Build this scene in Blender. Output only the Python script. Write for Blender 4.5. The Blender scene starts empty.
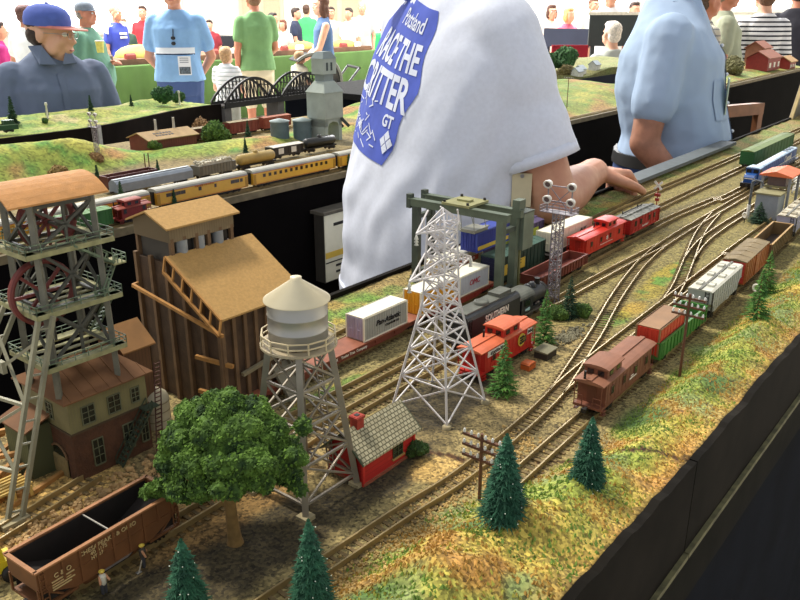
import bpy, bmesh, math, random
from mathutils import Vector, Matrix, Euler, noise
from mathutils.bvhtree import BVHTree
R=math.radians; PI=math.pi
rnd=random.Random(7)
SC=bpy.context.scene; COL=SC.collection
# ---------------------------------------------------------------- camera measurements
PITCH=R(20.2); FPX=800.; CZ=1.58; LZ=1.16     # camera height, height of the model railway's ground
sp_,cp_=math.sin(PITCH),math.cos(PITCH)
ANG=math.atan2(.624,.781); DV=Vector((math.sin(ANG),math.cos(ANG),0)); NV=Vector((-DV.y,DV.x,0))
ROT=math.atan2(DV.y,DV.x)                      # rotation that turns local +x along the tracks
def U(px,py,z):
    u=(px-400)/FPX; v=(py-300)/FPX
    k=(CZ-z)/(sp_+v*cp_); return Vector((u*k,(cp_-v*sp_)*k,z))
def at(px,py,Y):                               # point at forward distance Y
    u=(px-400)/FPX; v=(py-300)/FPX; k=Y/(cp_-v*sp_)
    return Vector((u*k,Y,CZ-(sp_+v*cp_)*k))
def W(s,t,h=0): return DV*s+NV*t+Vector((0,0,LZ+h))
def ST(px,py,h=0):
    p=U(px,py,LZ+h); return p.dot(DV),p.dot(NV)
# ---------------------------------------------------------------- materials
def rgb(c):
    if isinstance(c,str):
        c=c.lstrip('#'); v=[int(c[i:i+2],16)/255 for i in (0,2,4)]
        return tuple(((x+.055)/1.055)**2.4 if x>.04045 else x/12.92 for x in v)+(1,)
    return tuple(c)+(1,)
_m={}
def mat(name,c,rough=.6,metal=0,var=.12,scale=40,bump=0,c2=None,coat=0,emit=0,alpha=1,trans=0,bscale=None,stripe=None,spec=None):
    """procedural material: base colour broken up by noise (object space), optional bump"""
    if name in _m: return _m[name]
    m=bpy.data.materials.new(name); m.use_nodes=True; nt=m.node_tree; b=nt.nodes['Principled BSDF']
    b.inputs['Roughness'].default_value=rough; b.inputs['Metallic'].default_value=metal
    if spec is not None: b.inputs['Specular IOR Level'].default_value=spec
    if coat: b.inputs['Coat Weight'].default_value=coat
    if trans: b.inputs['Transmission Weight'].default_value=trans
    if alpha<1: b.inputs['Alpha'].default_value=alpha
    tc=nt.nodes.new('ShaderNodeTexCoord'); n=nt.nodes.new('ShaderNodeTexNoise')
    n.inputs['Scale'].default_value=scale; n.inputs['Detail'].default_value=4
    nt.links.new(tc.outputs['Object'],n.inputs['Vector'])
    mix=nt.nodes.new('ShaderNodeMix'); mix.data_type='RGBA'
    col=rgb(c)
    if c2 is None:
        k=1-var; a=tuple(x*k for x in col[:3])+(1,); bb=tuple(min(1,x*(1+var)) for x in col[:3])+(1,)
    else: a,bb=col,rgb(c2)
    mix.inputs['A'].default_value=a; mix.inputs['B'].default_value=bb
    mr=nt.nodes.new('ShaderNodeMapRange'); mr.inputs['From Min'].default_value=.35; mr.inputs['From Max'].default_value=.65
    nt.links.new(n.outputs['Fac'],mr.inputs['Value']); nt.links.new(mr.outputs['Result'],mix.inputs['Factor'])
    out=mix.outputs['Result']
    if stripe:   # (axis, frequency, colour, duty)
        sx=nt.nodes.new('ShaderNodeSeparateXYZ'); nt.links.new(tc.outputs['Object'],sx.inputs[0])
        mm=nt.nodes.new('ShaderNodeMath'); mm.operation='MULTIPLY'; mm.inputs[1].default_value=stripe[1]
        nt.links.new(sx.outputs['XYZ'.index(stripe[0])],mm.inputs[0])
        fr=nt.nodes.new('ShaderNodeMath'); fr.operation='FRACT'; nt.links.new(mm.outputs[0],fr.inputs[0])
        lt=nt.nodes.new('ShaderNodeMath'); lt.operation='LESS_THAN'; lt.inputs[1].default_value=stripe[3]; nt.links.new(fr.outputs[0],lt.inputs[0])
        m2=nt.nodes.new('ShaderNodeMix'); m2.data_type='RGBA'; nt.links.new(lt.outputs[0],m2.inputs['Factor'])
        nt.links.new(out,m2.inputs['A']); m2.inputs['B'].default_value=rgb(stripe[2]); out=m2.outputs['Result']
    nt.links.new(out,b.inputs['Base Color'])
    if emit: nt.links.new(out,b.inputs['Emission Color']); b.inputs['Emission Strength'].default_value=emit
    if bump:
        bp=nt.nodes.new('ShaderNodeBump'); bp.inputs['Strength'].default_value=bump; bp.inputs['Distance'].default_value=.002
        n2=n
        if bscale:
            n2=nt.nodes.new('ShaderNodeTexNoise'); n2.inputs['Scale'].default_value=bscale; n2.inputs['Detail'].default_value=3
            nt.links.new(tc.outputs['Object'],n2.inputs['Vector'])
        nt.links.new(n2.outputs['Fac'],bp.inputs['Height']); nt.links.new(bp.outputs['Normal'],b.inputs['Normal'])
    _m[name]=m; return m
# ---------------------------------------------------------------- mesh builder
class MB:
    def __init__(s): s.v=[]; s.f=[]; s.mi=[]; s.sm=[]
    def add(s,vs,fs,m=0,M=None,smooth=False):
        o=len(s.v)
        for v in vs:
            v=Vector(v); s.v.append(M@v if M else v)
        for f in fs: s.f.append([i+o for i in f]); s.mi.append(m); s.sm.append(smooth)
        return s
    def box(s,x0,x1,y0,y1,z0,z1,m=0,M=None):
        return s.add([(x0,y0,z0),(x1,y0,z0),(x1,y1,z0),(x0,y1,z0),(x0,y0,z1),(x1,y0,z1),(x1,y1,z1),(x0,y1,z1)],
          [(3,2,1,0),(4,5,6,7),(0,1,5,4),(1,2,6,5),(2,3,7,6),(3,0,4,7)],m,M)
    def cbox(s,c,d,m=0,M=None):
        return s.box(c[0]-d[0]/2,c[0]+d[0]/2,c[1]-d[1]/2,c[1]+d[1]/2,c[2]-d[2]/2,c[2]+d[2]/2,m,M)
    def bar(s,p,q,w,h=None,m=0):
        p,q=Vector(p),Vector(q); d=q-p; L=d.length
        if L<1e-7: return s
        M=Matrix.Translation(p)@d.to_track_quat('X','Z').to_matrix().to_4x4(); h=h or w
        return s.box(0,L,-w/2,w/2,-h/2,h/2,m,M)
    def tube(s,p,q,r,n=8,m=0,r2=None,smooth=True):
        p,q=Vector(p),Vector(q); d=q-p
        if d.length<1e-7: return s
        M=Matrix.Translation(p)@d.to_track_quat('Z','Y').to_matrix().to_4x4()
        return s.lathe([(r,0),(r if r2 is None else r2,d.length)],n,m,M,smooth)
    def lathe(s,prof,n=16,m=0,M=None,smooth=True,caps=True):
        vs=[];fs=[]
        for r,z in prof:
            for k in range(n): a=2*PI*k/n; vs.append((r*math.cos(a),r*math.sin(a),z))
        for i in range(len(prof)-1):
            for k in range(n): fs.append((i*n+k,i*n+(k+1)%n,(i+1)*n+(k+1)%n,(i+1)*n+k))
        s.add(vs,fs,m,M,smooth)
        if caps:
            o=len(prof)-1
            s.add(vs[:n],[tuple(range(n))[::-1]],m,M); s.add(vs[o*n:],[tuple(range(n))],m,M)
        return s
    def prism(s,poly,a,b,axis='x',m=0,M=None):
        """closed polygon (2-D) extruded along axis from a to b"""
        n=len(poly)
        def P(p,c): return {'x':(c,p[0],p[1]),'y':(p[0],c,p[1]),'z':(p[0],p[1],c)}[axis]
        vs=[P(p,a) for p in poly]+[P(p,b) for p in poly]
        fs=[tuple(range(n))[::-1],tuple(range(n,2*n))]+[(i,(i+1)%n,(i+1)%n+n,i+n) for i in range(n)]
        return s.add(vs,fs,m,M)
    def ell(s,c,r,m=0,n=12,k=8,M=None,rot=None,smooth=True):
        if not hasattr(r,'__len__'): r=(r,r,r)
        T=Matrix.Translation(c)
        if rot: T=T@Euler(rot).to_matrix().to_4x4()
        T=T@Matrix.Diagonal((r[0],r[1],r[2],1))
        if M: T=M@T
        vs=[(0,0,1)]
        for i in range(1,k):
            p=PI*i/k
            for j in range(n): a=2*PI*j/n; vs.append((math.sin(p)*math.cos(a),math.sin(p)*math.sin(a),math.cos(p)))
        vs.append((0,0,-1)); fs=[]
        for j in range(n): fs.append((0,1+j,1+(j+1)%n))
        for i in range(k-2):
            for j in range(n): a=1+i*n+j; b=1+i*n+(j+1)%n; fs.append((a,a+n,b+n,b))
        e=len(vs)-1; o=1+(k-2)*n
        for j in range(n): fs.append((e,o+(j+1)%n,o+j))
        return s.add(vs,fs,m,T,smooth)
    def cap(s,p,r0,q,r1,m=0,n=10):
        """tapered capsule"""
        p,q=Vector(p),Vector(q); d=q-p; L=d.length
        if L<1e-6: return s.ell(p,r0,m,n)
        M=Matrix.Translation(p)@d.to_track_quat('Z','Y').to_matrix().to_4x4()
        prof=[(r0*math.cos(a),-r0*math.sin(a)) for a in (R(85),R(60),R(30))]+[(r0,0),(r1,L)]+[(r1*math.cos(a),L+r1*math.sin(a)) for a in (R(30),R(60),R(85))]
        return s.lathe(prof,n,m,M)
    def loft(s,rings,m=0,n=20,smooth=True,p=2.0,caps=True,M=None):
        """rings (cx,cy,z,rx,ry): superellipse sections"""
        vs=[];fs=[]
        for cx,cy,z,rx,ry in rings:
            for k in range(n):
                a=2*PI*k/n; ca,sa=math.cos(a),math.sin(a); e=2/p
                vs.append((cx+rx*math.copysign(abs(ca)**e,ca),cy+ry*math.copysign(abs(sa)**e,sa),z))
        for i in range(len(rings)-1):
            for k in range(n): fs.append((i*n+k,i*n+(k+1)%n,(i+1)*n+(k+1)%n,(i+1)*n+k))
        s.add(vs,fs,m,M,smooth)
        if caps:
            o=(len(rings)-1)*n
            s.add(vs[:n],[tuple(range(n))[::-1]],m,M); s.add(vs[o:],[tuple(range(n))],m,M)
        return s
    def path(s,pts,r,n=6,m=0,closed=False,smooth=True):
        pts=[Vector(p) for p in pts]
        for a,b in zip(pts,pts[1:]+([pts[0]] if closed else [])): s.tube(a,b,r,n,m,smooth=smooth)
        return s
    def strip(s,pts,offs,m=0,smooth=False):
        """sweep a closed (lateral,z) section along a path"""
        pts=[Vector(p) for p in pts]; n=len(offs); vs=[];fs=[]
        for i,p in enumerate(pts):
            d=(pts[min(i+1,len(pts)-1)]-pts[max(i-1,0)]); d.z=0; d.normalize(); l=Vector((-d.y,d.x,0))
            for a,b in offs: vs.append(p+l*a+Vector((0,0,b)))
        for i in range(len(pts)-1):
            for k in range(n): fs.append((i*n+k,(i+1)*n+k,(i+1)*n+(k+1)%n,i*n+(k+1)%n))
        fs.append(tuple(range(n))); fs.append(tuple(range(len(vs)-n,len(vs)))[::-1])
        return s.add(vs,fs,m,None,smooth)
    def build(s,name,mats,parent=None,fix=True):
        me=bpy.data.meshes.new(name); me.from_pydata([tuple(v) for v in s.v],[],s.f)
        for m in (mats if isinstance(mats,(list,tuple)) else [mats]): me.materials.append(m)
        me.polygons.foreach_set('material_index',s.mi); me.polygons.foreach_set('use_smooth',s.sm)
        me.update()
        if fix:
            bm=bmesh.new(); bm.from_mesh(me); bmesh.ops.recalc_face_normals(bm,faces=bm.faces); bm.to_mesh(me); bm.free()
        o=bpy.data.objects.new(name,me); COL.objects.link(o)
        if parent: o.parent=parent
        return o
def tag(o,label=None,cat=None,group=None,kind=None):
    if label: o['label']=label
    if cat: o['category']=cat
    if group: o['group']=group
    if kind: o['kind']=kind
    return o
def thing(name,label,cat,loc=(0,0,0),rz=0,group=None):
    o=bpy.data.objects.new(name,None); COL.objects.link(o); o.empty_display_size=.05
    o.location=loc; o.rotation_euler=(0,0,rz); return tag(o,label,cat,group)
def kids(o): return list(o.children)
def copy_tree(o,parent=None,loc=None,rz=None,label=None,group=None,scale=None):
    c=o.copy(); COL.objects.link(c)
    if parent: c.parent=parent
    for ch in kids(o): copy_tree(ch,c)
    if loc is not None: c.location=loc
    if rz is not None: c.rotation_euler=(0,0,rz)
    if label: c['label']=label
    if group: c['group']=group
    if scale: c.scale=(scale,)*3 if not hasattr(scale,'__len__') else scale
    return c
TMP=bpy.data.scenes.new('scratch')
def bake(o):
    TMP.collection.objects.link(o); vl=TMP.view_layers[0]; vl.update(); dg=vl.depsgraph; dg.update()
    me=bpy.data.meshes.new_from_object(o.evaluated_get(dg)); TMP.collection.objects.unlink(o); return me
def evaluated(o):
    """bake the modifiers of o into its mesh"""
    me=bake(o); old=o.data
    o.modifiers.clear(); o.data=me; me.name=old.name; bpy.data.meshes.remove(old); return o
def fuse(mb,name,m,parent=None,voxel=.01,smooth=6,bumpf=None,factor=.5):
    """overlapping closed shapes -> one continuous skin"""
    o=mb.build(name,m,parent); o.parent=None
    md=o.modifiers.new('r','REMESH'); md.mode='VOXEL'; md.voxel_size=voxel
    if smooth: sm=o.modifiers.new('s','SMOOTH'); sm.iterations=smooth; sm.factor=factor
    evaluated(o); o.parent=parent
    me=o.data
    me.polygons.foreach_set('use_smooth',[True]*len(me.polygons))
    if bumpf:
        nn=[(v.co.copy(),v.normal.copy()) for v in me.vertices]; fl=[]
        for c,n in nn: fl.extend(c+n*bumpf(c))
        me.vertices.foreach_set('co',fl)
        me.update()
    return o
_fonts={}
def text_mb(txt,size,m=0,depth=.0003,M=None,shear=0,bold=0,align='CENTER',spacing=1,sx=1):
    """letters as a thin mesh: x to the right, y up, in the z=0 plane"""
    cu=bpy.data.curves.new('t','FONT'); cu.body=txt; cu.size=size; cu.extrude=depth; cu.align_x=align; cu.align_y='CENTER'
    cu.shear=shear; cu.offset=bold; cu.space_character=spacing; cu.resolution_u=3
    o=bpy.data.objects.new('t',cu); me=bake(o)
    mb=MB(); S=Matrix.Diagonal((sx,1,1,1)); mb.add([S@v.co for v in me.vertices],[list(p.vertices) for p in me.polygons],m,M)
    bpy.data.objects.remove(o); bpy.data.curves.remove(cu); bpy.data.meshes.remove(me); return mb
def side_text(txt,size,m,parent,pos,name='lettering',face='-y',**k):
    """lettering on a vertical side: face -y (right side seen from -y) or other"""
    Mr={'-y':Matrix.Rotation(PI/2,4,'X'),'-x':Matrix.Rotation(-PI/2,4,'Z')@Matrix.Rotation(PI/2,4,'X'),
        '+z':Matrix.Identity(4)}[face]
    return text_mb(txt,size,0,M=Matrix.Translation(pos)@Mr,**k).build(name,m,parent,fix=False)
# ================================================================ SETTING
def struct(mb,name,m): o=mb.build(name,m); o['kind']='structure'; return o
M_wall=mat('wall_paint','#f4f0e4',.8,var=.03,scale=3)
M_floor=mat('concrete_floor','#b9b3a6',.7,var=.1,scale=2)
M_glow=mat('daylight_pane','#ffffff',.5,var=0,emit=2.2)
M_trimw=mat('white_trim','#e8e4da',.5,var=.03)
struct(MB().box(-16,16,-3,24,-.1,0),'floor',M_floor)
struct(MB().box(-16,16,24,24.2,0,7),'wall_back',M_wall)
struct(MB().box(-16.2,-16,-3,24.2,0,7),'wall_left',M_wall)
struct(MB().box(16,16.2,-3,24.2,0,7),'wall_right',M_wall)
for i,(x0,x1,z0,z1) in enumerate([(-15.5,-6.2,.9,5),(-.3,2.0,1.3,5),(5.1,6.6,1.2,5),(8.2,12.5,1.5,5)]):
    w=MB().box(x0,x1,23.93,23.95,z0,z1).build('window_%d'%(i+1),M_glow); w['kind']='structure'
    f=MB()
    for a,b,c,d in ((x0-.1,x1+.1,z1,z1+.1),(x0-.1,x1+.1,z0-.1,z0),(x0-.1,x0,z0,z1),(x1,x1+.1,z0,z1)): f.box(a,b,23.86,23.99,c,d)
    n=max(1,int((x1-x0)/1.6))
    for k in range(1,n): x=x0+(x1-x0)*k/n; f.box(x-.03,x+.03,23.88,23.98,z0,z1)
    fo=f.build('window_frame',M_trimw,w)
for i,x in enumerate((-3.9,-1.7)):     # pale double doors in the end wall
    d=MB().box(x-.62,x+.62,23.9,23.97,0,2.5).build('door_%d'%(i+1),mat('door_cream','#d9cfb2',.6,var=.05)); d['kind']='structure'
    p=MB()
    for dx in (-.3,.3):
        for z0,z1 in ((.2,1.0),(1.2,2.3)): p.box(x+dx-.22,x+dx+.22,23.86,23.91,z0,z1)
    p.build('door_panel',mat('door_panel_cream','#cbbf9d',.6,var=.05),d)
    MB().ell((x+.05,23.85,1.05),.04).build('door_handle',mat('steel','#a8a8a8',.35,.8),d)
b=MB().box(-16,16,23.93,24,0,.15).build('baseboard_back',M_trimw); b['kind']='structure'

# ---------------------------------------------------------------- ground colours of the model landscape
def lerp(a,b,k): k=min(1,max(0,k)); return a+(b-a)*k
def sst(a,b,x):
    k=min(1,max(0,(x-a)/(b-a))); return k*k*(3-2*k)
def N3(s,t,f,o=0): return noise.noise(Vector((s*f+o,t*f-o*.7,o*1.3)))
_cc={}
def C(h):
    if h not in _cc: _cc[h]=Vector(rgb(h)[:3])
    return _cc[h]
cBAL,cSOIL,cSAND=C('#917d52'),C('#2f2819'),C('#b89758')
cGR,cYEL,cORG,cDGR,cOLV=C('#8a9440'),C('#b09c48'),C('#a87e40'),C('#55703a'),C('#857c50')
def hillA(s): return lerp(.038,.020,sst(.42,.72,s))*(1-.25*sst(1.5,3,s))
def hillW(s): return lerp(.155,.088,sst(.40,.70,s))
def near_h(s,t):
    w=hillW(s)+.012*N3(s,0,9,3); A=hillA(s)
    k=(t-.2)/w
    z=0
    if k<1:
        k=max(0,k); prof=(.55+.45*sst(0,.45,k)) if k<.45 else 1-sst(.45,1,k)
        z=A*prof*(1+.55*N3(s,t,14)+.3*N3(s,t,38,2))
    # ballast shoulders / rough ground
    z+=.0012*N3(s,t,60,1)+.0008*N3(s,t,170,4)
    if t>.73: z+=.006*sst(.73,.78,t)*(1+N3(s,t,20,6))
    if .60<t<.69 and .3<s<.46: z-=0
    return z
def near_c(s,t):
    n=N3(s,t,10); n2=N3(s,t,26,5); n3=N3(s,t,6,9)
    c=cBAL.lerp(cOLV,.5+.5*n3)
    if s>.95: c=c.lerp(C('#7d7340'),.6)
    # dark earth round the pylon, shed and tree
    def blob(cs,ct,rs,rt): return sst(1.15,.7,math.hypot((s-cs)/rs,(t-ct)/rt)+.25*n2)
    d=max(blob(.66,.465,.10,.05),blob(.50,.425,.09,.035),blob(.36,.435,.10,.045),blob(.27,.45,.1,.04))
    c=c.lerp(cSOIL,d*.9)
    c=c.lerp(C('#8b6a3c'),blob(.37,.50,.1,.035)*.8)
    c=c.lerp(cSAND,blob(.24,.62,.13,.06))
    c=c.lerp(cSAND,blob(.545,.385,.03,.03)*.8)
    c=c.lerp(C('#5b4a34'),blob(.42,.59,.10,.05)*.6)
    # green patches in the yard
    for cs,ct,rs,rt,k in ((.80,.745,.12,.03,1),(1.28,.44,.09,.022,1),(1.02,.425,.05,.02,.8),(1.17,.43,.05,.02,.7),(1.55,.73,.2,.05,.9),(1.62,.395,.1,.02,1),(.60,.585,.07,.012,.7),(2.3,.4,.3,.03,.6),(2.7,.7,.3,.06,.5)):
        c=c.lerp(C('#5f8a34') if n2>-.1 else C('#9a8b34'),blob(cs,ct,rs,rt)*k*.9)
    c=c.lerp(C('#b08f35'),.6*blob(1.07,.42,.05,.015))
    # dirt road across the yard
    r=abs(t-(.60-.16*(s-1.65)))
    if 1.6<s<2.05: c=c.lerp(C('#6a6040'),sst(.03,.012,r)*.8)
    # grass bank along the front
    g=sst(hillW(s)*1.12,hillW(s)*.8,t-.2+.02*n2)
    if g>0:
        gc=cGR.lerp(cYEL,sst(-.25,.35,n+.4*n2)); gc=gc.lerp(cORG,sst(.15,.5,n2-.2*n+.15*N3(s,t,50,8))); gc=gc.lerp(cDGR,sst(.12,.4,N3(s,t,13,12)))
        gc=gc.lerp(C('#7d8a52'),sst(.1,.45,N3(s,t,19,15)))
        gc=gc.lerp(C('#b98a4a'),sst(.03,.0,t-.2)*.6)
        c=c.lerp(gc,g)
    if t>.715: c=c.lerp(C('#9a8350').lerp(C('#6d8a3c'),sst(-.1,.3,n2)),sst(.715,.75,t)*.6)
    # crack between two modules
    if abs(s-.556-.648*(.416-t)-.014*N3(0,t,45,2))<.0042 and t<.43: c=C('#4a3016')
    return c
def ground_mat(name,grain=420,bump=.9,con=.75):
    m=bpy.data.materials.new(name); m.use_nodes=True; nt=m.node_tree; b=nt.nodes['Principled BSDF']; L=nt.links.new
    b.inputs['Roughness'].default_value=.95
    at_=nt.nodes.new('ShaderNodeAttribute'); at_.attribute_name='zone'
    tc=nt.nodes.new('ShaderNodeTexCoord')
    vo=nt.nodes.new('ShaderNodeTexVoronoi'); vo.inputs['Scale'].default_value=grain; L(tc.outputs['Object'],vo.inputs['Vector'])
    sp=nt.nodes.new('ShaderNodeSeparateColor'); L(vo.outputs['Color'],sp.inputs[0])
    n=nt.nodes.new('ShaderNodeTexNoise'); n.inputs['Scale'].default_value=grain*.35; n.inputs['Detail'].default_value=6; L(tc.outputs['Object'],n.inputs['Vector'])
    ad=nt.nodes.new('ShaderNodeMath'); ad.operation='ADD'; L(sp.outputs[0],ad.inputs[0]); L(n.outputs['Fac'],ad.inputs[1])
    mr=nt.nodes.new('ShaderNodeMapRange'); mr.inputs['From Min'].default_value=.4; mr.inputs['From Max'].default_value=1.6
    mr.inputs['To Min'].default_value=1-con; mr.inputs['To Max'].default_value=1+con; L(ad.outputs[0],mr.inputs['Value'])
    mx=nt.nodes.new('ShaderNodeMix'); mx.data_type='RGBA'; mx.blend_type='MULTIPLY'; mx.inputs['Factor'].default_value=1
    L(at_.outputs['Color'],mx.inputs['A']); L(mr.outputs['Result'],mx.inputs['B']); L(mx.outputs['Result'],b.inputs['Base Color'])
    bp=nt.nodes.new('ShaderNodeBump'); bp.inputs['Strength'].default_value=bump; bp.inputs['Distance'].default_value=.0016
    L(ad.outputs[0],bp.inputs['Height']); L(bp.outputs['Normal'],b.inputs['Normal']); return m
M_ground=ground_mat('scenic_ground')
def terrain(name,sv,tv,hf,cf,parent,m,base=-.03):
    """height-field landscape with thickness; per-point colour of the scenic material it is covered with"""
    mb=MB(); ns,nt_=len(sv),len(tv)
    vs=[]; cols=[]
    for s in sv:
        for t in tv: vs.append(W(s,t,hf(s,t))); cols.append(cf(s,t))
    fs=[(i*nt_+j,(i+1)*nt_+j,(i+1)*nt_+j+1,i*nt_+j+1) for i in range(ns-1) for j in range(nt_-1)]
    mb.add(vs,fs,0,None,True)
    # sides and underside
    ring=[i*nt_ for i in range(ns)]+[(ns-1)*nt_+j for j in range(1,nt_)]+[i*nt_+nt_-1 for i in range(ns-2,-1,-1)]+[j for j in range(nt_-2,0,-1)]
    o=len(mb.v)
    for k in ring:
        v=mb.v[k]; mb.v.append(Vector((v.x,v.y,LZ+base))); cols.append(cols[k])
    n=len(ring)
    for k in range(n): mb.f.append([ring[k],ring[(k+1)%n],o+(k+1)%n,o+k]); mb.mi.append(0); mb.sm.append(False)
    mb.f.append([o+k for k in range(n)]); mb.mi.append(0); mb.sm.append(False)
    ob=mb.build(name,m,parent)
    a=ob.data.attributes.new('zone','FLOAT_COLOR','POINT')
    flat=[]
    for c in cols: flat+= [c[0],c[1],c[2],1]
    a.data.foreach_set('color',flat); return ob
def frange(a,b,st):
    n=max(1,int(round((b-a)/st))); return [a+(b-a)*i/n for i in range(n+1)]
M_black=mat('black_fascia_paint','#1a1713',.8,var=.35,scale=14,bump=.2,spec=.06)
M_skirt=mat('dark_table_cloth','#12151c',.95,var=.25,scale=8,spec=.05)
table=thing('model_railway_table','long black-sided model railway table in the foreground carrying the mine, trains and grass bank','model railway table',W(.2,.2,-LZ))
table.location=(0,0,0)
sv=frange(.05,1.0,.0042)+frange(1.0,2.0,.008)[1:]+frange(2.0,4.6,.025)[1:]
BACK=.785
terrain('landscape',sv,frange(.2,BACK,.0042),near_h,near_c,table,M_ground)
def fasc(s0,s1,name,t0,t1,z0,z1,m):
    mb=MB(); q=[W(s0,t0,z0),W(s1,t0,z0),W(s1,t1,z0),W(s0,t1,z0),W(s0,t0,z1),W(s1,t0,z1),W(s1,t1,z1),W(s0,t1,z1)]
    mb.add(q,[(3,2,1,0),(4,5,6,7),(0,1,5,4),(1,2,6,5),(2,3,7,6),(3,0,4,7)]); return mb.build(name,m,table)
M_ledge=mat('worn_olive_ledge','#5a5638',.8,var=.4,scale=60,bump=.3)
def wavy_fascia(s0,s1):
    """board whose top edge is cut to the profile of the bank"""
    mb=MB(); sl=frange(s0,s1,.01); vs=[]; n=len(sl)
    for s in sl:
        z=near_h(s,.2)+.0008
        vs+= [W(s,.192,-.092),W(s,.192,z),W(s,.2,z),W(s,.2,-.092)]
    fs=[]
    for i in range(n-1):
        for k in range(4): fs.append((i*4+k,i*4+(k+1)%4,(i+1)*4+(k+1)%4,(i+1)*4+k))
    fs+= [(0,1,2,3),(n*4-1,n*4-2,n*4-3,n*4-4)]
    return mb.add(vs,fs).build('fascia',M_black,table)
for s0,s1 in ((.05,.6935),(.6955,4.6)):
    wavy_fascia(s0,s1)
    fasc(s0,s1,'ledge',.187,.2,-.098,-.092,M_ledge)
fasc(.05,4.6,'lower_board',.190,.2,-.165,-.098,mat('dark_olive_board','#14130f',.8,var=.3,scale=20,spec=.05))
fasc(.05,4.6,'skirt',.205,.235,-LZ+.01,-.165,M_skirt)
fasc(.05,4.6,'back_fascia',BACK,BACK+.008,-.12,.012,M_black)
fasc(.05,4.6,'table_frame',.24,BACK-.01,-.12,-.031,M_skirt)
for s in (.3,1.6,2.9,4.2):
    for t in (.3,.7): mb=MB().tube(W(s,t,-LZ),W(s,t,-.12),.02,10); mb.build('leg',M_skirt,table)
# grey shelf fixed along the back edge beside the blue-shirted man
sh=MB(); z0,z1=.012,.021
q=[W(1.87,.748,z0),W(2.62,.748,z0),W(2.62,.795,z0),W(1.87,.795,z0)]; sh.add(q+[v+Vector((0,0,z1-z0)) for v in q],[(3,2,1,0),(4,5,6,7),(0,1,5,4),(1,2,6,5),(2,3,7,6),(3,0,4,7)])
tag(sh.build('edge_board',mat('grey_board','#5d6468',.7,var=.08)),'grey board along the back edge of the railway beside the jeans','board')
# ---------------------------------------------------------------- tracks
M_rail=mat('rail_steel','#a08c62',.4,.5,var=.15); M_tie=mat('sleeper_brown','#6f5d3c',.9,var=.3,scale=120)
def smooth_path(pts,step=.02):
    P=[Vector((a,b,0)) for a,b in pts]; out=[]
    for i in range(len(P)-1):
        p0=P[max(i-1,0)];p1=P[i];p2=P[i+1];p3=P[min(i+2,len(P)-1)]
        n=max(2,int((p2-p1).length/step))
        for k in range(n):
            u=k/n; out.append(.5*((2*p1)+(p2-p0)*u+(2*p0-5*p1+4*p2-p3)*u*u+(3*p1-p0-3*p2+p3)*u**3))
    out.append(P[-1]); return out
def track(label,pts,hf=near_h,tie=.009,dark=False,base=0):
    t=thing('railway_track',label,'track',W(*pts[0],base),0,'model railway tracks')
    inv=Matrix.Translation(-t.location)
    pp=smooth_path(pts); P=[inv@W(p.x,p.y,base) for p in pp]
    for side in (-1,1):
        o=side*.0083; MB().strip(P,[(o-.0008,.0),(o+.0008,.0),(o+.0008,.0062),(o-.0008,.0062)]).build('rail',M_rail,t)
    mb=MB(); L=0; last=-1
    for a,b in zip(P,P[1:]):
        d=b-a; L0=L; L+=d.length; 
        while last+tie<L:
            last=max(last+tie,L0); c=a+d*((last-L0)/max(d.length,1e-6)); an=math.atan2(d.y,d.x)
            mb.box(-.0018,.0018,-.0150,.0150,-.003,.0011,0,Matrix.Translation(c)@Matrix.Rotation(an,4,'Z'))
    s=mb.build('sleepers',M_tie,t); s['kind']='stuff'
    return t
TR={}
TR['A']=track('curving front track running from the conifers past the red shed to the red cabooses',[(.24,.376),(.30,.376),(.38,.372),(.47,.367),(.53,.361),(.60,.362),(.69,.367),(.755,.374),(.82,.388),(.88,.402),(.95,.418),(1.08,.452),(1.2,.479),(1.30,.497),(1.42,.510),(1.6,.515),(2.0,.518),(2.6,.520),(4.4,.52)])
TR['B']=track('front straight track under the brown caboose train',[(.565,.318),(.70,.322),(1.0,.325),(1.3,.334),(1.6,.346),(2.0,.352),(4.4,.36)])
TR['C']=track('pale railed track just behind the brown caboose train',[(.755,.374),(.80,.378),(.9,.382),(1.12,.388),(1.4,.394),(1.75,.40),(4.4,.41)])
TR['D']=track('diagonal turnout track crossing the yard by the white hopper',[(1.14,.390),(1.22,.405),(1.38,.445),(1.5,.475),(1.6,.495),(1.72,.513)])
TR['J']=track('track leading to the small orange-roofed tower',[(1.36,.440),(1.47,.458),(1.6,.466),(1.85,.467),(2.4,.468),(4.4,.47)])
TR['E']=track('track running past the front of the bright red caboose',[(.98,.520),(1.09,.519),(1.25,.517),(1.42,.511)])
TR['G']=track('track under the black tank car',[(.12,.511),(.33,.510),(.44,.517),(.56,.527),(.8,.527),(.96,.525),(1.02,.521)])
TR['F']=track('empty track in front of the brown flatcar',[(.50,.566),(.7,.565),(1.0,.565),(1.1,.566),(1.25,.574),(1.6,.574),(1.85,.56),(2.1,.545),(4.4,.545)])
TR['K']=track('track under the flatcar with the silver container',[(.50,.632),(.8,.632),(1.3,.630),(1.8,.630),(2.5,.628),(4.4,.63)])
TR['H']=track('rearmost track beside the green grass strip',[(.62,.672),(.75,.685),(.85,.690),(1.3,.693),(1.8,.700),(2.5,.695),(4.4,.695)])
TR['M']=track('short mine siding on the yellow sand',[(.13,.60),(.22,.612),(.33,.632)])
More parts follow.
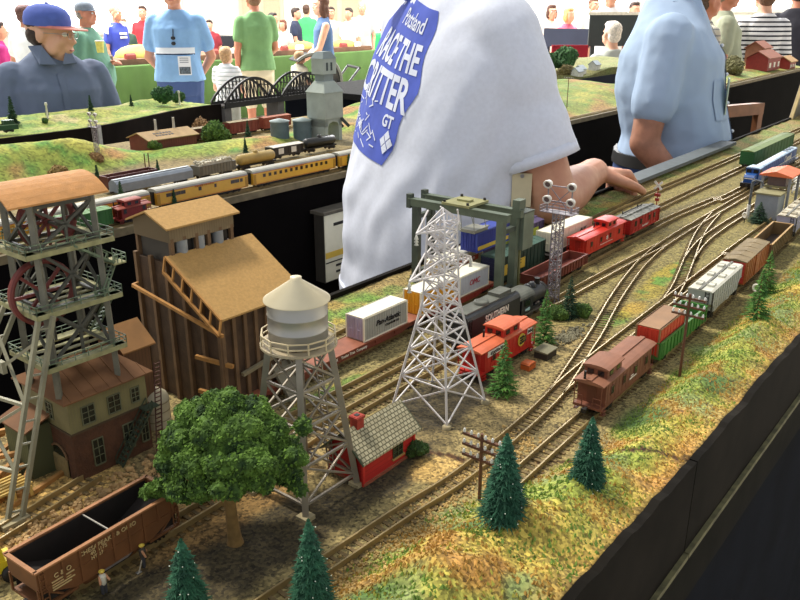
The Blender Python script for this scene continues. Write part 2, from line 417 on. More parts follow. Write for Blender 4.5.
# ================================================================ ROLLING STOCK (local +x along the track, z=0 at rail top)
RT=.0062
M_dk=mat('wheel_black','#1c1815',.6,var=.2); M_whm=mat('wheel_steel','#5a5048',.45,.5)
M_letter=mat('white_lettering','#e6e0d2',.6,var=.02); M_blk=mat('black_lettering','#15151a',.6,var=.02)
def place(name,label,cat,s0,t0,s1,t1,group=None,h=RT):
    a=W(s0,t0,h); b=W(s1,t1,h); d=b-a
    return thing(name,label,cat,(a+b)/2,math.atan2(d.y,d.x),group),d.length
def truck(root,x,w=.030,axles=2,m=None):
    m=m or M_dk
    L=.020 if axles==2 else .034
    mb=MB()
    for y in (-w/2+.002,w/2-.002):
        mb.prism([(x-L/2-.004,.0065),(x-L/2+.003,.0095),(x+L/2-.003,.0095),(x+L/2+.004,.0065),(x+L/2-.002,.003),(x-L/2+.002,.003)],y-.0012,y+.0012,'y')
        for k in (-1,0,1): mb.tube((x+k*.004,y-.002,.003),(x+k*.004,y-.002,.008),.0013,6)
    mb.box(x-.004,x+.004,-w/2+.002,w/2-.002,.006,.0095)
    o=mb.build('truck',m,root)
    wh=MB()
    for k in range(axles):
        xx=x-L/2+L*k/(axles-1)
        for y in (-.0082,.0082): wh.lathe([(.0045,0),(.0058,.0004),(.0052,.0024)],12,0,Matrix.Translation((xx,y-.0012,.0048))@Matrix.Rotation(-PI/2,4,'X'))
        wh.tube((xx,-.008,.0048),(xx,.008,.0048),.0011,6)
    wh.build('wheelset',M_whm,o); return o
def couplers(root,L,z=.0095):
    for sx in (-1,1):
        x=sx*L/2; MB().box(min(x,x+sx*.006),max(x,x+sx*.006),-.0015,.0015,z-.002,z+.001).box(min(x+sx*.005,x+sx*.0085),max(x+sx*.005,x+sx*.0085),-.003,.0025,z-.0028,z+.0018).build('coupler',M_dk,root)
def ladder_mb(mb,x,y,z0,z1,w=.005,n=6,ax='x',m=0,r=.0004):
    for k in range(n):
        z=z0+(z1-z0)*(k+.5)/n
        if ax=='x': mb.bar((x-w/2,y,z),(x+w/2,y,z),r*2,None,m)
        else: mb.bar((x,y-w/2,z),(x,y+w/2,z),r*2,None,m)
    for d in (-w/2,w/2):
        if ax=='x': mb.bar((x+d,y,z0),(x+d,y,z1),r*2,None,m)
        else: mb.bar((x,y+d,z0),(x,y+d,z1),r*2,None,m)
    return mb
def caboose(s0,t0,s1,t1,label,body,roof,cup=.62,name='caboose',group=None,windows=4,trucks=True,h=RT,plate=None,wid=.0325,H=.037):
    r,L=place(name,label,'caboose',s0,t0,s1,t1,group,h)
    W2=wid/2; Lb=L-.022; z0=.011; z1=H
    b=MB().box(-Lb/2,Lb/2,-W2,W2,z0,z1)
    for k in range(13):
        x=-Lb/2+Lb*(k+.5)/13
        for y in (-W2,W2): b.box(x-.0003,x+.0003,y-.0003,y+.0003,z0+.002,z1-.002)
    b.box(-L/2+.001,L/2-.001,-W2,W2,z0-.0025,z0)                      # platform frame
    b.build('body',body,r)
    def rf(w,x0,x1,z,rise,mb,th=.0012):
        pts=[(-w,z)]+[(w*math.sin(a)/math.sin(R(60)),z+rise*(math.cos(a)-.5)/.5) for a in [R(d) for d in (-60,-40,-20,0,20,40,60)]]+[(w,z)]
        top=[(p[0],p[1]+th) for p in pts[1:-1]]
        return mb.prism([(-w,z)]+top+[(w,z)],x0,x1,'x')
    ro=rf(W2+.0015,-L/2,L/2,z1,.003,MB()); ro.box(-L/2,L/2,-.003,.003,z1+.0045,z1+.0055)
    ro.build('roof',roof,r)
    cx=(cup-.5)*Lb; cl=.019
    c=MB().box(cx-cl,cx+cl,-W2+.003,W2-.003,z1,z1+.013).build('cupola',body,r)
    rf(W2-.001,cx-cl-.002,cx+cl+.002,z1+.013,.0025,MB()).build('cupola_roof',roof,c)
    g=mat('dark_glass','#14161a',.15,var=.1)
    for sx in (-1,1):
        for y in (-.006,.006):
            x=cx+sx*cl; MB().box(x-.0006,x+.0006,y-.0035,y+.0035,z1+.005,z1+.0105).build('window',g,c)
        MB().box(cx+sx*.009-.004,cx+sx*.009+.004,-W2+.0024,-W2+.0032,z1+.005,z1+.0105).build('window',g,c)
    fr=mat('caboose_frame_'+body.name,tuple(x*.8 for x in body.node_tree.nodes['Mix'].inputs['A'].default_value[:3]),.6)
    for k in range(windows):
        x=-Lb/2+Lb*(k+.5)/windows
        if abs(x-cx)<cl*.5: continue
        f=MB().box(x-.0045,x+.0045,-W2-.0007,-W2+.0003,z0+.009,z0+.020).build('window_frame',fr,r)
        MB().box(x-.0033,x+.0033,-W2-.0010,-W2,z0+.0105,z0+.0188).build('pane',g,f)
    for sx in (-1,1):
        x=sx*Lb/2; MB().box(min(x,x+sx*.0006),max(x,x+sx*.0006),-.005,.005,z0+.001,z0+.021).build('door',fr,r)
        x=sx*L/2; rl=MB()
        for y in (-W2+.001,-.006,.006,W2-.001): rl.bar((x-sx*.001,y,z0),(x-sx*.001,y,z0+(.011 if abs(y)<.01 else z1-z0)),.0008)
        for z in (.005,.011):
            for y in (-1,1): rl.bar((x-sx*.001,y*.006,z0+z),(x-sx*.001,y*(W2-.001),z0+z),.0008)
        rl.build('end_railing',body,r)
        st=MB()
        for y in (-W2+.001,W2-.001):
            for z in (.002,.006): st.box(x-sx*.009-.004,x-sx*.009+.004,y-.0025,y+.0025,z,z+.0007)
            for d in (-.004,.004): st.bar((x-sx*.009+d,y,.002),(x-sx*.009+d,y,z0),.0007)
        st.build('steps',body,r)
    MB().tube((cx-cl-.014,.006,z1+.003),(cx-cl-.014,.006,z1+.013),.0014,8).build('chimney',M_dk,r)
    MB().box(-.017,.017,-.010,.010,.003,z0-.002).build('underframe_box',M_dk,r)
    if trucks:
        truck(r,-L/2+.026); truck(r,L/2-.026)
    couplers(r,L); return r,L,W2
BROWN=mat('boxcar_brown','#70402c',.65,var=.15,scale=60); BROWNR=mat('roof_brown','#84563f',.75,var=.12,scale=50)
RED=mat('caboose_red','#b8241a',.5,var=.12,scale=60); REDR=mat('faded_orange_red_roof','#c4603a',.6,var=.1,scale=60)
VERM=mat('vermilion_red','#c42c1c',.45,var=.08); DRED=mat('deep_red','#a81f1a',.5,var=.1); FADED=mat('weathered_grey_roof','#a8a69a',.7,var=.4,scale=150,c2='#5d5e58')
# brown caboose at the tail of the front train
r,L,W2=caboose(.722,.3215,.872,.3245,'brown caboose at the near end of the train on the front track',BROWN,BROWNR,.2,windows=4)
MB().box(.000,.02,-W2-.0005,-W2,.018,.0195).box(.004,.016,-W2-.0005,-W2,.021,.0222).build('lettering',M_letter,r)
# vermilion caboose and its red companion on the yard track
r,L,W2=caboose(1.222,.591,1.392,.590,'bright red caboose coupled to the red wagon with a grey roof',VERM,VERM,.70,windows=4)
side_text('\u2732',.012,M_letter,r,(.006,-W2-.0006,.024),'emblem')
MB().box(-.02,.03,-W2-.0005,-W2,.0155,.0162).build('lettering',M_letter,r)
def boxcar(s0,t0,s1,t1,label,body,roof,H=.046,W_=.034,name='boxcar',cat='railway wagon',group=None,ribs=14,door=True,trucks=True,h=RT,rribs=8,roofwalk=True,endm=None,endrib=True):
    r,L=place(name,label,cat,s0,t0,s1,t1,group,h); W2=W_/2; L-=.012; z0=.009
    b=MB().box(-L/2,L/2,-W2,W2,z0,H)
    for k in range(ribs+1):
        x=-L/2+L*k/ribs; 
        for y in (-W2,W2): b.box(x-.0006,x+.0006,y-.0007,y+.0007,z0,H)
    b.box(-L/2,L/2,-W2-.0006,W2+.0006,z0-.001,z0+.002)
    b.build('body',body,r)
    for sx in (-1,1):
        e=MB().box(min(sx*L/2,sx*(L/2+.0003)),max(sx*L/2,sx*(L/2+.0003)),-W2+.0005,W2-.0005,z0+.001,H-.0005)
        for k in range(6):
            z=z0+.003+(H-z0-.006)*k/5; e.box(sx*L/2-.0009,sx*L/2+.0009,-W2+.001,W2-.001,z-.0012,z+.0012)
        e.build('corrugated_end',endm or body,r)
    ro=MB().prism([(-W2-.001,H),(-W2-.001,H+.001),(0,H+.0035),(W2+.001,H+.001),(W2+.001,H)],-L/2-.001,L/2+.001,'x')
    for k in range(rribs+1): x=-L/2+L*k/rribs; ro.prism([(-W2-.001,H+.001),(0,H+.0042),(W2+.001,H+.001)],x-.0008,x+.0008,'x')
    ro.build('roof',roof,r)
    if roofwalk: MB().box(-L/2-.002,L/2+.002,-.003,.003,H+.0042,H+.005).build('roofwalk',roof,r)
    if door:
        d=MB().box(-.012,.012,-W2-.0016,-W2,z0+.002,H-.002).box(-.0135,.026,-W2-.002,-W2,H-.002,H-.0008).box(-.0135,.026,-W2-.002,-W2,z0+.0005,z0+.0018)
        for k in range(3): d.box(-.0115,.0115,-W2-.002,-W2,z0+.008+k*.01,z0+.009+k*.01)
        d.build('door',body,r)
    [ladder_mb(MB(),x,-W2-.0012,z0,H).build('ladder',body,r) for x in (-L/2+.004,L/2-.004)]
    MB().box(-L/2+.01,L/2-.01,-.006,.006,z0-.004,z0-.001).build('underframe',M_dk,r)
    if trucks: truck(r,-L/2+.022); truck(r,L/2-.022)
    couplers(r,L); return r,L,W2
r,L,W2=boxcar(1.402,.589,1.555,.589,'small red wagon with weathered grey roof, in front of the bright red caboose',DRED,FADED,H=.036,ribs=10,door=False)
MB().box(-.05,.04,.008,.010,.041,.043).tube((-.05,.009,.040),(-.05,.009,.046),.001,6).tube((.02,.009,.04),(.02,.009,.046),.001,6).build('roof_rail',M_dk,r)
for x in (-.045,-.02,.02,.045): MB().box(x-.004,x+.004,-W2-.001,-W2,.020,.030).build('window',mat('dark_glass',0),r)
side_text('Rock Island',.006,M_letter,r,(0,-W2-.0011,.0145))
def container(s0,t0,s1,t1,label,body,top,z,H=.031,W_=.029,doorm=None,group=None,name='shipping_container',ribs=18):
    a=W(s0,t0,z); b=W(s1,t1,z); d=b-a
    r=thing(name,label,'shipping container',(a+b)/2,math.atan2(d.y,d.x),group); L=d.length; W2=W_/2
    m=MB().box(-L/2,L/2,-W2,W2,0,H-.0006)
    for k in range(ribs):
        x=-L/2+L*(k+.5)/ribs
        for y in (-W2,W2): m.box(x-.0008,x+.0008,y-.0005,y+.0005,.002,H-.002)
    m.build('body',body,r)
    MB().box(-L/2-.0005,L/2+.0005,-W2-.0005,W2+.0005,H-.0006,H+.0003).build('roof',top,r)
    f=MB()
    for x in (-L/2,L/2):
        for y in (-W2,W2): f.cbox((x,y,H/2),(.002,.002,H))
    for y in (-W2,W2):
        for z_ in (.0006,H-.0006): f.box(-L/2,L/2,y-.001,y+.001,z_-.0009,z_+.0009)
    f.build('corner_frame',top,r)
    for sy in (-1,1):
        dm=MB().box(-L/2-.0008,-L/2,min(sy*.0004,sy*(W2-.0012)),max(sy*.0004,sy*(W2-.0012)),.0015,H-.0015)
        for q in (.3,.7): dm.bar((-L/2-.0014,sy*W2*q,.002),(-L/2-.0014,sy*W2*q,H-.002),.0008)
        dm.bar((-L/2-.0014,sy*W2*.25,H*.45),(-L/2-.0014,sy*W2*.6,H*.45),.0012)
        dm.build('door',doorm or body,r)
    return r,L,W2
def flatcar(s0,t0,s1,t1,label,m,deck,H=.0135,txt=None,name='flatcar'):
    r,L=place(name,label,'railway wagon',s0,t0,s1,t1); W2=.017
    b=MB().prism([(-L/2,.0075),(-L/2,H-.001),(L/2,H-.001),(L/2,.0075),(L/2-.03,.0075),(L/2-.045,.004),(-L/2+.045,.004),(-L/2+.03,.0075)],-W2,-W2+.002,'y')
    b.prism([(-L/2,.0075),(-L/2,H-.001),(L/2,H-.001),(L/2,.0075),(L/2-.03,.0075),(L/2-.045,.004),(-L/2+.045,.004),(-L/2+.03,.0075)],W2-.002,W2,'y')
    b.box(-L/2,L/2,-W2+.002,W2-.002,.007,H-.001); b.build('side_sill',m,r)
    d=MB().box(-L/2-.001,L/2+.001,-W2-.0005,W2+.0005,H-.001,H); d.build('deck',deck,r)
    for k in range(8):
        x=-L/2+L*(k+.5)/8; MB().box(x-.0012,x+.0012,-W2-.0012,-W2,.008,H-.002).build('stake_pocket',m,r)
    if txt: side_text(txt,.0052,M_letter,r,(.01,-W2-.0006,.0092))
    truck(r,-L/2+.024); truck(r,L/2-.024); couplers(r,L); return r,L
DECK=mat('flatcar_deck','#8a5038',.7,var=.15,scale=70); OXB=mat('oxide_brown','#6e3426',.6,var=.15)
flatcar(.50,.630,.818,.632,'brown flatcar carrying the silver container, in front of the green grass strip',OXB,DECK,txt='TTX    Trailer Train Company')
SIL=mat('silver_paint','#aeb0a8',.5,.2,var=.08); CREAM=mat('cream_roof','#efe9d2',.6,var=.03); LIL=mat('grey_lilac_doors','#b3a9bd',.5,.1,var=.08)
r,L,W2=container(.70,.632,.787,.632,'silver container with black script lettering on the brown flatcar',SIL,CREAM,RT+.0137,.032,.029,LIL)
side_text('Pan-Atlantic',.0105,M_blk,r,(.004,-W2-.0009,.018),shear=.3,bold=.0001,sx=.95)
side_text('STEAMSHIP CO',.0042,M_blk,r,(.012,-W2-.0009,.0105))
# low white-decked flat with yellow container beyond the silver one
YEL=mat('container_yellow','#e0a021',.5,var=.06)
flatcar(.832,.632,1.003,.632,'flatcar under the yellow and white containers inside the gantry legs',mat('flat_red','#8c3026',.6),DECK)
container(.818,.632,.898,.632,'short yellow container with cream roof just past the silver container',YEL,CREAM,RT+.0137,.033,.029)
r,L,W2=container(.912,.632,.988,.632,'white container with red lettering behind the white pylon',mat('container_white','#c9cbd2',.5,var=.05),CREAM,RT+.0137,.030,.029)
side_text('OMC',.012,mat('crimson_lettering','#b3273a',.6,var=.03),r,(0,-W2-.0009,.015),shear=.2)
GRN=mat('boxcar_dark_green','#1d3a30',.5,var=.15); NAVY=mat('container_navy','#1b2444',.5,var=.12); GYEL=mat('sign_yellow','#d9b53a',.6,var=.08)
r,L,W2=container(.945,.668+.022,1.06,.690,'beige container with an orange-red banner, behind the white container with red lettering',mat('container_beige','#c6b48c',.6,var=.06),CREAM,RT+.0137,.033,.029)
MB().box(-.02,.045,-W2-.0010,-W2-.0004,.016,.024).build('banner',mat('banner_orange','#c4502c',.6),r); side_text('HAMBURG SUD',.0062,CREAM,r,(.0125,-W2-.0013,.020))
MB().ell((-.036,-W2-.0006,.017),(.006,.0006,.007),0,10,8).build('emblem',M_blk,r)
flatcar(.935,.690,1.075,.690,'flatcar carrying the beige container with orange banner',OXB,DECK)
# green boxcar standing on the track beneath the gantry
r,L,W2=boxcar(1.010,.632,1.165,.632,'dark green boxcar with yellow lettered panel under the gantry crane',GRN,mat('green_roof','#3f5c50',.6,var=.2),H=.047,ribs=12,door=False,rribs=10,roofwalk=False,endm=NAVY)
MB().box(-.062,.005,-W2-.0012,-W2-.0006,.017,.034).build('panel',GYEL,r); side_text('ATLANTIC',.009,M_blk,r,(-.0285,-W2-.0015,.029)); side_text('EXPRESS',.007,M_blk,r,(-.0285,-W2-.0015,.021))
r,L,W2=boxcar(1.10,.694,1.27,.694,'purple boxcar with a yellow-green panel behind the dark green boxcar',mat('boxcar_purple','#3a2b55',.5,var=.1),mat('purple_roof','#574a6e',.6),H=.050,ribs=12,door=False)
MB().box(-.07,.06,-W2-.0012,-W2-.0006,.024,.042).build('panel',mat('lime_panel','#9aa32f',.6,var=.25,scale=200),r); side_text('NORTHERN',.011,mat('dark_green_letters','#24402a',.6),r,(-.01,-W2-.0015,.033))
# brown-red open wagon left of the tower mast
def gondola(s0,t0,s1,t1,label,body,inner,H=.030,W_=.034,ribs=12,name='gondola',group=None,rim=None,h=RT):
    r,L=place(name,label,'railway wagon',s0,t0,s1,t1,group,h); L-=.012; W2=W_/2; z0=.009
    b=MB()
    for y0,y1 in ((-W2,-W2+.0015),(W2-.0015,W2)): b.box(-L/2,L/2,y0,y1,z0,H)
    for sx in (-1,1): b.box(min(sx*L/2,sx*(L/2-.0015)),max(sx*L/2,sx*(L/2-.0015)),-W2+.0015,W2-.0015,z0,H)
    for k in range(ribs+1):
        x=-L/2+L*k/ribs
        for y in (-W2,W2): b.box(x-.0008,x+.0008,y-.0012,y+.0012,z0,H)
    b.build('body',body,r)
    MB().box(-L/2+.0015,L/2-.0015,-W2+.0015,W2-.0015,z0,z0+.003).build('floor_plate',inner,r)
    q=MB()
    for y in (-W2,W2): q.box(-L/2-.001,L/2+.001,y-.0014,y+.0014,H,H+.0012)
    for x in (-L/2,L/2): q.box(x-.0014,x+.0014,-W2,W2,H,H+.0012)
    q.build('rim',rim or body,r)
    [ladder_mb(MB(),x,-W2-.0014,z0,H,n=4).build('ladder',body,r) for x in (-L/2+.005,L/2-.005)]
    truck(r,-L/2+.022); truck(r,L/2-.022); couplers(r,L); return r,L,W2
OXI=mat('oxide_inside','#5c2418',.8,var=.2)
gondola(1.030,.570,1.20,.571,'low reddish open wagon standing behind the floodlight mast',OXB,OXI,H=.024,ribs=16)
# white trailer just past the gantry
r,L,W2=container(1.190,.634,1.335,.632,'cream trailer body with dark script behind the bright red caboose',mat('trailer_cream','#ddd7c0',.5,var=.05),CREAM,RT+.016,.034,.030,name='trailer_body',ribs=6)
side_text('N.Y.',.013,M_blk,r,(.04,-W2-.001,.018),shear=.3)
flatcar(1.18,.633,1.36,.632,'dark flatcar carrying the cream trailer body',mat('flat_black','#28211d',.7),M_dk)
# ------------------------------------------------------ rest of the front train
GG=mat('gondola_green','#3f7a34',.55,var=.12); GIN=mat('gondola_green_inside','#2c4a3c',.8,var=.2)
gondola(.884,.325,1.062,.3265,'green gondola coupled behind the brown caboose, red container inside',GG,GIN,H=.030,ribs=14)
r,L,W2=container(.890,.3253,.975,.326,'red container with brown roof riding in the green gondola',mat('container_red','#c23a26',.5,var=.08),mat('dusty_brown_roof','#8f6a46',.7),RT+.0125,.036,.029,ribs=8)
def covered_hopper(s0,t0,s1,t1,label,body,top,H=.044):
    r,L=place('covered_hopper',label,'railway wagon',s0,t0,s1,t1); L-=.012; W2=.0165
    b=MB().prism([(-L/2+.016,.018),(-L/2+.004,.026),(-L/2,.028),(-L/2,H),(L/2,H),(L/2,.028),(L/2-.004,.026),(L/2-.016,.018),(L/2-.016,.0115),(-L/2+.016,.0115)],-W2,W2,'y')
    for k in range(11):
        x=-L/2+.018+(L-.036)*k/10
        for y in (-W2,W2): b.box(x-.0006,x+.0006,y-.0009,y+.0009,.0125,H)
    b.box(-L/2,L/2,-W2-.0007,W2+.0007,.0265,.028)
    b.build('body',body,r)
    ro=MB().prism([(-W2-.0008,H),(-W2+.002,H+.002),(W2-.002,H+.002),(W2+.0008,H)],-L/2-.001,L/2+.001,'x').build('roof',top,r)
    for k in range(3):
        for y in (-.008,.008):
            x=-L*.33+L*.33*k; hb=MB().box(x-.008,x+.008,y-.004,y+.004,H+.002,H+.0042)
            for d in (-.0055,.0055): hb.box(x+d-.001,x+d+.001,y-.005,y+.005,H+.004,H+.0048)
            hb.build('hatch',top,r)
    MB().box(-L/2-.002,L/2+.002,-.0016,.0016,H+.002,H+.0036).build('roofwalk',mat('walk_grey','#6d6c64',.7),r)
    for x in (-.03,.03): MB().prism([(x-.018,.0115),(x+.018,.0115),(x+.006,.003),(x-.006,.003)],-.012,.012,'y').build('hopper_bay',body,r)
    ladder_mb(MB(),-L/2+.003,-W2-.001,.012,H).build('ladder',M_dk,r); ladder_mb(MB(),-L/2-.001,-W2+.006,.012,H,ax='y').build('ladder',M_dk,r)
    truck(r,-L/2+.018); truck(r,L/2-.018); couplers(r,L); return r,L,W2
GREY=mat('hopper_grey','#a9aca4',.6,var=.07); GREYT=mat('hopper_roof','#c8c6b8',.65,var=.08)
covered_hopper(1.068,.3265,1.232,.332,'light grey covered hopper wagon with roof hatches, behind the green gondola',GREY,GREYT)
ORB=mat('boxcar_rust_orange','#a05a28',.6,var=.12,scale=50); TAN=mat('tan_roof','#7d6c4c',.75,var=.15,scale=60)
boxcar(1.238,.332,1.392,.338,'rust-orange boxcar with red ribbed ends between grey hopper and open wagon',ORB,TAN,H=.044,ribs=12,rribs=5,endm=mat('end_red','#b3352a',.6),roofwalk=False)
gondola(1.402,.338,1.580,.346,'empty open wagon with tan rim, far side of the rust-orange boxcar',mat('gondola_brown','#6b5534',.7,var=.2),mat('gondola_dark','#3a2d24',.8,var=.3),H=.034,ribs=12,rim=mat('rim_tan','#b08d5a',.7))
covered_hopper(1.590,.346,1.752,.352,'pale lilac-grey hopper wagon with weathered top at the right edge of the photo',mat('hopper_lilac','#a9a6b8',.6,var=.12),mat('hopper_weathered','#cfc6b0',.7,c2='#8f8672',scale=90),H=.042)
# ------------------------------------------------------ black tender and locomotive cab
TB=mat('loco_black','#23262a',.45,var=.2,scale=40); TG_=mat('dusty_black_top','#55574f',.7,var=.25,scale=60)
r,L=place('locomotive_tender','black tender lettered in white, behind the red caboose with the yellow emblem','tender',.775,.527,.900,.526); W2=.0165
b=MB().prism([(-W2,.010),(-W2,.036),(-W2+.002,.0395),(-W2+.006,.0415),(W2-.006,.0415),(W2-.002,.0395),(W2,.036),(W2,.010)],-L/2,L/2,'x'); b.box(-L/2-.001,L/2+.001,-W2-.0005,W2+.0005,.008,.0105); b.build('tank',TB,r)
MB().box(-L/2+.004,L/2-.004,-W2+.006,W2-.006,.0415,.043).build('top_deck',TG_,r)
MB().lathe([(.010,0),(.010,.003),(.007,.0036)],20,0,Matrix.Translation((-.012,-.002,.0425))).build('oil_hatch',TG_,r)
MB().box(.02,.05,-.009,.009,.0425,.047).build('oil_bunker',TG_,r)
side_text('SOUTHERN',.0108,M_letter,r,(.004,-W2-.0006,.030),bold=.0002); side_text('PACIFIC',.0095,M_letter,r,(.004,-W2-.0006,.0185))
mb=MB(); ladder_mb(mb,-L/2+.005,-W2-.0008,.010,.038); mb.build('ladder',M_dk,r)
truck(r,-L/2+.026,axles=3); truck(r,L/2-.026,axles=3); couplers(r,L); r.scale=(1,1,1.2)
r,L=place('steam_locomotive','black steam locomotive cab with rounded grey roof coupled ahead of the black tender','steam locomotive',.905,.526,.985,.525)
b=MB().box(-L/2,-L/2+.030,-W2,W2,.014,.036); b.build('cab',TB,r)
MB().prism([(W2*1.05*math.cos(a),.036+.009*math.sin(a)) for a in [PI*k/10 for k in range(11)]],-L/2-.006,-L/2+.034,'x').build('cab_roof',TG_,r)
MB().box(-L/2+.007,-L/2+.022,-W2-.0006,-W2,.024,.033).build('cab_window',mat('dark_glass',0),r)
side_text('4449',.0065,mat('pale_number','#bfe0dd',.6),r,(-L/2+.015,-W2-.0007,.0185))
MB().tube((-L/2+.02,0,.027),(L/2-.004,0,.027),.0125,18).build('boiler',TB,r)
MB().tube((L/2-.006,0,.027),(L/2-.001,0,.027),.0128,18).build('smokebox',M_dk,r)
for x in (.0,.013): MB().lathe([(.006,0),(.006,.005),(.003,.008)],12,0,Matrix.Translation((x,0,.0375))).build('dome',TB,r)
MB().lathe([(.004,0),(.0035,.007),(.0045,.009)],12,0,Matrix.Translation((L/2-.012,0,.0385))).build('chimney',M_dk,r)
for k in range(3):
    for y in (-.0095,.0095): MB().lathe([(.0075,0),(.009,.0006),(.009,.0022)],16,0,Matrix.Translation((-.022+k*.019,y-.001,.009))@Matrix.Rotation(-PI/2,4,'X')).build('driving_wheel',M_whm,r)
MB().bar((-.022,-.0115,.008),(.016,-.0115,.008),.0012,.002).bar((.016,-.0125,.008),(.032,-.0125,.012),.0012,.002).build('side_rod',mat('steel',0),r)
MB().box(-L/2,L/2,-.012,.012,.012,.015).box(L/2-.014,L/2-.002,-.015,.015,.006,.016).build('running_board',TB,r); couplers(r,L)
# ------------------------------------------------------ red caboose grounded beside the tree as a yard office
r,L,W2=caboose(.722,.4735,.852,.4735,'red caboose with orange-red roof and round yellow emblem behind the small conifer',RED,REDR,.58,windows=3,h=.002)
e=MB().lathe([(.0085,0),(.0085,.0006)],28,0,Matrix.Translation((.028,-W2-.0004,.026))@Matrix.Rotation(PI/2,4,'X')).build('emblem',mat('emblem_yellow','#c9b13c',.6,var=.1),r)
cr=MB(); 
for a in (0,PI/2): cr.cbox((0,0,0),(.011,.0014,.0005) if a==0 else (.0014,.011,.0005))
for q in range(4): cr.cbox((.0035*(1 if q%2 else -1),.0035*(1 if q//2 else -1),0),(.003,.003,.0005))
cr2=MB(); cr2.add(cr.v,cr.f,0,Matrix.Translation((.028,-W2-.0013,.026))@Matrix.Rotation(PI/2,4,'X')); cr2.build('cross',M_blk,e)
for x0,x1,tx in ((-.050,-.012,'ESANTA FE'),(.042,.053,'3456')):
    p=MB().box(x0,x1,-W2-.001,-W2-.0002,.0285,.0355).build('name_board',mat('board_white','#e0dccf',.6,var=.05),r)
    side_text(tx,.0055,M_blk,p,((x0+x1)/2,-W2-.0014,.032))
bx=thing('storage_box','orange box on the ground under the yellow caboose emblem','box',W(.800,.437,.0),ROT)
MB().prism([(-.008,0),(-.008,.007),(-.006,.009),(.006,.009),(.008,.007),(.008,0)],-.006,.006,'y').build('body',mat('box_orange','#c4622a',.6,var=.12),bx); MB().box(-.0086,.0086,-.0066,.0066,.0062,.0072).build('lid_edge',mat('box_orange_dark','#9a4a20',.6),bx)
bx=thing('storage_bin','dark bin with grey-olive lid beside the far end of the red caboose','bin',W(.845,.438,.0),ROT)
MB().box(-.013,.013,-.009,.009,0,.009).build('body',mat('bin_dark','#35302a',.7),bx); MB().prism([(-.010,.009),(.010,.009),(.010,.012),(-.010,.0105)],-.014,.014,'x').build('lid',mat('bin_lid','#77735a',.7,var=.1),bx)
# ------------------------------------------------------ blue diesel and green wagon at the far right
BLUE=mat('loco_blue','#234f92',.4,var=.12); BTOP=mat('loco_pale_top','#a9c0d8',.5,var=.25,scale=60)
r,L=place('diesel_locomotive','blue diesel locomotive with pale roof and white lettering at the right','diesel locomotive',2.005,.535,2.46,.545); W2=.016
b=MB().box(-L/2,L/2,-W2,W2,.009,.013); b.build('frame',mat('frame_dark_blue','#15233f',.5),r)
b=MB().box(-L/2+.068,L/2-.012,-.0105,.0105,.013,.040)
for k in range(17): x=-L/2+.08+k*.02; b.box(x,x+.0008,-.0110,.0110,.015,.038)
b.build('long_hood',BLUE,r)
MB().prism([(-.0105,.040),(-.007,.0425),(.007,.0425),(.0105,.040)],-L/2+.066,L/2-.011,'x').build('hood_top',BTOP,r)
for k in range(3): MB().lathe([(.007,0),(.007,.002)],14,0,Matrix.Translation((L/2-.04-k*.03,0,.0425))).build('roof_fan',mat('fan_grey','#55606a',.6),r)
c=MB().box(-L/2+.036,-L/2+.068,-.0155,.0155,.013,.044).build('cab',BLUE,r); MB().prism([(-.0165,.044),(-.010,.047),(.010,.047),(.0165,.044)],-L/2+.034,-L/2+.070,'x').build('cab_roof',BTOP,c)
for y in (-.008,.008): MB().box(-L/2+.0352,-L/2+.036,y-.0055,y+.0055,.033,.041).build('windscreen',mat('dark_glass',0),c)
MB().box(-L/2+.043,-L/2+.060,-.0161,-.0155,.032,.040).build('side_window',mat('dark_glass',0),c)
MB().prism([(-L/2+.010,.013),(-L/2+.009,.026),(-L/2+.014,.031),(-L/2+.036,.032),(-L/2+.036,.013)],-.012,.012,'y').build('nose',BLUE,r)
MB().box(-L/2+.0085,-L/2+.0095,-.010,.010,.022,.024).build('nose_stripe',M_letter,r)
side_text('Conrail',.024,M_letter,r,(.115,-.0114,.027),bold=.0003)
MB().prism([(-L/2-.002,.004),(-L/2-.004,.014),(-L/2+.002,.014),(-L/2+.002,.004)],-.0155,.0155,'y').build('plough',M_dk,r)
hr=MB()
for y in (-W2+.0006,W2-.0006):
    for k in range(22): x=-L/2+.07+k*.0175; hr.bar((x,y,.013),(x,y,.024),.0007)
    hr.bar((-L/2+.07,y,.024),(-L/2+.44,y,.024),.0008)
for y in (-.014,.014): hr.bar((-L/2+.001,y,.013),(-L/2+.001,y,.027),.0009)
hr.build('handrail',M_letter,r)
MB().box(-.035,.035,-.0125,.0125,.001,.009).build('fuel_tank',M_dk,r)
truck(r,-L/2+.05,axles=3); truck(r,L/2-.05,axles=3); couplers(r,L)
boxcar(2.27,.618,2.70,.620,'long dark green wagon with olive roof standing behind the blue diesel locomotive',mat('wagon_green','#1f5a2c',.55,var=.12),mat('olive_roof','#66793f',.7,var=.15),H=.044,ribs=12,rribs=1,roofwalk=False,door=False)
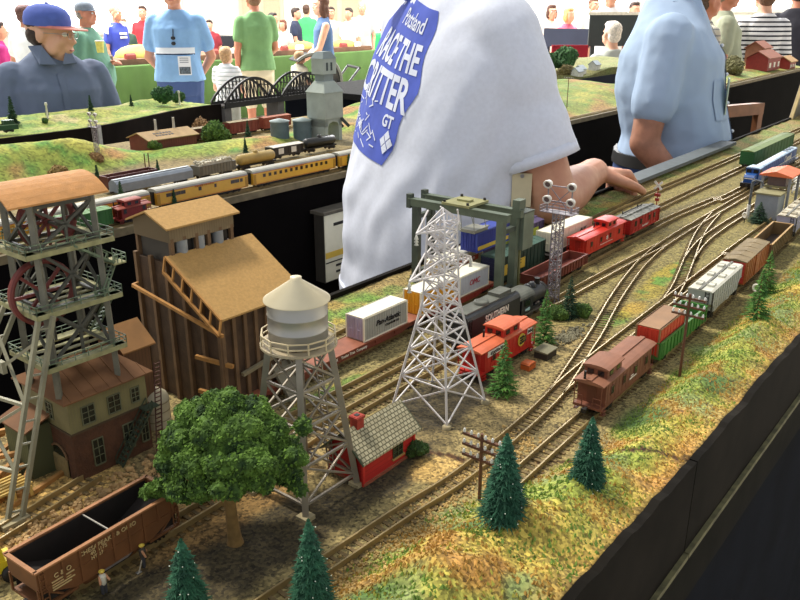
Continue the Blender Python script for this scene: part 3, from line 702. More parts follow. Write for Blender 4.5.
# ================================================================ BUILDINGS AND STRUCTURES OF THE FOREGROUND RAILWAY
def sthing(name,label,cat,s,t,h=0,rz=ROT,group=None): return thing(name,label,cat,W(s,t,h),rz,group)
GSTEEL=mat('weathered_steel','#6b695c',.6,.15,var=.18,scale=80); GDK=mat('dark_steel','#4a4a42',.65,.1,var=.2,scale=60); GRNR=mat('green_railing','#5f7058',.65,var=.2,scale=90)
PLANK=mat('platform_plank','#8d8a62',.8,var=.2,scale=120); SHEAVE=mat('sheave_red','#6d2f2a',.6,var=.15); TANR=mat('headframe_tan_roof','#b9834a',.75,var=.1,scale=120,bump=.4,bscale=900)  # TANR: one even tan with grainy bump for the headframe's curved roof
def xbrace(mb,a,b,c,d,w): mb.bar(a,c,w); mb.bar(b,d,w); return mb
def railing(pts,h=.009,n=4,w=.0007):
    mb=MB()
    for a,b in zip(pts,pts[1:]):
        a,b=Vector(a),Vector(b)
        for k in range(n+1): p=a.lerp(b,k/n); mb.bar(p,p+Vector((0,0,h)),w)
        for z in (h*.5,h): mb.bar(a+Vector((0,0,z)),b+Vector((0,0,z)),w)
    return mb
# ---------------------------------------------------------------- mine headframe
T=sthing('mine_headframe','grey steel mine headframe tower with curved tan roof and red wheels at the left edge','mine tower',.343,.668)
lx,ly=.0285,.024
for sx in (-1,1):
    for sy in (-1,1):
        MB().bar((sx*lx*1.05,sy*ly*1.05,.088),(sx*lx*.98,sy*ly*.98,.268),.0048).build('tower_post',GSTEEL,T)
lv=[.122,.172,.225,.262]
for i,z in enumerate(lv[:-1]):
    z2=lv[i+1]; br=MB()
    for sy in (-1,1): xbrace(br,(-lx,sy*ly,z),(lx,sy*ly,z),(lx,sy*ly,z2),(-lx,sy*ly,z2),.0026); br.bar((-lx,sy*ly,z2),(lx,sy*ly,z2),.003); br.bar((0,sy*ly,z),(0,sy*ly,z2),.0022)
    for sx in (-1,1): xbrace(br,(sx*lx,-ly,z),(sx*lx,ly,z),(sx*lx,ly,z2),(sx*lx,-ly,z2),.0024); br.bar((sx*lx,-ly,z2),(sx*lx,ly,z2),.003)
    br.build('cross_bracing',GDK,T)
def platform(z,x0,x1,y0,y1,hole=True):
    p=MB(); a=.010
    p.box(x0,x1,y0,y0+a,z-.0012,z); p.box(x0,x1,y1-a,y1,z-.0012,z); p.box(x0,x0+a,y0,y1,z-.0012,z); p.box(x1-a,x1,y0,y1,z-.0012,z)
    for k in range(5): y=y0+(y1-y0)*(k+.5)/5; p.box(x0,x1,y-.0025,y+.0025,z-.0020,z-.0011)
    p.box(x0,x1,y0-.0005,y0+.0006,z-.004,z+.0004); p.box(x0,x1,y1-.0006,y1+.0005,z-.004,z+.0004)
    p.box(x0-.0005,x0+.0006,y0,y1,z-.004,z+.0004); p.box(x1-.0006,x1+.0005,y0,y1,z-.004,z+.0004)
    o=p.build('platform',PLANK,T)
    railing([(x0,y0,z),(x1,y0,z),(x1,y1,z),(x0,y1,z),(x0,y0,z)],.008,6).build('railing',GRNR,o)
platform(.122,-.040,.038,-.034,.034); platform(.172,-.042,.040,-.034,.034); platform(.225,-.042,.040,-.032,.034)
MB().box(.040,.053,-.026,-.004,.196,.1975).build('landing',PLANK,T)
railing([(.040,-.026,.1975),(.053,-.026,.1975),(.053,-.004,.1975)],.008,3).build('railing',GRNR,T)
def stair(p,q,w,name,m,parent,n=9,rail=True):
    p,q=Vector(p),Vector(q); mb=MB(); d=q-p; hz=Vector((d.x,d.y,0)).normalized(); l=Vector((-hz.y,hz.x,0))*w/2
    for s in (-1,1): mb.bar(p+l*s,q+l*s,.0008,.002)
    for k in range(n): c=p.lerp(q,(k+.5)/n); mb.bar(c-l,c+l,.003,.0007)
    if rail:
        for s in (-1,1):
            mb.bar(p+l*s+Vector((0,0,.008)),q+l*s+Vector((0,0,.008)),.0008)
            for k in range(4): c=p.lerp(q,k/3)+l*s; mb.bar(c,c+Vector((0,0,.008)),.0007)
    return mb.build(name,m,parent)
stair((.000,-.029,.225),(.043,-.018,.197),.008,'stair',GRNR,T)
stair((.047,-.012,.196),(.020,-.030,.172),.008,'stair',GRNR,T)
stair((.034,-.026,.172),(.036,.018,.122),.008,'stair',GRNR,T)
def sheave(c,r,name='sheave_wheel'):
    M=Matrix.Translation(c)@Matrix.Rotation(PI/2,4,'X'); mb=MB(); n=32
    prof=[(r-.004,-.0022),(r,-.0026),(r-.0012,0),(r,.0026),(r-.004,.0022)]
    mb.lathe(prof+[prof[0]],n,0,M,True,False)
    mb.lathe([(.0035,-.004),(.0035,.004)],12,0,M)
    for k in range(8): a=PI*k/4; mb.bar(M@Vector((.002*math.cos(a),.002*math.sin(a),0)),M@Vector(((r-.003)*math.cos(a),(r-.003)*math.sin(a),0)),.0026)
    o=mb.build(name,SHEAVE,T); MB().tube((c[0],c[1]-.016,c[2]),(c[0],c[1]+.016,c[2]),.0018,8).build('axle',GDK,o)
sheave((-.022,-.010,.184),.030); sheave((.002,.010,.240),.027)
# curved roof
ar=MB(); n=10; W_=.036; pts=[(-W_+2*W_*k/n, .268+.014*(1-((k-n/2)/(n/2))**2)) for k in range(n+1)]
ar.prism(pts+[(y,z-.0016) for y,z in pts[::-1]],-.052,.038,'x'); ar.build('curved_roof',TANR,T)
# raking legs: two laced legs with gusseted bracing between them
def laced(a,b,off,m):
    a,b=Vector(a),Vector(b); o=Vector(off); mb=MB().bar(a,b,.0036,.0036).bar(a+o,b+o,.0036,.0036); 
    for k in range(9):
        p=a.lerp(b,(k+.5)/9); mb.bar(p,p+o,.0016,.0016)
    return mb.build('raking_leg',m,T)
LEG=mat('leg_steel','#8d8a74',.55,.2,var=.15,scale=70)
RA,RB=(-.040,-.032,.170),(-.101,-.041,0); LA,LB=(-.040,.026,.170),(-.135,.040,0)
laced(RA,RB,(.011,-.004,0),LEG); laced(LA,LB,(.011,-.004,0),LEG)
bz=MB(); A1,B1,A2,B2=map(Vector,(RA,RB,LA,LB))
for u0,u1 in ((.12,.42),(.42,.74)):
    a,b,c,d=A1.lerp(B1,u0),A2.lerp(B2,u0),A1.lerp(B1,u1),A2.lerp(B2,u1); bz.bar(a,d,.0026); bz.bar(b,c,.0026); bz.bar(c,d,.0028)
    m_=(a+d)/2; bz.cbox(m_,(.004,.008,.011))
bz.build('leg_bracing',LEG,T)
for p in (RB,LB): MB().cbox((p[0]+.005,p[1]-.002,.001),(.024,.014,.006)).build('footing',mat('footing_concrete','#9a8f70',.9),T)
# ---------------------------------------------------------------- shaft house under the tower
H_=sthing('shaft_house','two-storey shaft house, red brick below and cream above, under the mine tower','building',.357,.679)
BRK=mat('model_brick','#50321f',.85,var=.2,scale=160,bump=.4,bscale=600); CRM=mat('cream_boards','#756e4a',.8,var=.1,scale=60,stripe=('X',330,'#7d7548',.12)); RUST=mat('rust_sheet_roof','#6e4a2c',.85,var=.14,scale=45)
bw,bd=.041,.041
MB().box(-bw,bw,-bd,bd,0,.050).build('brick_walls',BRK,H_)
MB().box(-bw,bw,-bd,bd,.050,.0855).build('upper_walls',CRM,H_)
MB().box(-bw-.0012,bw+.0012,-bd-.0012,bd+.0012,.0490,.0508).build('storey_band',mat('dark_band','#4a3a26',.8),H_)
ro=MB(); e=.006; x,y=bw+e,bd+e
v=[(-x,-y,.085),(x,-y,.085),(x,y,.085),(-x,y,.085),(-.022,0,.108),(.022,0,.108),(-x,-y,.0835),(x,-y,.0835),(x,y,.0835),(-x,y,.0835)]
ro.add(v,[(0,1,5,4),(1,2,5),(2,3,4,5),(3,0,4),(9,8,7,6),(0,6,7,1),(1,7,8,2),(2,8,9,3),(3,9,6,0)])
for k in range(-3,4):     # standing seams
    xx=k*.013; yb=0 if abs(xx)<.022 else -(abs(xx)-.022)/(x-.022)*y
    zt=.108-(.023)*abs(yb)/y; ro.bar((xx,-y,.0852),(xx,yb,zt+.0002),.0008)
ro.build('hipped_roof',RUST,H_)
SASH=mat('window_frame_olive','#5f6148',.7); GL=mat('dim_glass','#23261f',.25,var=.3)
def win(x,z,w,h,yy,parent,face='y',frame=SASH):
    f=MB(); g=MB()
    def B(mb,a0,a1,z0,z1,d0,d1):
        if face=='y': mb.box(a0,a1,yy+d0,yy+d1,z0,z1)
        else: mb.box(yy+d0,yy+d1,a0,a1,z0,z1)
    t=.0009
    for a0,a1,b0,b1 in ((x-w/2-t,x-w/2,z-t,z+h+t),(x+w/2,x+w/2+t,z-t,z+h+t),(x-w/2,x+w/2,z-t*1.6,z),(x-w/2,x+w/2,z+h,z+h+t),(x-.0004,x+.0004,z,z+h)): B(f,a0,a1,b0,b1,-.0012,0)
    for q in (.33,.66): B(f,x-w/2,x+w/2,z+h*q-.0003,z+h*q+.0003,-.0010,0)
    o=f.build('window_frame',frame,parent); B(g,x-w/2,x+w/2,z,z+h,-.0004,.0003); g.build('pane',GL,o)
win(-.022,.056,.012,.017,-bd,H_); win(.005,.056,.012,.017,-bd,H_); win(.028,.058,.008,.014,-bd,H_)
win(-.017,.010,.010,.026,-bd,H_); win(.016,.012,.010,.026,-bd,H_); win(.034,.012,.007,.024,-bd,H_)
win(-.008,.058,.010,.015,-bw,H_,'x')
# arched doorway in the end wall
dm=MB(); pts=[(-.028,0),(-.028,.020)]+[(-.014-.014*math.cos(a),.020+.012*math.sin(a)) for a in [PI*k/8 for k in range(1,8)]]+[(0,.020),(0,0)]
dm.prism(pts,-bw-.0008,-bw,'x').build('arch_light',GL,H_)
for k in range(2): 
    d=MB().box(-bw-.0016,-bw-.0002,-.0275+k*.0140,-.0275+k*.0140+.0135,0,.0205)
    for q in range(4): d.box(-bw-.0020,-bw-.0016,-.0265+k*.014+q*.0033,-.0265+k*.014+q*.0033+.0028,.001,.0195)
    d.build('door',mat('weathered_door','#8a7a52',.8,var=.15,scale=150),H_)
MB().path([(-bw-.0012,p[0],p[1]) for p in pts[1:-1]],.0012,6).build('door_arch',mat('arch_stone','#6d5238',.8),H_)
stair((.038,-bd-.007,.050),(-.002,-bd-.007,.002),.010,'fire_stair',mat('dark_green_stair','#2f3a2a',.7,var=.15),H_,n=12)
MB().box(.030,.046,-bd-.012,-bd,.049,.0503).build('stair_landing',mat('dark_green_stair',0),H_)
# annexes (parts of the same building)
MB().box(bw,bw+.030,-.008,.036,0,.098).build('annex_walls',mat('annex_boards','#6a4a30',.8,var=.12,stripe=('X',260,'#57402a',.15)),H_)
an=MB().prism([(-.014,.097),(.014,.118),(.042,.097),(.042,.0955),(.014,.1165),(-.014,.0955)],bw-.004,bw+.034,'x').build('annex_roof',mat('annex_roof_brown','#8a6236',.75,var=.12,scale=60),H_)
MB().box(-bw-.024,-bw,-.004,.038,0,.052).build('side_annex',mat('side_annex_green','#5a5e3c',.8,var=.15,stripe=('Y',240,'#4c5034',.15)),H_)
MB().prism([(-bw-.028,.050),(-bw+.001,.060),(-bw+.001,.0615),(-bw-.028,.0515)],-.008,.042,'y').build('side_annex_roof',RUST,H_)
# ---------------------------------------------------------------- coal tipple
P=sthing('coal_tipple','tall brown timber coal tipple with tan roofs between the mine and the silver water tower','building',.537,.700)
DKW=mat('dark_timber','#4a3726',.85,var=.2,scale=70,bump=.3,bscale=300); BAT=mat('batten_brown','#6b5238',.85,var=.18,scale=60); TIM=mat('bright_timber','#a8793f',.8,var=.15,scale=90); TANF=mat('tan_felt_roof','#b08a50',.85,var=.1,scale=300,bump=.5,bscale=1200)
fx=.053; f0=-.076
MB().prism([(f0,0),(f0,.120),(-.004,.165),(-.004,0)],-fx,fx,'x').build('lower_walls',DKW,P)
b=MB()
for k in range(8):
    x=-fx+2*fx*k/7; b.box(x-.0022,x+.0022,f0-.003,f0,0,.121)
b.build('front_battens',BAT,P)
b=MB()
for k in range(6):
    y=f0+(.060-f0)*k/5; zt=.120+(y-f0)/(.072)*.045 if y<-.004 else .165
    b.box(-fx-.004,-fx,y-.0024,y+.0024,0,min(zt,.165))
b.build('side_posts',BAT,P)
sl=MB(); y0,z0,y1,z1=f0-.010,.1175,-.001,.1690
sl.prism([(y0,z0),(y1,z1),(y1,z1+.002),(y0,z0+.002)],-fx-.007,fx+.007,'x').build('sloping_roof',TANF,P)
hx1=.034
MB().box(-fx,fx,-.004,.060,0,.160).build('rear_walls',DKW,P)
MB().box(-fx+.004,hx1-.004,.006,.056,.160,.186).build('bin_house_interior',mat('bin_dark','#241d16',.9),P)
for k in range(6):
    x=-fx+.003+(hx1+fx-.006)*k/5
    for y in (0,.060): 
        MB().bar((x,y,.155),(x,y,.188),.0042).build('post',BAT,P)
for x in (-.035,-.012,.014): MB().tube((x,.003,.165),(x,.003,.184),.0065,12).build('bin',mat('bin_grey','#8b8f92',.5,.2),P)
MB().box(-fx,hx1,-.002,.062,.184,.201).build('top_wall',mat('top_boards','#7a6a4e',.8,var=.12,stripe=('X',300,'#66573e',.14)),P)
MB().prism([(-.002,.201),(.030,.213),(.062,.201)],-fx,hx1,'x').build('gable_wall',mat('top_boards',0),P)
MB().prism([(-.007,.1995),(.030,.2135),(.067,.1995),(.067,.2015),(.030,.2158),(-.007,.2015)],-fx-.006,hx1+.006,'x').build('gable_roof',TANF,P)
wk=MB(); a,bq=Vector((-fx-.007,y0,z0+.002)),Vector((-fx-.007,y1,z1+.002))
wk.bar(a,bq,.0022); wk.bar(a+Vector((-.004,0,-.016)),bq+Vector((-.004,0,-.016)),.003)
for k in range(7): p=a.lerp(bq,k/6); wk.bar(p,p+Vector((-.004,0,-.016)),.002)
wk.build('sloping_walkway',TIM,P)
MB().bar((-fx-.012,.058,.128),(-fx-.008,-.088,.103),.0034).bar((-fx-.012,.058,.128),(-fx-.002,.060,.128),.003).build('side_beam',TIM,P)
for z in (.070,.030): MB().bar((-fx-.012,-.045,z),(-fx+.004,-.086,z-.006),.004).build('cross_timber',TIM,P)
MB().bar((-.034,f0-.006,.048),(.060,f0-.006,.060),.0042).build('front_waling',mat('grey_timber','#80765c',.8),P)
MB().bar((.008,f0-.005,.098),(.040,f0-.005,.104),.004).build('front_timber',mat('grey_timber',0),P)
ch=MB().prism([(f0,.040),(f0-.030,.006),(f0-.030,.0045),(f0,.0385)],.010,.036,'x'); 
for x in (.010,.036): ch.prism([(f0,.040),(f0-.030,.006),(f0-.030,.011),(f0,.047)],x-.0008,x+.0008,'x')
ch.bar((.012,f0-.030,.006),(.012,f0-.004,0),.0015); ch.build('loading_chute',mat('chute_grey','#6f6a58',.7),P)
# storage tank, ladder
K=sthing('storage_tank','pale domed storage tank standing between the brick shaft house and the tipple','tank',.430,.676)
TW=mat('tank_white','#b5ad94',.6,var=.1,scale=60)
MB().lathe([(.015,0),(.015,.030)],24,0).build('shell',TW,K); MB().lathe([(.0152,.030),(.013,.036),(.008,.040),(.002,.042)],24,0).build('dome',TW,K)
for z in (.008,.018,.028): MB().lathe([(.0153,z),(.0153,z+.001)],24).build('hoop',mat('hoop_grey','#857c66',.6),K)
L_=sthing('ladder','dark red-brown ladder leaning up to the roof right of the brick building','ladder',.396,.624)
lm=MB()
for d in (-.0035,.0035): lm.bar((d,0,0),(d+.020,.018,.088),.0011)
lm.build('stiles',mat('ladder_brown','#4a2a1e',.7),L_)
lm=MB()
for k in range(22): f=(k+.5)/22; lm.bar((-.0035+.020*f,.018*f,.088*f),(.0035+.020*f,.018*f,.088*f),.0010)
lm.build('rungs',mat('ladder_brown',0),L_)
# ---------------------------------------------------------------- silver water tower
V=sthing('water_tower','silver water tower on splayed lattice legs beside the leafy tree','water tower',.443,.466)
ALU=mat('aluminium_paint','#a3a19c',.38,.55,var=.06,scale=12); ALUT=mat('cone_cream_silver','#cfc4a6',.5,.25,var=.05); LG=mat('tower_leg_silver','#928a7e',.45,.4,var=.14,scale=50)
tk=MB().lathe([(.0245,.149),(.0258,.150),(.0258,.161),(.0262,.1615),(.0258,.162),(.0258,.174),(.0262,.1745),(.0258,.175),(.0258,.188)],48); tk.build('tank',ALU,V)
MB().lathe([(.0285,.1865),(.0285,.1875),(.0048,.2040),(.0048,.2065),(.001,.2068)],48,0,None,True).build('cone_roof',ALUT,V)
bal=MB().lathe([(.024,.1455),(.0335,.1455),(.0335,.1475),(.024,.1475),(.024,.1455)],40,0,None,False,False).build('balcony',mat('balcony_tan','#a5977c',.6,var=.1),V)
rl=MB()
for k in range(12):
    a=2*PI*k/12; p=Vector((.0325*math.cos(a),.0325*math.sin(a),.1475)); rl.bar(p,p+Vector((0,0,.010)),.0011)
    a2=2*PI*(k+1)/12; q=Vector((.0325*math.cos(a2),.0325*math.sin(a2),.1475))
    for z in (.005,.010): rl.bar(p+Vector((0,0,z)),q+Vector((0,0,z)),.0011)
rl.build('balcony_railing',mat('railing_cream','#c4b491',.6),bal)
cs=[(-1,-1),(1,-1),(1,1),(-1,1)]; b0,b1=.034,.0185
def cp(c,z): f=b0+(b1-b0)*z/.146; return Vector((c[0]*f,c[1]*f,z))
for c in cs: 
    MB().bar(cp(c,0),cp(c,.147),.0056).build('leg',LG,V); MB().cbox((cp(c,0).x,cp(c,0).y,.001),(.012,.012,.005)).build('footing',mat('footing_concrete',0),V)
zz=[.012,.046,.080,.112,.142]
for i,(z,z2) in enumerate(zip(zz,zz[1:])):
    m=MB()
    for a,b in zip(cs,cs[1:]+cs[:1]): m.bar(cp(a,z),cp(b,z2),.0017); m.bar(cp(b,z),cp(a,z2),.0017); m.bar(cp(a,z),cp(b,z),.0022)
    m.build('lattice',LG,V)
MB().tube((0,0,.02),(0,0,.147),.0018,12).build('riser_pipe',LG,V)
lm=MB(); n=26
for k in range(n): 
    z=.006+.136*k/n; f=(b0+(b1-b0)*z/.146); lm.bar((f+.0015,-.004+.0,z),(f+.0015,.004,z),.0009)
for d in (-.004,.004): lm.bar((b0+.0015,d,0),(b1+.0015,d,.146),.0011)
lm.build('ladder',LG,V)
# ---------------------------------------------------------------- red shed
S=sthing('trackside_shed','small red shed with grey shingled roof and brick chimney beside the water tower','shed',.516,.447)
RW=mat('shed_red','#b3201c',.7,var=.1,scale=60,stripe=('Z',210,'#951a17',.12)); sx,sy=.038,.022
MB().prism([(-sy,0),(-sy,.030),(0,.049),(sy,.030),(sy,0)],-sx,sx,'x').build('walls',RW,S)
for k in (-1,1): MB().box(sx*k-.0016,sx*k+.0012,-sy-.0010,-sy+.0014,0,.031).build('corner_post',mat('shed_trim_red','#c42a22',.6),S)
SH=bpy.data.materials.new('shingle_roof'); SH.use_nodes=True; _nt=SH.node_tree
_b=_nt.nodes['Principled BSDF']; _b.inputs['Roughness'].default_value=.85
_tc=_nt.nodes.new('ShaderNodeTexCoord'); _br=_nt.nodes.new('ShaderNodeTexBrick'); _br.inputs['Scale'].default_value=1
_mp=_nt.nodes.new('ShaderNodeMapping'); _mp.inputs['Scale'].default_value=(1,1.3,1); _nt.links.new(_tc.outputs['Object'],_mp.inputs['Vector']); _nt.links.new(_mp.outputs[0],_br.inputs['Vector'])
_br.inputs['Color1'].default_value=rgb('#b3ac90'); _br.inputs['Color2'].default_value=rgb('#9c9478'); _br.inputs['Mortar'].default_value=rgb('#5f5a44')
_br.inputs['Brick Width'].default_value=.0050; _br.inputs['Row Height'].default_value=.0042; _br.inputs['Mortar Size'].default_value=.0006
_nt.links.new(_br.outputs['Color'],_b.inputs['Base Color'])
rp=[(-sy-.005,.0255),(0,.0495),(sy+.005,.0255),(sy+.005,.0275),(0,.0515),(-sy-.005,.0275)]
MB().prism(rp,-sx-.005,sx+.005,'x').build('shingle_roof',SH,S)
for k in (-1,1): MB().prism([(a,b_-.0004) for a,b_ in rp],k*(sx+.0054)-.0008,k*(sx+.0054)+.0008,'x').build('bargeboard',mat('bargeboard_green','#46503a',.7),S)
cb=MB().box(-.026,-.0165,-.0045,.0045,.040,.0605).box(-.027,-.0155,-.0055,.0055,.0575,.0600); c_=cb.build('chimney',mat('chimney_brick','#9a3426',.8,var=.2,scale=200,bump=.4,bscale=800),S)
MB().box(-.0235,-.019,-.002,.002,.0600,.0610).build('flue',M_blk,c_)
win(.012,.010,.013,.014,-sy,S,'y',mat('window_green','#3a4428',.7)); MB().box(.003,.021,-sy-.0022,-sy,.0080,.0096).build('window_sill',mat('sill_tan','#a8854f',.7),S)
MB().box(-sx-.001,sx+.001,-sy-.0014,sy+.0014,0,.0030).build('plinth',mat('plinth_tan','#94503a',.8),S)
# ---------------------------------------------------------------- white lattice pylon
Y=sthing('electricity_pylon','white lattice electricity pylon with two crossarms in front of the gantry crane','pylon',.652,.465)
WH=mat('pylon_white','#c8c4c4',.5,var=.06); hp=.226
def pw(z): 
    if z<.125: return .0375+(.0140-.0375)*z/.125
    return .0140+(.0105-.0140)*(z-.125)/(.212-.125)
def pc(c,z): f=pw(z); return Vector((c[0]*f,c[1]*f,z))
for c in cs:
    m=MB().bar(pc(c,0),pc(c,.125),.0023).bar(pc(c,.125),pc(c,.210),.0019); m.build('corner_leg',WH,Y)
    MB().lathe([(.005,-.002),(.005,.003),(.0035,.004)],10,0,Matrix.Translation(pc(c,0))).build('footing',mat('footing_concrete',0),Y)
zz=[.004,.040,.070,.096,.118,.135,.150,.164,.177,.190,.202,.210]
for z,z2 in zip(zz,zz[1:]):
    m=MB()
    for a,b in zip(cs,cs[1:]+cs[:1]):
        w=.0015; m.bar(pc(a,z),pc(b,z2),w); m.bar(pc(b,z),pc(a,z2),w)
        if z>.01: m.bar(pc(a,z),pc(b,z),w)
    m.build('lattice',WH,Y)
def arm(z,x0,x1,zt,name='crossarm'):
    for X in (x0,x1):
        m=MB(); sg=1 if X>0 else -1; f=pw(z)
        tip=Vector((X,0,z+.001))
        for y in (-f,f): m.bar((sg*f,y,z),tip,.0016); m.bar((sg*f,y,zt),tip,.0015)
        for k in (.35,.65):
            p=[Vector((sg*f,y,z)).lerp(tip,k) for y in (-f,f)]; m.bar(p[0],p[1],.0012); m.bar(p[0],Vector((sg*f,-f,zt)).lerp(tip,k),.0012); m.bar(p[1],Vector((sg*f,f,zt)).lerp(tip,k),.0012)
        o=m.build(name,WH,Y)
        ins=MB(); ins.lathe([(.0007,-.012),(.0024,-.0115),(.001,-.009),(.0024,-.0085),(.001,-.006),(.0024,-.0055),(.0007,-.001)],10,0,Matrix.Translation(tip)); ins.build('insulator',mat('insulator_white','#d8d8d2',.3),o)
arm(.207,-.044,.030,.224); arm(.160,-.055,.055,.178)
m=MB()
for c in cs: m.bar(pc(c,.210),(0,0,.226),.0016)
m.build('peak',WH,Y)
# ---------------------------------------------------------------- container gantry crane
G=sthing('gantry_crane','grey-green container gantry crane straddling the tracks behind the white pylon','gantry crane',.992,.667)
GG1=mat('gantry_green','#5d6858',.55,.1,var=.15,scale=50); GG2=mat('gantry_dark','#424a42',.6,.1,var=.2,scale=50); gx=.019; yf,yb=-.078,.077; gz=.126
for sx_ in (-1,1):
    for y,m_ in ((yf,GG1),(yb,GG2)):
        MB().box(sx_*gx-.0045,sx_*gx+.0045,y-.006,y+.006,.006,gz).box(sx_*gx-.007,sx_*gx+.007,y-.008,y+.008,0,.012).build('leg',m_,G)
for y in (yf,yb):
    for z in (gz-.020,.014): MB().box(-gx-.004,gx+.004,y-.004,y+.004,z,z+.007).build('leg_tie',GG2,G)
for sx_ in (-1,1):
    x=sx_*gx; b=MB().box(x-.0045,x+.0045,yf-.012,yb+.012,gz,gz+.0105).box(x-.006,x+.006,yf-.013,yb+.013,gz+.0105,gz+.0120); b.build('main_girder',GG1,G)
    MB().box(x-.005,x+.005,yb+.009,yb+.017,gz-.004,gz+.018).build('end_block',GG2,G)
tr=MB().box(-gx-.008,gx+.008,-.026,.024,gz+.0125,gz+.0160).build('trolley',mat('trolley_olive','#8f8d62',.7,var=.15,scale=60),G)
for a in (-1,1):
    for c in (-1,1): MB().lathe([(.0022,0),(.0022,.004)],10,0,Matrix.Translation((a*(gx+.004),c*.021,gz+.0155))).build('wheel_cap',M_dk,tr)
MB().box(-.006,.006,-.012,.010,gz+.016,gz+.019).build('winch',mat('trolley_olive',0),tr)
hs=MB().box(gx+.006,gx+.036,yf-.012,yf+.012,gz-.052,gz+.004); hs.build('machinery_house',mat('house_greygreen','#6d786a',.5,.15,var=.12,scale=40),G)
MB().box(gx+.0055,gx+.0366,yf-.0125,yf+.0125,gz+.004,gz+.006).build('house_roof',GG2,G)
MB().box(gx-.006,gx+.012,yf-.010,yf+.002,gz+.012,gz+.026).build('cab',GG1,G)
MB().bar((gx+.014,yf-.002,0.004),(gx+.014,yf-.002,gz-.05),.004).build('ladder_column',mat('column_olive','#77764a',.6),G)
sprd=MB().box(.012,.050,-.012,.016,.089,.094)
for x in (.014,.048):
    for y in (-.010,.014): sprd.bar((x,y,.092),(x*.6,y,gz+.0125),.0008)
sprd.build('spreader',mat('spreader_grey','#8a8a80',.5),G)
r,L,W2=container(1.010,.6685,1.105,.6685,'blue container with yellow band hanging from the gantry crane',mat('container_blue','#26348f',.5,var=.1),mat('container_blue_top','#33449a',.5),.0575,.031,.029)
MB().box(-.045,.045,-W2-.0010,-W2-.0004,.003,.009).build('yellow_band',GYEL,r)
for x in (-.03,.0): MB().box(x-.004,x+.004,-.004,.004,.0313,.0325).build('lifting_plate',mat('spreader_grey',0),r)
# ---------------------------------------------------------------- floodlight mast
F_=sthing('floodlight_mast','grey lattice floodlight mast with four round lamps beside the gantry crane','floodlight mast',1.027,.526)
MS=mat('mast_grey','#8a8288',.5,.3,var=.15)
def mc(c,z): f=.0062; return Vector((c[0]*f,c[1]*f,z))
for c in cs: MB().bar(mc(c,0),mc(c,.150),.0015).build('mast_leg',MS,F_)
m=MB()
for k in range(17):
    z=.004+k*.0086; z2=z+.0086
    for i,(a,b) in enumerate(zip(cs,cs[1:]+cs[:1])): m.bar(mc(a,z),mc(b,z2),.0011) if (k+i)%2 else m.bar(mc(b,z),mc(a,z2),.0011); m.bar(mc(a,z2),mc(b,z2),.0010)
m.build('lattice',MS,F_)
pl=MB().box(-.010,.010,-.026,.026,.149,.1504).build('platform',MS,F_); railing([(-.010,-.026,.150),(.010,-.026,.150),(.010,.026,.150),(-.010,.026,.150),(-.010,-.026,.150)],.009,5).build('railing',MS,pl)
fr=MB()
for y in (-.019,.019): fr.bar((0,y,.15),(0,y,.196),.0016)
for z in (.166,.190): fr.bar((0,-.024,z),(0,.024,z),.0016)
fr.bar((0,-.019,.150),(0,.019,.190),.0011).bar((0,.019,.150),(0,-.019,.190),.0011); fr.build('lamp_frame',MS,F_)
for z in (.168,.192):
    for y in (-.019,.019):
        Ml=Matrix.Translation((-.003,y,z))@Matrix.Rotation(-PI/2-R(15),4,'Y')
        o=MB().lathe([(.003,-.008),(.0052,-.005),(.0068,0),(.0068,.0022),(.0050,.0022),(.0046,.0008)],20,0,Ml).build('lamp_housing',mat('lamp_white','#d9d4cc',.4),F_)
        MB().lathe([(.0040,.0006),(.0040,.0016)],16,0,Ml).build('lens',mat('lens_dusky','#6a5a5c',.2,.2),o)
F_.scale=(1,1,.93)
# ---------------------------------------------------------------- hopper wagon
HB=mat('hopper_brown','#6e4526',.65,var=.15,scale=60); HI=mat('hopper_inside','#1f1814',.9,var=.3); HRIM=mat('hopper_rim','#9a6a44',.7,var=.15,scale=90)
r,L=place('hopper_wagon','brown open-topped hopper wagon with stencilled lettering at the lower left corner','railway wagon',.192,.504,.328,.512); W2=.0190; L-=.012; Hh=.0405; z0=.011
b=MB()
pr=[(-L/2,.024),(-L/2,Hh),(L/2,Hh),(L/2,.024),(L/2-.028,z0),(-L/2+.028,z0)]
for y0,y1 in ((-W2,-W2+.0012),(W2-.0012,W2)): b.prism(pr,y0,y1,'y')
for sx_ in (-1,1): b.prism([(sx_*L/2,.024),(sx_*L/2,Hh),(sx_*(L/2-.0012),Hh),(sx_*(L/2-.0012),.024)],-W2+.0012,W2-.0012,'y')
b.box(-L/2,L/2,-W2-.0007,-W2,z0+.0135,z0+.0148)
for k in range(9):
    x=-L/2+.006+(L-.012)*k/8; zb=.024 if abs(x)>L/2-.028 else z0+.002
    for y in (-W2,W2): b.box(x-.0009,x+.0009,y-.0014,y+.0014,zb,Hh)
b.build('body',HB,r)
i_=MB(); 
for sx_ in (-1,1): i_.add([(sx_*(L/2-.0014),-W2+.0012,.032),(sx_*(L/2-.0014),W2-.0012,.032),(sx_*.012,W2-.0012,.008),(sx_*.012,-W2+.0012,.008),(sx_*(L/2-.0014),-W2+.0012,.031),(sx_*(L/2-.0014),W2-.0012,.031),(sx_*.012,W2-.0012,.007),(sx_*.012,-W2+.0012,.007)],[(0,1,2,3),(7,6,5,4),(0,3,7,4),(1,5,6,2),(0,4,5,1),(2,6,7,3)])
i_.box(-.012,.012,-W2+.0012,W2-.0012,.007,.008); i_.build('slope_sheets',HI,r)
MB().box(-L/2+.003,L/2-.003,-W2+.0012,-W2+.0020,.012,Hh-.001).build('inner_lining',HI,r); MB().box(-L/2+.003,L/2-.003,W2-.0020,W2-.0012,.012,Hh-.001).build('inner_lining',HI,r)
q=MB()
for y in (-W2,W2): q.box(-L/2-.0012,L/2+.0012,y-.0016,y+.0016,Hh,Hh+.0015)
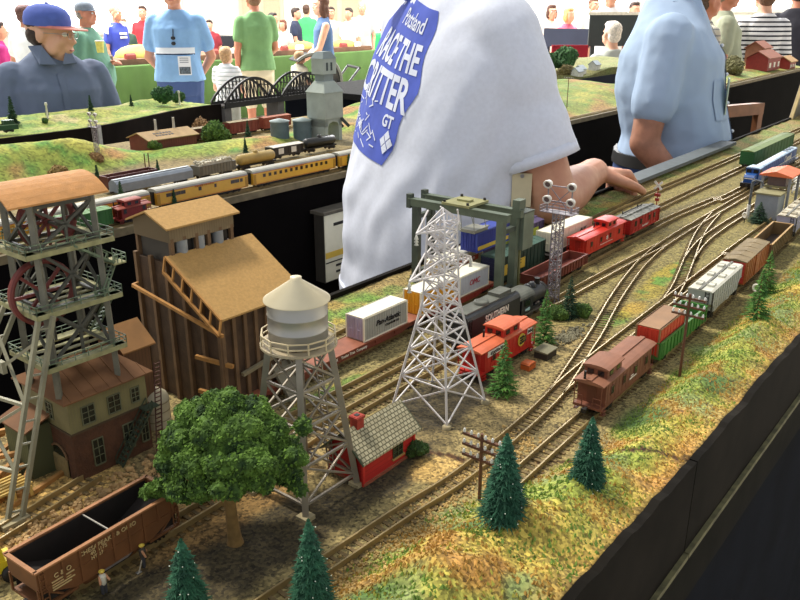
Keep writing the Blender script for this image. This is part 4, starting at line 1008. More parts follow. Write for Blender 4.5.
for x in (-L/2,L/2): q.box(x-.0016,x+.0016,-W2,W2,Hh,Hh+.0015)
q.build('rim',HRIM,r); MB().bar((.000,-W2,Hh-.001),(.000,W2,Hh-.001),.0010).build('cross_tie',mat('tie_pale','#a09a90',.6),r)
LT=mat('stencil_buff','#c4aa78',.7,var=.1)
for tx,sz,px,pz in (('CHESAPEAKE & OHIO',.0052,-.004,.0355),('C & O',.0052,-.050,.0310),('40 4175',.0044,-.020,.0315),('HT 27',.0040,-.020,.0275)): side_text(tx,sz,LT,r,(px,-W2-.0010,pz),align='LEFT' if px<-.01 else 'CENTER')
for k in range(4): MB().box(-.052,-.034-.003*(k%2),-W2-.0008,-W2,.0262-k*.0022,.0270-k*.0022).build('stencil_line',LT,r)
for sx_ in (-1,1):
    fr=MB()
    for y in (-W2+.001,W2-.001): fr.bar((sx_*L/2,y,.010),(sx_*L/2,y,.026),.0016); fr.bar((sx_*(L/2-.018),y,.012),(sx_*L/2,y,.026),.0014)
    fr.box(min(sx_*(L/2-.03),sx_*L/2),max(sx_*(L/2-.03),sx_*L/2),-W2,W2,.0085,.0105); fr.build('end_platform',HB,r)
    ladder_mb(MB(),sx_*(L/2-.004),-W2-.0012,.010,Hh).build('ladder',HB,r)
for x in (-.018,.018): MB().prism([(x-.012,z0),(x+.012,z0),(x+.005,.002),(x-.005,.002)],-.012,.012,'y').build('hopper_bay',HB,r)
truck(r,-L/2+.018); truck(r,L/2-.018); couplers(r,L)
# ---------------------------------------------------------------- telegraph poles, signals, small things
def tpole(s,t,h,label,arms=3,aw=.018,sc=1,ih=0):
    o=sthing('telegraph_pole',label,'telegraph pole',s,t,ih); PB=mat('pole_brown','#5f3c28',.8,var=.2,scale=120)
    MB().tube((0,0,-.002),(0,0,h),.0016*sc,8,0,.0013*sc).build('pole',PB,o)
    for k in range(arms):
        z=h-.005*sc-k*.0095*sc; a=MB().box(-.0012*sc,.0012*sc,-aw,aw,z-.0011*sc,z+.0011*sc).build('crossarm',PB,o)
        for q in range(6):
            if q in (2,3) and False: continue
            y=-aw*.92+2*aw*.92*q/5; MB().lathe([(.0011*sc,.001*sc),(.0013*sc,.003*sc),(.0006*sc,.0045*sc)],8,0,Matrix.Translation((0,y,z))).build('insulator',mat('insulator_white',0),a)
    return o
tpole(.527,.329,.068,'brown telegraph pole with white insulators beside the big front conifer',3,.020,1.1,.0)
tpole(.893,.282,.106,'taller telegraph pole with white insulators standing in front of the green gondola',3,.019,1.1)
X=sthing('crossing_signal','small railway crossing signal with white crossed boards behind the grey-roofed red wagon','crossing signal',1.690,.632)
MB().tube((0,0,0),(0,0,.060),.0012,8).build('post',mat('signal_red','#9a2a20',.6),X)
m=MB()
for a in (PI/4,-PI/4): m.add(*(lambda q:(q.v,q.f))(MB().cbox((0,0,0),(.0012,.024,.0042))),0,Matrix.Translation((-.002,0,.054))@Matrix.Rotation(a,4,'X'))
m.build('crossed_boards',mat('signal_white','#e6e3dc',.5),X); MB().box(-.003,.003,-.006,.006,.030,.036).box(-.0025,.0025,-.004,.004,.020,.026).build('lamp_box',mat('signal_red',0),X)
Wt=sthing('watchman_tower','small grey trackside tower with orange canopy roof near the blue locomotive','tower',1.81,.425)
GW=mat('grey_clapboard','#9aa0a6',.7,var=.08,stripe=('X',230,'#80868c',.2)); ORG=mat('orange_roof','#d0683a',.6,var=.12,scale=60)
MB().box(-.060,-.005,-.024,.020,0,.052).build('lower_house',GW,Wt); MB().box(-.064,-.001,-.028,.024,.052,.055).build('lower_roof',mat('olive_felt','#8a8460',.8,var=.12),Wt)
for x in (-.012,.062):
    for y in (-.03,.024): MB().bar((x,y,0),(x,y,.086),.005).build('canopy_post',mat('post_grey','#8b8d90',.6),Wt)
MB().box(-.008,.058,-.026,.020,.058,.062).build('deck',mat('olive_felt',0),Wt); MB().box(-.004,.05,-.020,.016,.062,.082).build('cabin',mat('cabin_dusky','#6a5a58',.7),Wt)
MB().prism([(-.036,.086),(-.003,.0945),(.030,.086),(.030,.0835),(-.036,.0835)],-.022,.072,'x').build('canopy_roof',ORG,Wt)
wc=sthing('water_column','thin white and grey water column pipe beside the small orange-roofed tower','water column',1.735,.452)
MB().tube((0,0,0),(0,0,.030),.0035,10).build('base_pipe',mat('signal_white',0),wc); MB().tube((0,0,.030),(0,0,.080),.0026,10).build('standpipe',mat('pipe_grey','#55595c',.5),wc); MB().path([(0,0,.078),(0,-.006,.082),(0,-.018,.080),(0,-.022,.072)],.0022,8).build('spout',mat('pipe_grey',0),wc)
def disc(s,t,h,label):
    o=sthing('signal_disc',label,'trackside signal',s,t); MB().tube((0,0,0),(0,0,h),.0009,8).build('post',M_dk,o)
    MB().lathe([(.0030,0),(.0068,0),(.0068,.0012),(.0030,.0012),(.0030,0)],20,0,Matrix.Translation((-.001,0,h+.005))@Matrix.Rotation(-PI/2,4,'Y')@Matrix.Rotation(R(-30),4,'X'),True,False).build('ring',mat('ring_pale','#c9c5b8',.5),o); return o
disc(1.690,.445,.012,'round pale signal disc on the ground before the small orange-roofed tower'); disc(1.168,.277,.034,'round pale ring signal standing beside the middle conifer on the right bank')
sf=sthing('slatted_fence','white slatted fence panel beside the orange-roofed tower','fence',2.10,.44)
for k in range(5): MB().box(-.06,.06,-.001,.001,.006+k*.007,.010+k*.007).build('slat',mat('signal_white',0),sf)
for x in (-.05,.05): MB().bar((x,.002,0),(x,.002,.040),.003).build('post',mat('post_grey',0),sf)
# timber stack, planks, loader and workers by the mine
random.seed(3)
TMB=mat('sawn_timber','#a97c45',.8,var=.2,scale=90)
for k in range(14):
    o=sthing('timber_baulk','sawn timber baulk heaped crosswise beside the mine tower leg','timber',.255+.012*random.random(),.700+.006*k-.03,.003+.0045*(k//3),ROT+random.uniform(-.5,.9),'timber baulks heaped by the mine')
    o.location=W(.248+.02*random.random()+(.03 if k%3==0 else 0),.655+.0075*k,.0022+.0042*(k//2))
    MB().box(-.034,.034,-.0021,.0021,-.0021,.0021).build('beam',TMB,o)
pr_=sthing('slatted_grid','pale slatted timber grid beside the mine tower leg','timber grid',.262,.665,.002)
for k in range(6): MB().box(-.018,.018,-.014+k*.005,-.012+k*.005,.010,.012).build('slat',mat('pale_slat','#c9a95c',.8),pr_)
for x in (-.015,0,.015): MB().box(x-.0012,x+.0012,-.016,.014,0,.010).build('post',mat('pale_slat',0),pr_)
LD=sthing('loader','yellow wheeled loader with grey bucket beside the hopper wagon','loader',.205,.566,0,ROT-.3)
YL=mat('loader_yellow','#d6c022',.5,var=.06)
MB().box(-.022,.010,-.009,.009,.008,.018).prism([(-.010,.018),(-.008,.030),(.004,.030),(.006,.018)],-.008,.008,'y').build('body',YL,LD)
for x in (-.014,.008):
    for y in (-.010,.010): MB().lathe([(.003,-.003),(.0065,-.003),(.0068,0),(.0065,.003),(.003,.003)],14,0,Matrix.Translation((x,y,.0066))@Matrix.Rotation(PI/2,4,'X')).build('wheel',M_dk,LD)
MB().bar((.006,-.006,.016),(.030,-.006,.008),.003).bar((.006,.006,.016),(.030,.006,.008),.003).build('lift_arm',mat('arm_grey','#8a8368',.6),LD)
MB().prism([(.028,.002),(.044,.002),(.044,.0035),(.031,.0035),(.028,.018),(.0265,.018)],-.013,.013,'y').build('bucket',mat('arm_grey',0),LD)
def worker(s,t,label,shirt,rz,arm=0):
    o=sthing('worker_figure',label,'toy figure',s,t,0,rz); SK=mat('toy_skin','#c08a66',.6)
    MB().cap((-.0012,0,.001),.0011,(-.0010,0,.0095),.0014).cap((.0012,0,.001),.0011,(.0010,0,.0095),.0014).cap((0,0,.0095),.0020,(0,0,.0160),.0024).cap((-.0024,0,.0165),.0010,(-.0034,-.002,.0118),.0009).cap((.0024,0,.0165),.0010,(.0036,-.003,.0125),.0009).ell((0,0,.0200),(.0014,.0016,.0018)).build('body',SK,o)
    MB().cap((0,0,.0102),.0024,(0,0,.0160),.0028).build('jacket',shirt,o); MB().cap((-.0012,0,.0012),.0013,(-.0010,0,.0096),.0017).cap((.0012,0,.0012),.0013,(.0010,0,.0096),.0017).build('trousers',mat('toy_trousers','#3a3a40',.7),o)
    MB().ell((0,0,.0208),(.0018,.0020,.0013)).lathe([(.0024,.0205),(.0024,.0209)],12).build('helmet',mat('helmet_yellow','#e0c450',.4),o)
worker(.246,.484,'tiny worker in white jacket and yellow helmet beside the hopper wagon',mat('toy_white','#d8d4c4',.7),ROT)
worker(.283,.487,'tiny worker in dark jacket by the hopper wagon, farther from the photo corner',mat('toy_dark','#4a4238',.7),ROT+1)
ho=sthing('shovel','pale long-handled shovel propped beside the hopper wagon','shovel',.276,.484); MB().bar((0,0,0),(.010,.004,.016),.0008).build('handle',mat('handle_pale','#b5a890',.6),ho); MB().cbox((0,0,.0008),(.004,.003,.0008)).build('blade',mat('blade_grey','#8a8a88',.4,.5),ho)
# rubble (stuff)
def rubble(n,fn,sz,m,name,label,zf=near_h):
    mb=MB(); rr=random.Random(5)
    for k in range(n):
        s,t=fn(rr); q=sz*rr.uniform(.5,1.3); mb.ell(W(s,t,zf(s,t)+q*.3),(q*rr.uniform(.7,1.2),q*rr.uniform(.7,1.2),q*.7),0,5,3,rot=(rr.random()*3,rr.random()*3,rr.random()*3),smooth=False)
    return tag(mb.build(name,m),label,'rubble',None,'stuff')
rubble(420,lambda r_:(lambda u:(.225+.17*u+r_.gauss(0,.006),.592+.012*u+r_.gauss(0,.011)))(r_.random()),.0030,mat('rubble_tan','#a5865a',.9,var=.35,scale=30),'loose_rubble','loose tan rubble strewn between the mine and the hopper wagon')
rubble(170,lambda r_:(.925+r_.gauss(0,.022),.445+r_.gauss(0,.008)),.0030,mat('rubble_grey','#77725c',.9,var=.3,scale=30),'loose_rubble','grey rubble strewn in front of the bushy conifer clump')
rubble(1200,lambda r_:(r_.uniform(.36,.66),.352+r_.gauss(0,.014)),.0016,mat('ballast_tan','#b3965e',.9,var=.4,scale=20),'ballast','tan ballast stones scattered along the curving front track')
# ================================================================ TREES OF THE RAILWAY
BRKM=mat('model_trunk','#7d6238',.9,var=.2,scale=150,bump=.3)
def conifer_proto(name,h,rad,col,col2,tip=None,seed=1,layers=46,dens=26,droop=.35,flecks=0,power=.9,wk=.055):
    rr=random.Random(seed)
    root=thing(name,None,'conifer')
    MB().tube((0,0,-.004),(0,0,h*.96),rad*.055,7,0,rad*.012).build('trunk',BRKM,root)
    mb=MB()
    for i in range(layers):
        f=i/(layers-1); z=h*(.07+.92*f); rr_=rad*((1-f)**power)*(.86+.14*math.sin(i*1.7))+rad*.03
        n=max(7,int(dens*(1-.55*f)))
        for k in range(n):
            a=2*PI*(k+rr.random())/n; L=rr_*rr.uniform(.72,1.12); dz=-L*droop*rr.uniform(.3,1.3)+L*.12; z_=z+rr.uniform(-.5,.5)*h/layers
            d=Vector((math.cos(a),math.sin(a),0)); s_=Vector((-d.y,d.x,0)); w=rad*wk*rr.uniform(.7,1.3)
            b0=Vector((0,0,z_)); mid=b0+d*L*.55+Vector((0,0,dz*.35)); tp=b0+d*L+Vector((0,0,dz))
            mi=1 if flecks and rr.random()<flecks and True else 0
            mb.add([b0,mid+s_*w,tp,mid-s_*w,mid+Vector((0,0,w*.9))],[(0,1,4),(1,2,4),(2,3,4),(3,0,4),(0,3,2,1)],0)
            if mi: mb.ell(tp,rad*.022,1,5,3)
            # side needles
            for q in (-1,1):
                m2=b0+d*L*.6+Vector((0,0,dz*.45)); t2=m2+(d*.55+s_*q*.75)*L*.33+Vector((0,0,-.05*L))
                mb.add([m2,m2+Vector((0,0,w*.7)),t2,m2+d*w],[(0,1,2),(1,3,2),(3,0,2),(0,3,1)],0)
    mats=[mat('needle_'+name,col,.85,var=.3,scale=90,c2=col2)]+([mat('fleck_white','#d5ddd0',.8)] if flecks else [])
    mb.build('needles',mats,root,fix=False); return root
def put(proto,s,t,h_scale,label,group=None,first=[],zf=near_h,rz=None,dz=0):
    o=proto if proto.name not in first else copy_tree(proto)
    first.append(proto.name) if o is proto else None
    o.location=W(s,t,zf(s,t)-.001+dz); o.scale=h_scale if hasattr(h_scale,'__len__') else (h_scale,)*3; o.rotation_euler=(0,0,s*40 if rz is None else rz); o['label']=label
    if group: o['group']=group
    return o
USED=[]
def gpix(px,py):
    h=0
    for _ in range(12): s,t=ST(px,py,h); h=.6*h+.4*near_h(s,t)
    return ST(px,py,h)
CF=conifer_proto('conifer',.10,.031,'#16402e','#2b6044',seed=2,layers=50,dens=34,flecks=.03,power=.72)
put(CF,*gpix(503,518),(.80,.80,.76),'big dark blue-green conifer beside the short front telegraph pole',first=USED)
put(CF,*gpix(587,482),(.66,.66,.64),'dark conifer on the bank between the telegraph pole and the brown caboose',first=USED)
put(CF,*gpix(191,632),(.78,.78,.80),'dark conifer at the bottom edge nearest the hopper wagon',first=USED)
put(CF,*gpix(313,622),(.74,.74,.86),'dark conifer at the bottom edge in front of the water tower',first=USED)
CG=conifer_proto('conifer_sapling',.08,.024,'#2c5a20','#5b8a34',seed=5,layers=26,dens=13,droop=.25,power=.75)
put(CG,.719,.423,(1,1,.86),'light green small conifer between the pylon and the red grounded caboose',first=USED)
put(CG,.877,.458,(.85,.85,.98),'light green conifer at the far end of the red grounded caboose',first=USED)
put(CG,1.085,.252,(1,1,.86),'light green conifer on the right bank beside the pale ring signal',first=USED)
put(CG,1.273,.288,(.9,.9,.86),'light green conifer on the right bank in front of the rust-orange boxcar',first=USED)
CD=conifer_proto('conifer_slim',.07,.020,'#17321f','#28492c',seed=8,layers=26,dens=16,droop=.3)
put(CD,.986,.478,(1,1,.92),'slim dark conifer rising from a clump of bushes right of the floodlight mast',first=USED)
put(CD,1.715,.424,(1.5,1.5,.62),'squat dark conifer in front of the small orange-roofed tower',first=USED)
def foliage(name,blobs,parent,col,col2,voxel,crumb,ncr,seed=1,amp=.004,fr=120):
    rr=random.Random(seed); mb=MB()
    for c,r in blobs: mb.ell(c,r,0,12,8)
    o=fuse(mb,name,mat('leaf_'+col,col,.9,var=.3,scale=70,c2=col2,bump=.6,bscale=500),None,voxel,2,lambda p:amp*noise.noise(p*fr)+amp*.6*noise.noise(p*fr*2.6))
    me=o.data; mb2=MB(); mb2.add([v.co for v in me.vertices],[list(p.vertices) for p in me.polygons],0,None,False)
    P=[p for p in me.polygons]
    for k in range(ncr):
        p=rr.choice(P); c=p.center+p.normal*crumb*rr.uniform(-.2,.7); q=crumb*rr.uniform(.5,1.2)
        a=Vector((rr.gauss(0,1),rr.gauss(0,1),rr.gauss(0,1))).normalized(); b=a.orthogonal().normalized(); d=a.cross(b)
        mb2.add([c+a*q,c-a*q*.3+b*q,c-a*q*.3-b*q*.6+d*q*.8,c-a*q*.3-b*q*.6-d*q*.8],[(0,1,2),(0,2,3),(0,3,1),(1,3,2)],1 if rr.random()<.35 else 0)
    n=mb2.build(name,[o.data.materials[0],mat('leafb_'+col,col2,.9,var=.25,scale=80)],parent,fix=False)
    bpy.data.objects.remove(o); bpy.data.meshes.remove(me); return n
LT_=thing('leafy_tree','large leafy green tree with spreading foam crown and bare trunk in the foreground','tree',W(.348,.455,0),0)
rr=random.Random(11); bl=[]; o_=W(.348,.455,0)
for px,py,dy,r_ in ((226,404,.0,.014),(196,416,.01,.014),(254,412,.005,.014),(180,436,.0,.015),(272,430,.0,.014),(210,432,-.022,.014),(240,432,-.02,.015),(222,424,.03,.016),(170,462,.0,.014),(290,452,.0,.013),(192,464,-.028,.014),(222,462,-.036,.014),(252,458,-.032,.014),(276,462,-.016,.013),(166,486,.004,.012),(180,490,-.018,.013),(206,486,-.030,.013),(234,482,-.034,.012),(262,476,-.026,.012),(288,474,.0,.012),(200,450,.035,.016),(240,450,.036,.016),(272,454,.028,.014),(176,474,.028,.014),(215,440,.0,.02),(250,445,.0,.018),(158,490,.0,.008)):
    p=at(px,py,o_.y+dy)-o_; p=Vector((p.x*.95,p.y,p.z)); r_*=.90; bl.append((tuple(p),(r_*1.15,r_*1.1,r_*.82)))
    for q in range(3): bl.append((tuple(p+Vector((rr.gauss(0,.008),rr.gauss(0,.008),rr.gauss(0,.004)))),(r_*.62,r_*.62,r_*.5)))
foliage('crown',bl,LT_,'#1b3611','#5a7a2a',.0026,.0019,11000,3,.0042,170)
tb=MB()
tb.loft([(.001,0,-.004,.0085,.008),(.001,0,.004,.0062,.006),(0,0,.02,.0052,.005),(-.001,0,.05,.0046,.0045),(-.002,0,.075,.0035,.0035)],0,10)
for a,l in ((.4,.05),(2.2,.05),(3.9,.045),(5.3,.05)): tb.tube((-.001,0,.045),(l*.8*math.cos(a),l*.8*math.sin(a),.078),.0030,7,0,.0012)
tb.build('trunk',BRKM,LT_)
def bush(s,t,r,label,c1='#2f4a1c',c2='#56722e',zf=near_h,n=9,group=None,z=0,name='bush',cat='bush',crumbs=500):
    o=thing(name,label,cat,W(s,t,zf(s,t) if zf else z),0,group); rr=random.Random(int(s*1000)); b=[]
    for k in range(n): a=rr.random()*7; q=r*.6*rr.random(); b.append(((q*math.cos(a),q*math.sin(a),r*rr.uniform(.3,.85)),(r*.45,r*.45,r*.42)))
    foliage('foliage',b,o,c1,c2,max(.0022,r*.14),r*.13,crumbs,int(s*777),r*.12,1.6/r)
    MB().tube((0,0,-.003),(0,0,r*.6),r*.08,6).build('stem',BRKM,o); return o
bush(.972,.488,.016,'round green bush left of the slim dark conifer, beside the floodlight mast'); bush(1.000,.466,.016,'round green bush on the right foot of the slim dark conifer'); bush(.552,.419,.012,'dark green bush at the far corner of the red shed','#233a16','#3f5a24')

# loose scenic tufts on the front bank: nobody could count them
rr=random.Random(31); mb=MB()
for k in range(11000):
    s=.24+1.25*rr.random()**1.5; t=.203+hillW(s)*1.0*rr.random(); z=near_h(s,t); q=rr.uniform(.0007,.0017)*(1.25 if s<.6 else 1)
    n=N3(s,t,26,5)+.5*N3(s,t,60,2)+rr.uniform(-.25,.25); c=W(s,t,z)
    a=rr.random()*6.28; mb.add([c+Vector((q*math.cos(a),q*math.sin(a),-.0003)),c+Vector((q*math.cos(a+2.1),q*math.sin(a+2.1),-.0003)),c+Vector((q*math.cos(a+4.2),q*math.sin(a+4.2),-.0003)),c+Vector((rr.gauss(0,q*.5),rr.gauss(0,q*.5),q*1.5))],[(0,1,3),(1,2,3),(2,0,3),(2,1,0)],0 if n<-.12 else (1 if n<.16 else 2))
tag(mb.build('grass_tufts',[mat('tuft_green','#6f8a3a',.95,var=.2),mat('tuft_yellowgreen','#a3a045',.95,var=.2),mat('tuft_straw','#b08a42',.95,var=.2)],fix=False),'green, yellow and straw scenic tufts covering the front grass bank','grass',None,'stuff')
# ================================================================ THE RAILWAY TABLES BEYOND THE AISLE
SKT=M_skirt
def sbox(mb,s0,s1,t0,t1,z0,z1,m=0):
    q=[W(s0,t0,z0),W(s1,t0,z0),W(s1,t1,z0),W(s0,t1,z0)]; v=q+[p+Vector((0,0,z1-z0)) for p in q]
    return mb.add(v,[(3,2,1,0),(4,5,6,7),(0,1,5,4),(1,2,6,5),(2,3,7,6),(3,0,4,7)],m)
M_ground2=ground_mat('far_scenic_ground',150,.7,.45)
def fp(c): return C(c)
T2=thing('model_railway_table','black-skirted railway table across the aisle carrying the long yellow passenger train','model railway table',(0,0,0))
def te(s): return 1.40+.045*sst(.88,1.02,s)
def h2(s,t):
    n=N3(s,t,5,3); z=0
    # grass ridge behind the yellow train
    A=.088-.062*sst(1.12,1.38,s)+.006*math.sin(s*9); A*= (1-sst(2.1,2.4,s)) if s<2.5 else 0
    cen=2.03-.10*sst(1.2,1.6,s); z+=A*math.exp(-((t-cen)/.085)**2)*(1+.35*n) if t<cen else A*math.exp(-((t-cen)/.12)**2)
    if s>2.45: z+=.030*sst(2.45,2.7,s)*sst(1.47,1.7,t)*(1+.6*n)
    return z+.0012*N3(s,t,40,2)
def c2_(s,t):
    n=N3(s,t,7,1); n2=N3(s,t,18,4); c=C('#8a7850').lerp(C('#6f6440'),.5+.5*n2)
    z=h2(s,t)
    if s>2.4: z=max(z,.03)
    g=C('#7d8c3c').lerp(C('#a3a04a'),sst(-.2,.4,n)); g=g.lerp(C('#5f8a3c'),sst(.1,.4,n2)); g=g.lerp(C('#a07a4a'),sst(.08,.35,N3(s,t,9,8))*(1-sst(.045,.06,z)))
    c=c.lerp(g,sst(.006,.016,z)); return c.lerp(C('#5f5a34'),.35*sst(2.4,3,s))
def warp_terrain(name,s0,s1,ts,tend,hf,cf,parent,st,tt,m,base=-.03):
    old=globals()['W']
    nt=int((tend-1.4)/tt) if False else None
    T0=ts(s0)
    def W2(s,t,h=0): k=(tend-t)/(tend-T0); return old(s,t+(ts(s)-T0)*k,h)
    globals()['W']=W2
    try: o=terrain(name,frange(s0,s1,st),frange(T0,tend,tt),hf,cf,parent,m,base)
    finally: globals()['W']=old
    return o
warp_terrain('landscape',.25,2.9,te,2.36,h2,c2_,T2,.022,.016,M_ground2)
terrain('landscape',frange(2.9,4.2,.05),frange(te(3),2.2,.03),h2,c2_,T2,M_ground2); terrain('landscape',frange(4.2,6.6,.05),frange(te(3),1.86,.03),h2,c2_,T2,M_ground2)
mb=MB(); sl=frange(.25,6.6,.05); vs=[]
for s in sl:
    for dt,z in ((-.008,-LZ+.02),(-.008,.004),(.004,.004),(.004,-LZ+.02)): vs.append(W(s,te(s)+dt,z))
n=len(sl); fs=[(i*4+k,i*4+(k+1)%4,(i+1)*4+(k+1)%4,(i+1)*4+k) for i in range(n-1) for k in range(4)]+[(0,1,2,3),(n*4-1,n*4-2,n*4-3,n*4-4)]
mb.add(vs,fs).build('black_skirt',mat('black_cloth','#0c0a0a',.97,var=.3,scale=6,spec=.05),T2)
mb=MB(); vs=[]
for s in sl:
    for dt,z in ((-.011,-.010),(-.011,.006),(.0,.006),(.0,-.010)): vs.append(W(s,te(s)+dt,z))
mb.add(vs,fs).build('edge_strip',mat('edge_strip_tan','#6b5f45',.8,var=.2),T2)
MB().__class__; sbox(MB(),.3,6.5,1.5,1.80,-LZ,-.06).build('under_frame',SKT,T2)
# poster board on the skirt
PB_=thing('poster_board','white poster board with yellow band and black marks hung on the black skirt','poster',W(1.60,1.405,0),ROT)
MB().box(-.17,.17,-.012,.022,-.265,-.082).build('board',mat('board_edge_dark','#2a2620',.7),PB_)
MB().box(-.168,.168,-.0140,-.012,-.262,-.084).build('poster',mat('poster_white','#d6d3bd',.7,var=.04),PB_)
MB().box(-.175,.175,-.020,.030,-.082,-.074).build('top_board',mat('board_grey','#4f4a40',.8,var=.15),PB_)
BK=mat('poster_black','#151512',.7)
MB().box(-.135,.06,-.0150,-.0140,-.116,-.108).build('black_bar',BK,PB_)
MB().prism([(-.098,-.178),(-.088,-.178),(-.035,-.118),(-.045,-.118)],-.0150,-.0140,'y').build('black_stroke',BK,PB_)
MB().box(-.168,.168,-.0148,-.0140,-.199,-.183).build('yellow_band',mat('poster_yellow','#cfae45',.7,var=.06),PB_)
MB().box(-.168,.168,-.0150,-.0140,-.2125,-.2095).build('black_line',BK,PB_)
for z in (-.227,-.244): MB().box(-.130,-.02,-.0150,-.0140,z,z+.006).build('text_bar',BK,PB_)
# ---- trains on the second table
def z0(s,t): return 0
track('track of the yellow passenger train on the second table',[(.26,1.446),(.7,1.468),(1.0,1.478),(1.5,1.476),(2.2,1.476),(6.4,1.476)],z0,.03)
track('track behind the yellow passenger train',[(.3,1.60),(1.0,1.655),(1.6,1.665),(2.2,1.66)],z0,.03)
track('front edge track under the small red caboose on the second table',[(.5,1.415),(.75,1.422),(.95,1.430)],z0,.03)
track('track behind the grass ridge under the red-brown boxcars',[(1.5,2.16),(1.8,2.16),(2.3,2.17)],z0,.03)
UPY=mat('coach_yellow','#d6a030',.45,var=.06); UPG=mat('coach_roof_grey','#9a978a',.6,var=.1); UPR=mat('coach_red_line','#a5321f',.5)
def coach(s0,t0,s1,t1,label,wins):
    r,L=place('passenger_coach',label,'passenger coach',s0,t0,s1,t1,'yellow passenger coaches across the aisle'); L-=.008; W2=.0168
    MB().box(-L/2,L/2,-W2,W2,.0085,.036).build('body',UPY,r)
    ro=MB().prism([(-W2-.0003,.036),(-W2+.0015,.0405),(-W2+.006,.0435),(0,.0445),(W2-.006,.0435),(W2-.0015,.0405),(W2+.0003,.036)],-L/2,L/2,'x').build('roof',UPG,r)
    for z in (.0355,.0095): MB().box(-L/2,L/2,-W2-.0004,-W2,z,z+.0010).build('red_line',UPR,r)
    for i,(f,w) in enumerate(wins):
        x=-L/2+L*f; MB().box(x-w/2,x+w/2,-W2-.0005,-W2,.0235,.0315).build('window',mat('coach_window','#3a2a18',.3,var=.2),r)
    side_text('UNION PACIFIC',.0050,UPR,r,(0,-W2-.0005,.0335),spacing=1.6)
    for f in (.018,.982): x=-L/2+L*f; MB().box(x-.004,x+.004,-W2-.0006,-W2,.010,.033).build('door',mat('coach_door','#a87818',.5),r)
    for sx_ in (-1,1): MB().box(min(sx_*L/2,sx_*(L/2+.004)),max(sx_*L/2,sx_*(L/2+.004)),-.009,.009,.010,.038).build('gangway',M_dk,r)
    MB().box(-L*.3,L*.3,-W2+.004,W2-.004,.003,.0085).build('underframe',M_dk,r)
    truck(r,-L/2+.04,axles=3); truck(r,L/2-.04,axles=3); return r
dn=[(k/16,.0085) for k in range(2,15)]
bag=[(.12,.012),(.17,.012),(.22,.012),(.27,.012),(.45,.008),(.62,.006),(.82,.012),(.87,.012),(.92,.008)]
coach(.395,1.458,.680,1.468,'yellow coach whose middle hides behind the mine tower legs',bag)
coach(.690,1.468,.980,1.478,'yellow coach behind the mine tower roof, with few windows',[(.1,.010),(.2,.010),(.3,.010),(.5,.010),(.56,.010),(.7,.010),(.8,.010),(.9,.008)])
coach(.988,1.478,1.252,1.477,'yellow coach with paired windows and wide blank wall right of the small tree',bag)
coach(1.260,1.477,1.556,1.476,'yellow coach with one long even row of windows',dn)
coach(1.564,1.476,1.860,1.476,'yellow coach half hidden behind the white-shirted man',dn)
caboose(.862,1.425,.945,1.430,'small dark red caboose at the table edge across the aisle',mat('caboose_maroon','#7d1f1a',.55),mat('maroon_roof','#8a3a2a',.6),.5,wid=.030,H=.031)
boxcar(.735,1.422,.856,1.425,'small green wagon beside the dark red caboose across the aisle',mat('far_green','#2f5f2a',.6),mat('far_green_roof','#4f7a3c',.65),H=.038,ribs=8,door=False,roofwalk=False)
FB=mat('far_brown','#5a2a22',.6,var=.12)
gondola(1.02,1.715,1.17,1.718,'dark maroon ore wagon behind the yellow coaches at the foot of the grass ridge',FB,mat('ore_dark','#3a1f1a',.8),H=.034,ribs=16)
r,L=place('covered_wagon','long pale blue-grey covered wagon between the yellow coaches and the maroon ore wagon','railway wagon',1.005,1.655,1.235,1.662); L-=.01
MB().prism([(-.016,.009),(-.016,.028),(-.010,.034),(0,.036),(.010,.034),(.016,.028),(.016,.009)],-L/2,L/2,'x').build('body',mat('wagon_bluegrey','#7d8794',.5,var=.12),r); MB().box(-L/2,L/2,-.004,.004,.036,.0375).build('roof_hatch_strip',mat('wagon_pale','#b8c0c4',.5),r); truck(r,-L/2+.03); truck(r,L/2-.03); couplers(r,L)
r,L,W2=gondola(1.245,1.663,1.375,1.665,'wagon heaped with pale gravel behind the yellow coaches',mat('grey_wagon','#6d6a60',.6),M_dk,H=.032)
g=MB(); rg=random.Random(4)
g.prism([(-L/2+.004,.030),(-L/4,.041),(0,.038),(L/4,.042),(L/2-.004,.030)],-.012,.012,'y')
for k in range(160): g.ell((rg.uniform(-L/2+.005,L/2-.005),rg.uniform(-.013,.013),.036+rg.uniform(-.004,.006)),.003,0,5,3,smooth=False)
tag(g.build('gravel_load',mat('pale_gravel','#b9b4a2',.9,var=.2,scale=60),r),kind='stuff')
def tankcar(s0,t0,s1,t1,label,m):
    r,L=place('tank_wagon',label,'railway wagon',s0,t0,s1,t1); L-=.012
    MB().lathe([(.004,0),(.012,.003),(.0145,.008),(.0145,L-.008),(.012,L-.003),(.004,L)],20,0,Matrix.Translation((-L/2,0,.0265))@Matrix.Rotation(PI/2,4,'Y')).build('barrel',m,r)
    MB().lathe([(.007,0),(.007,.006),(.004,.008)],14,0,Matrix.Translation((0,0,.039))).build('dome',m,r); MB().box(-L/2,L/2,-.010,.010,.009,.013).build('frame',M_dk,r); truck(r,-L/2+.02); truck(r,L/2-.02); couplers(r,L); return r
tankcar(1.385,1.665,1.525,1.665,'tan tank wagon behind the evenly windowed yellow coach',mat('tank_tan','#a38a4c',.6,var=.1))
tankcar(1.69,1.72,1.83,1.72,'black tank wagon in front of the grey coaling tower',mat('tank_black','#1d1d1c',.35,var=.1))
r,L,W2=boxcar(1.55,1.72,1.68,1.72,'black and white wagon beside the black tank wagon, below the grey tanks',mat('wagon_offblack','#2a2626',.5),mat('wagon_white_roof','#c9c6bd',.6),H=.034,ribs=6,door=False,roofwalk=False)
for x in (-.03,.02): MB().box(x-.01,x+.01,-W2-.0012,-W2-.0005,.014,.030).build('white_panel',mat('wagon_white','#d6d3cb',.5),r)
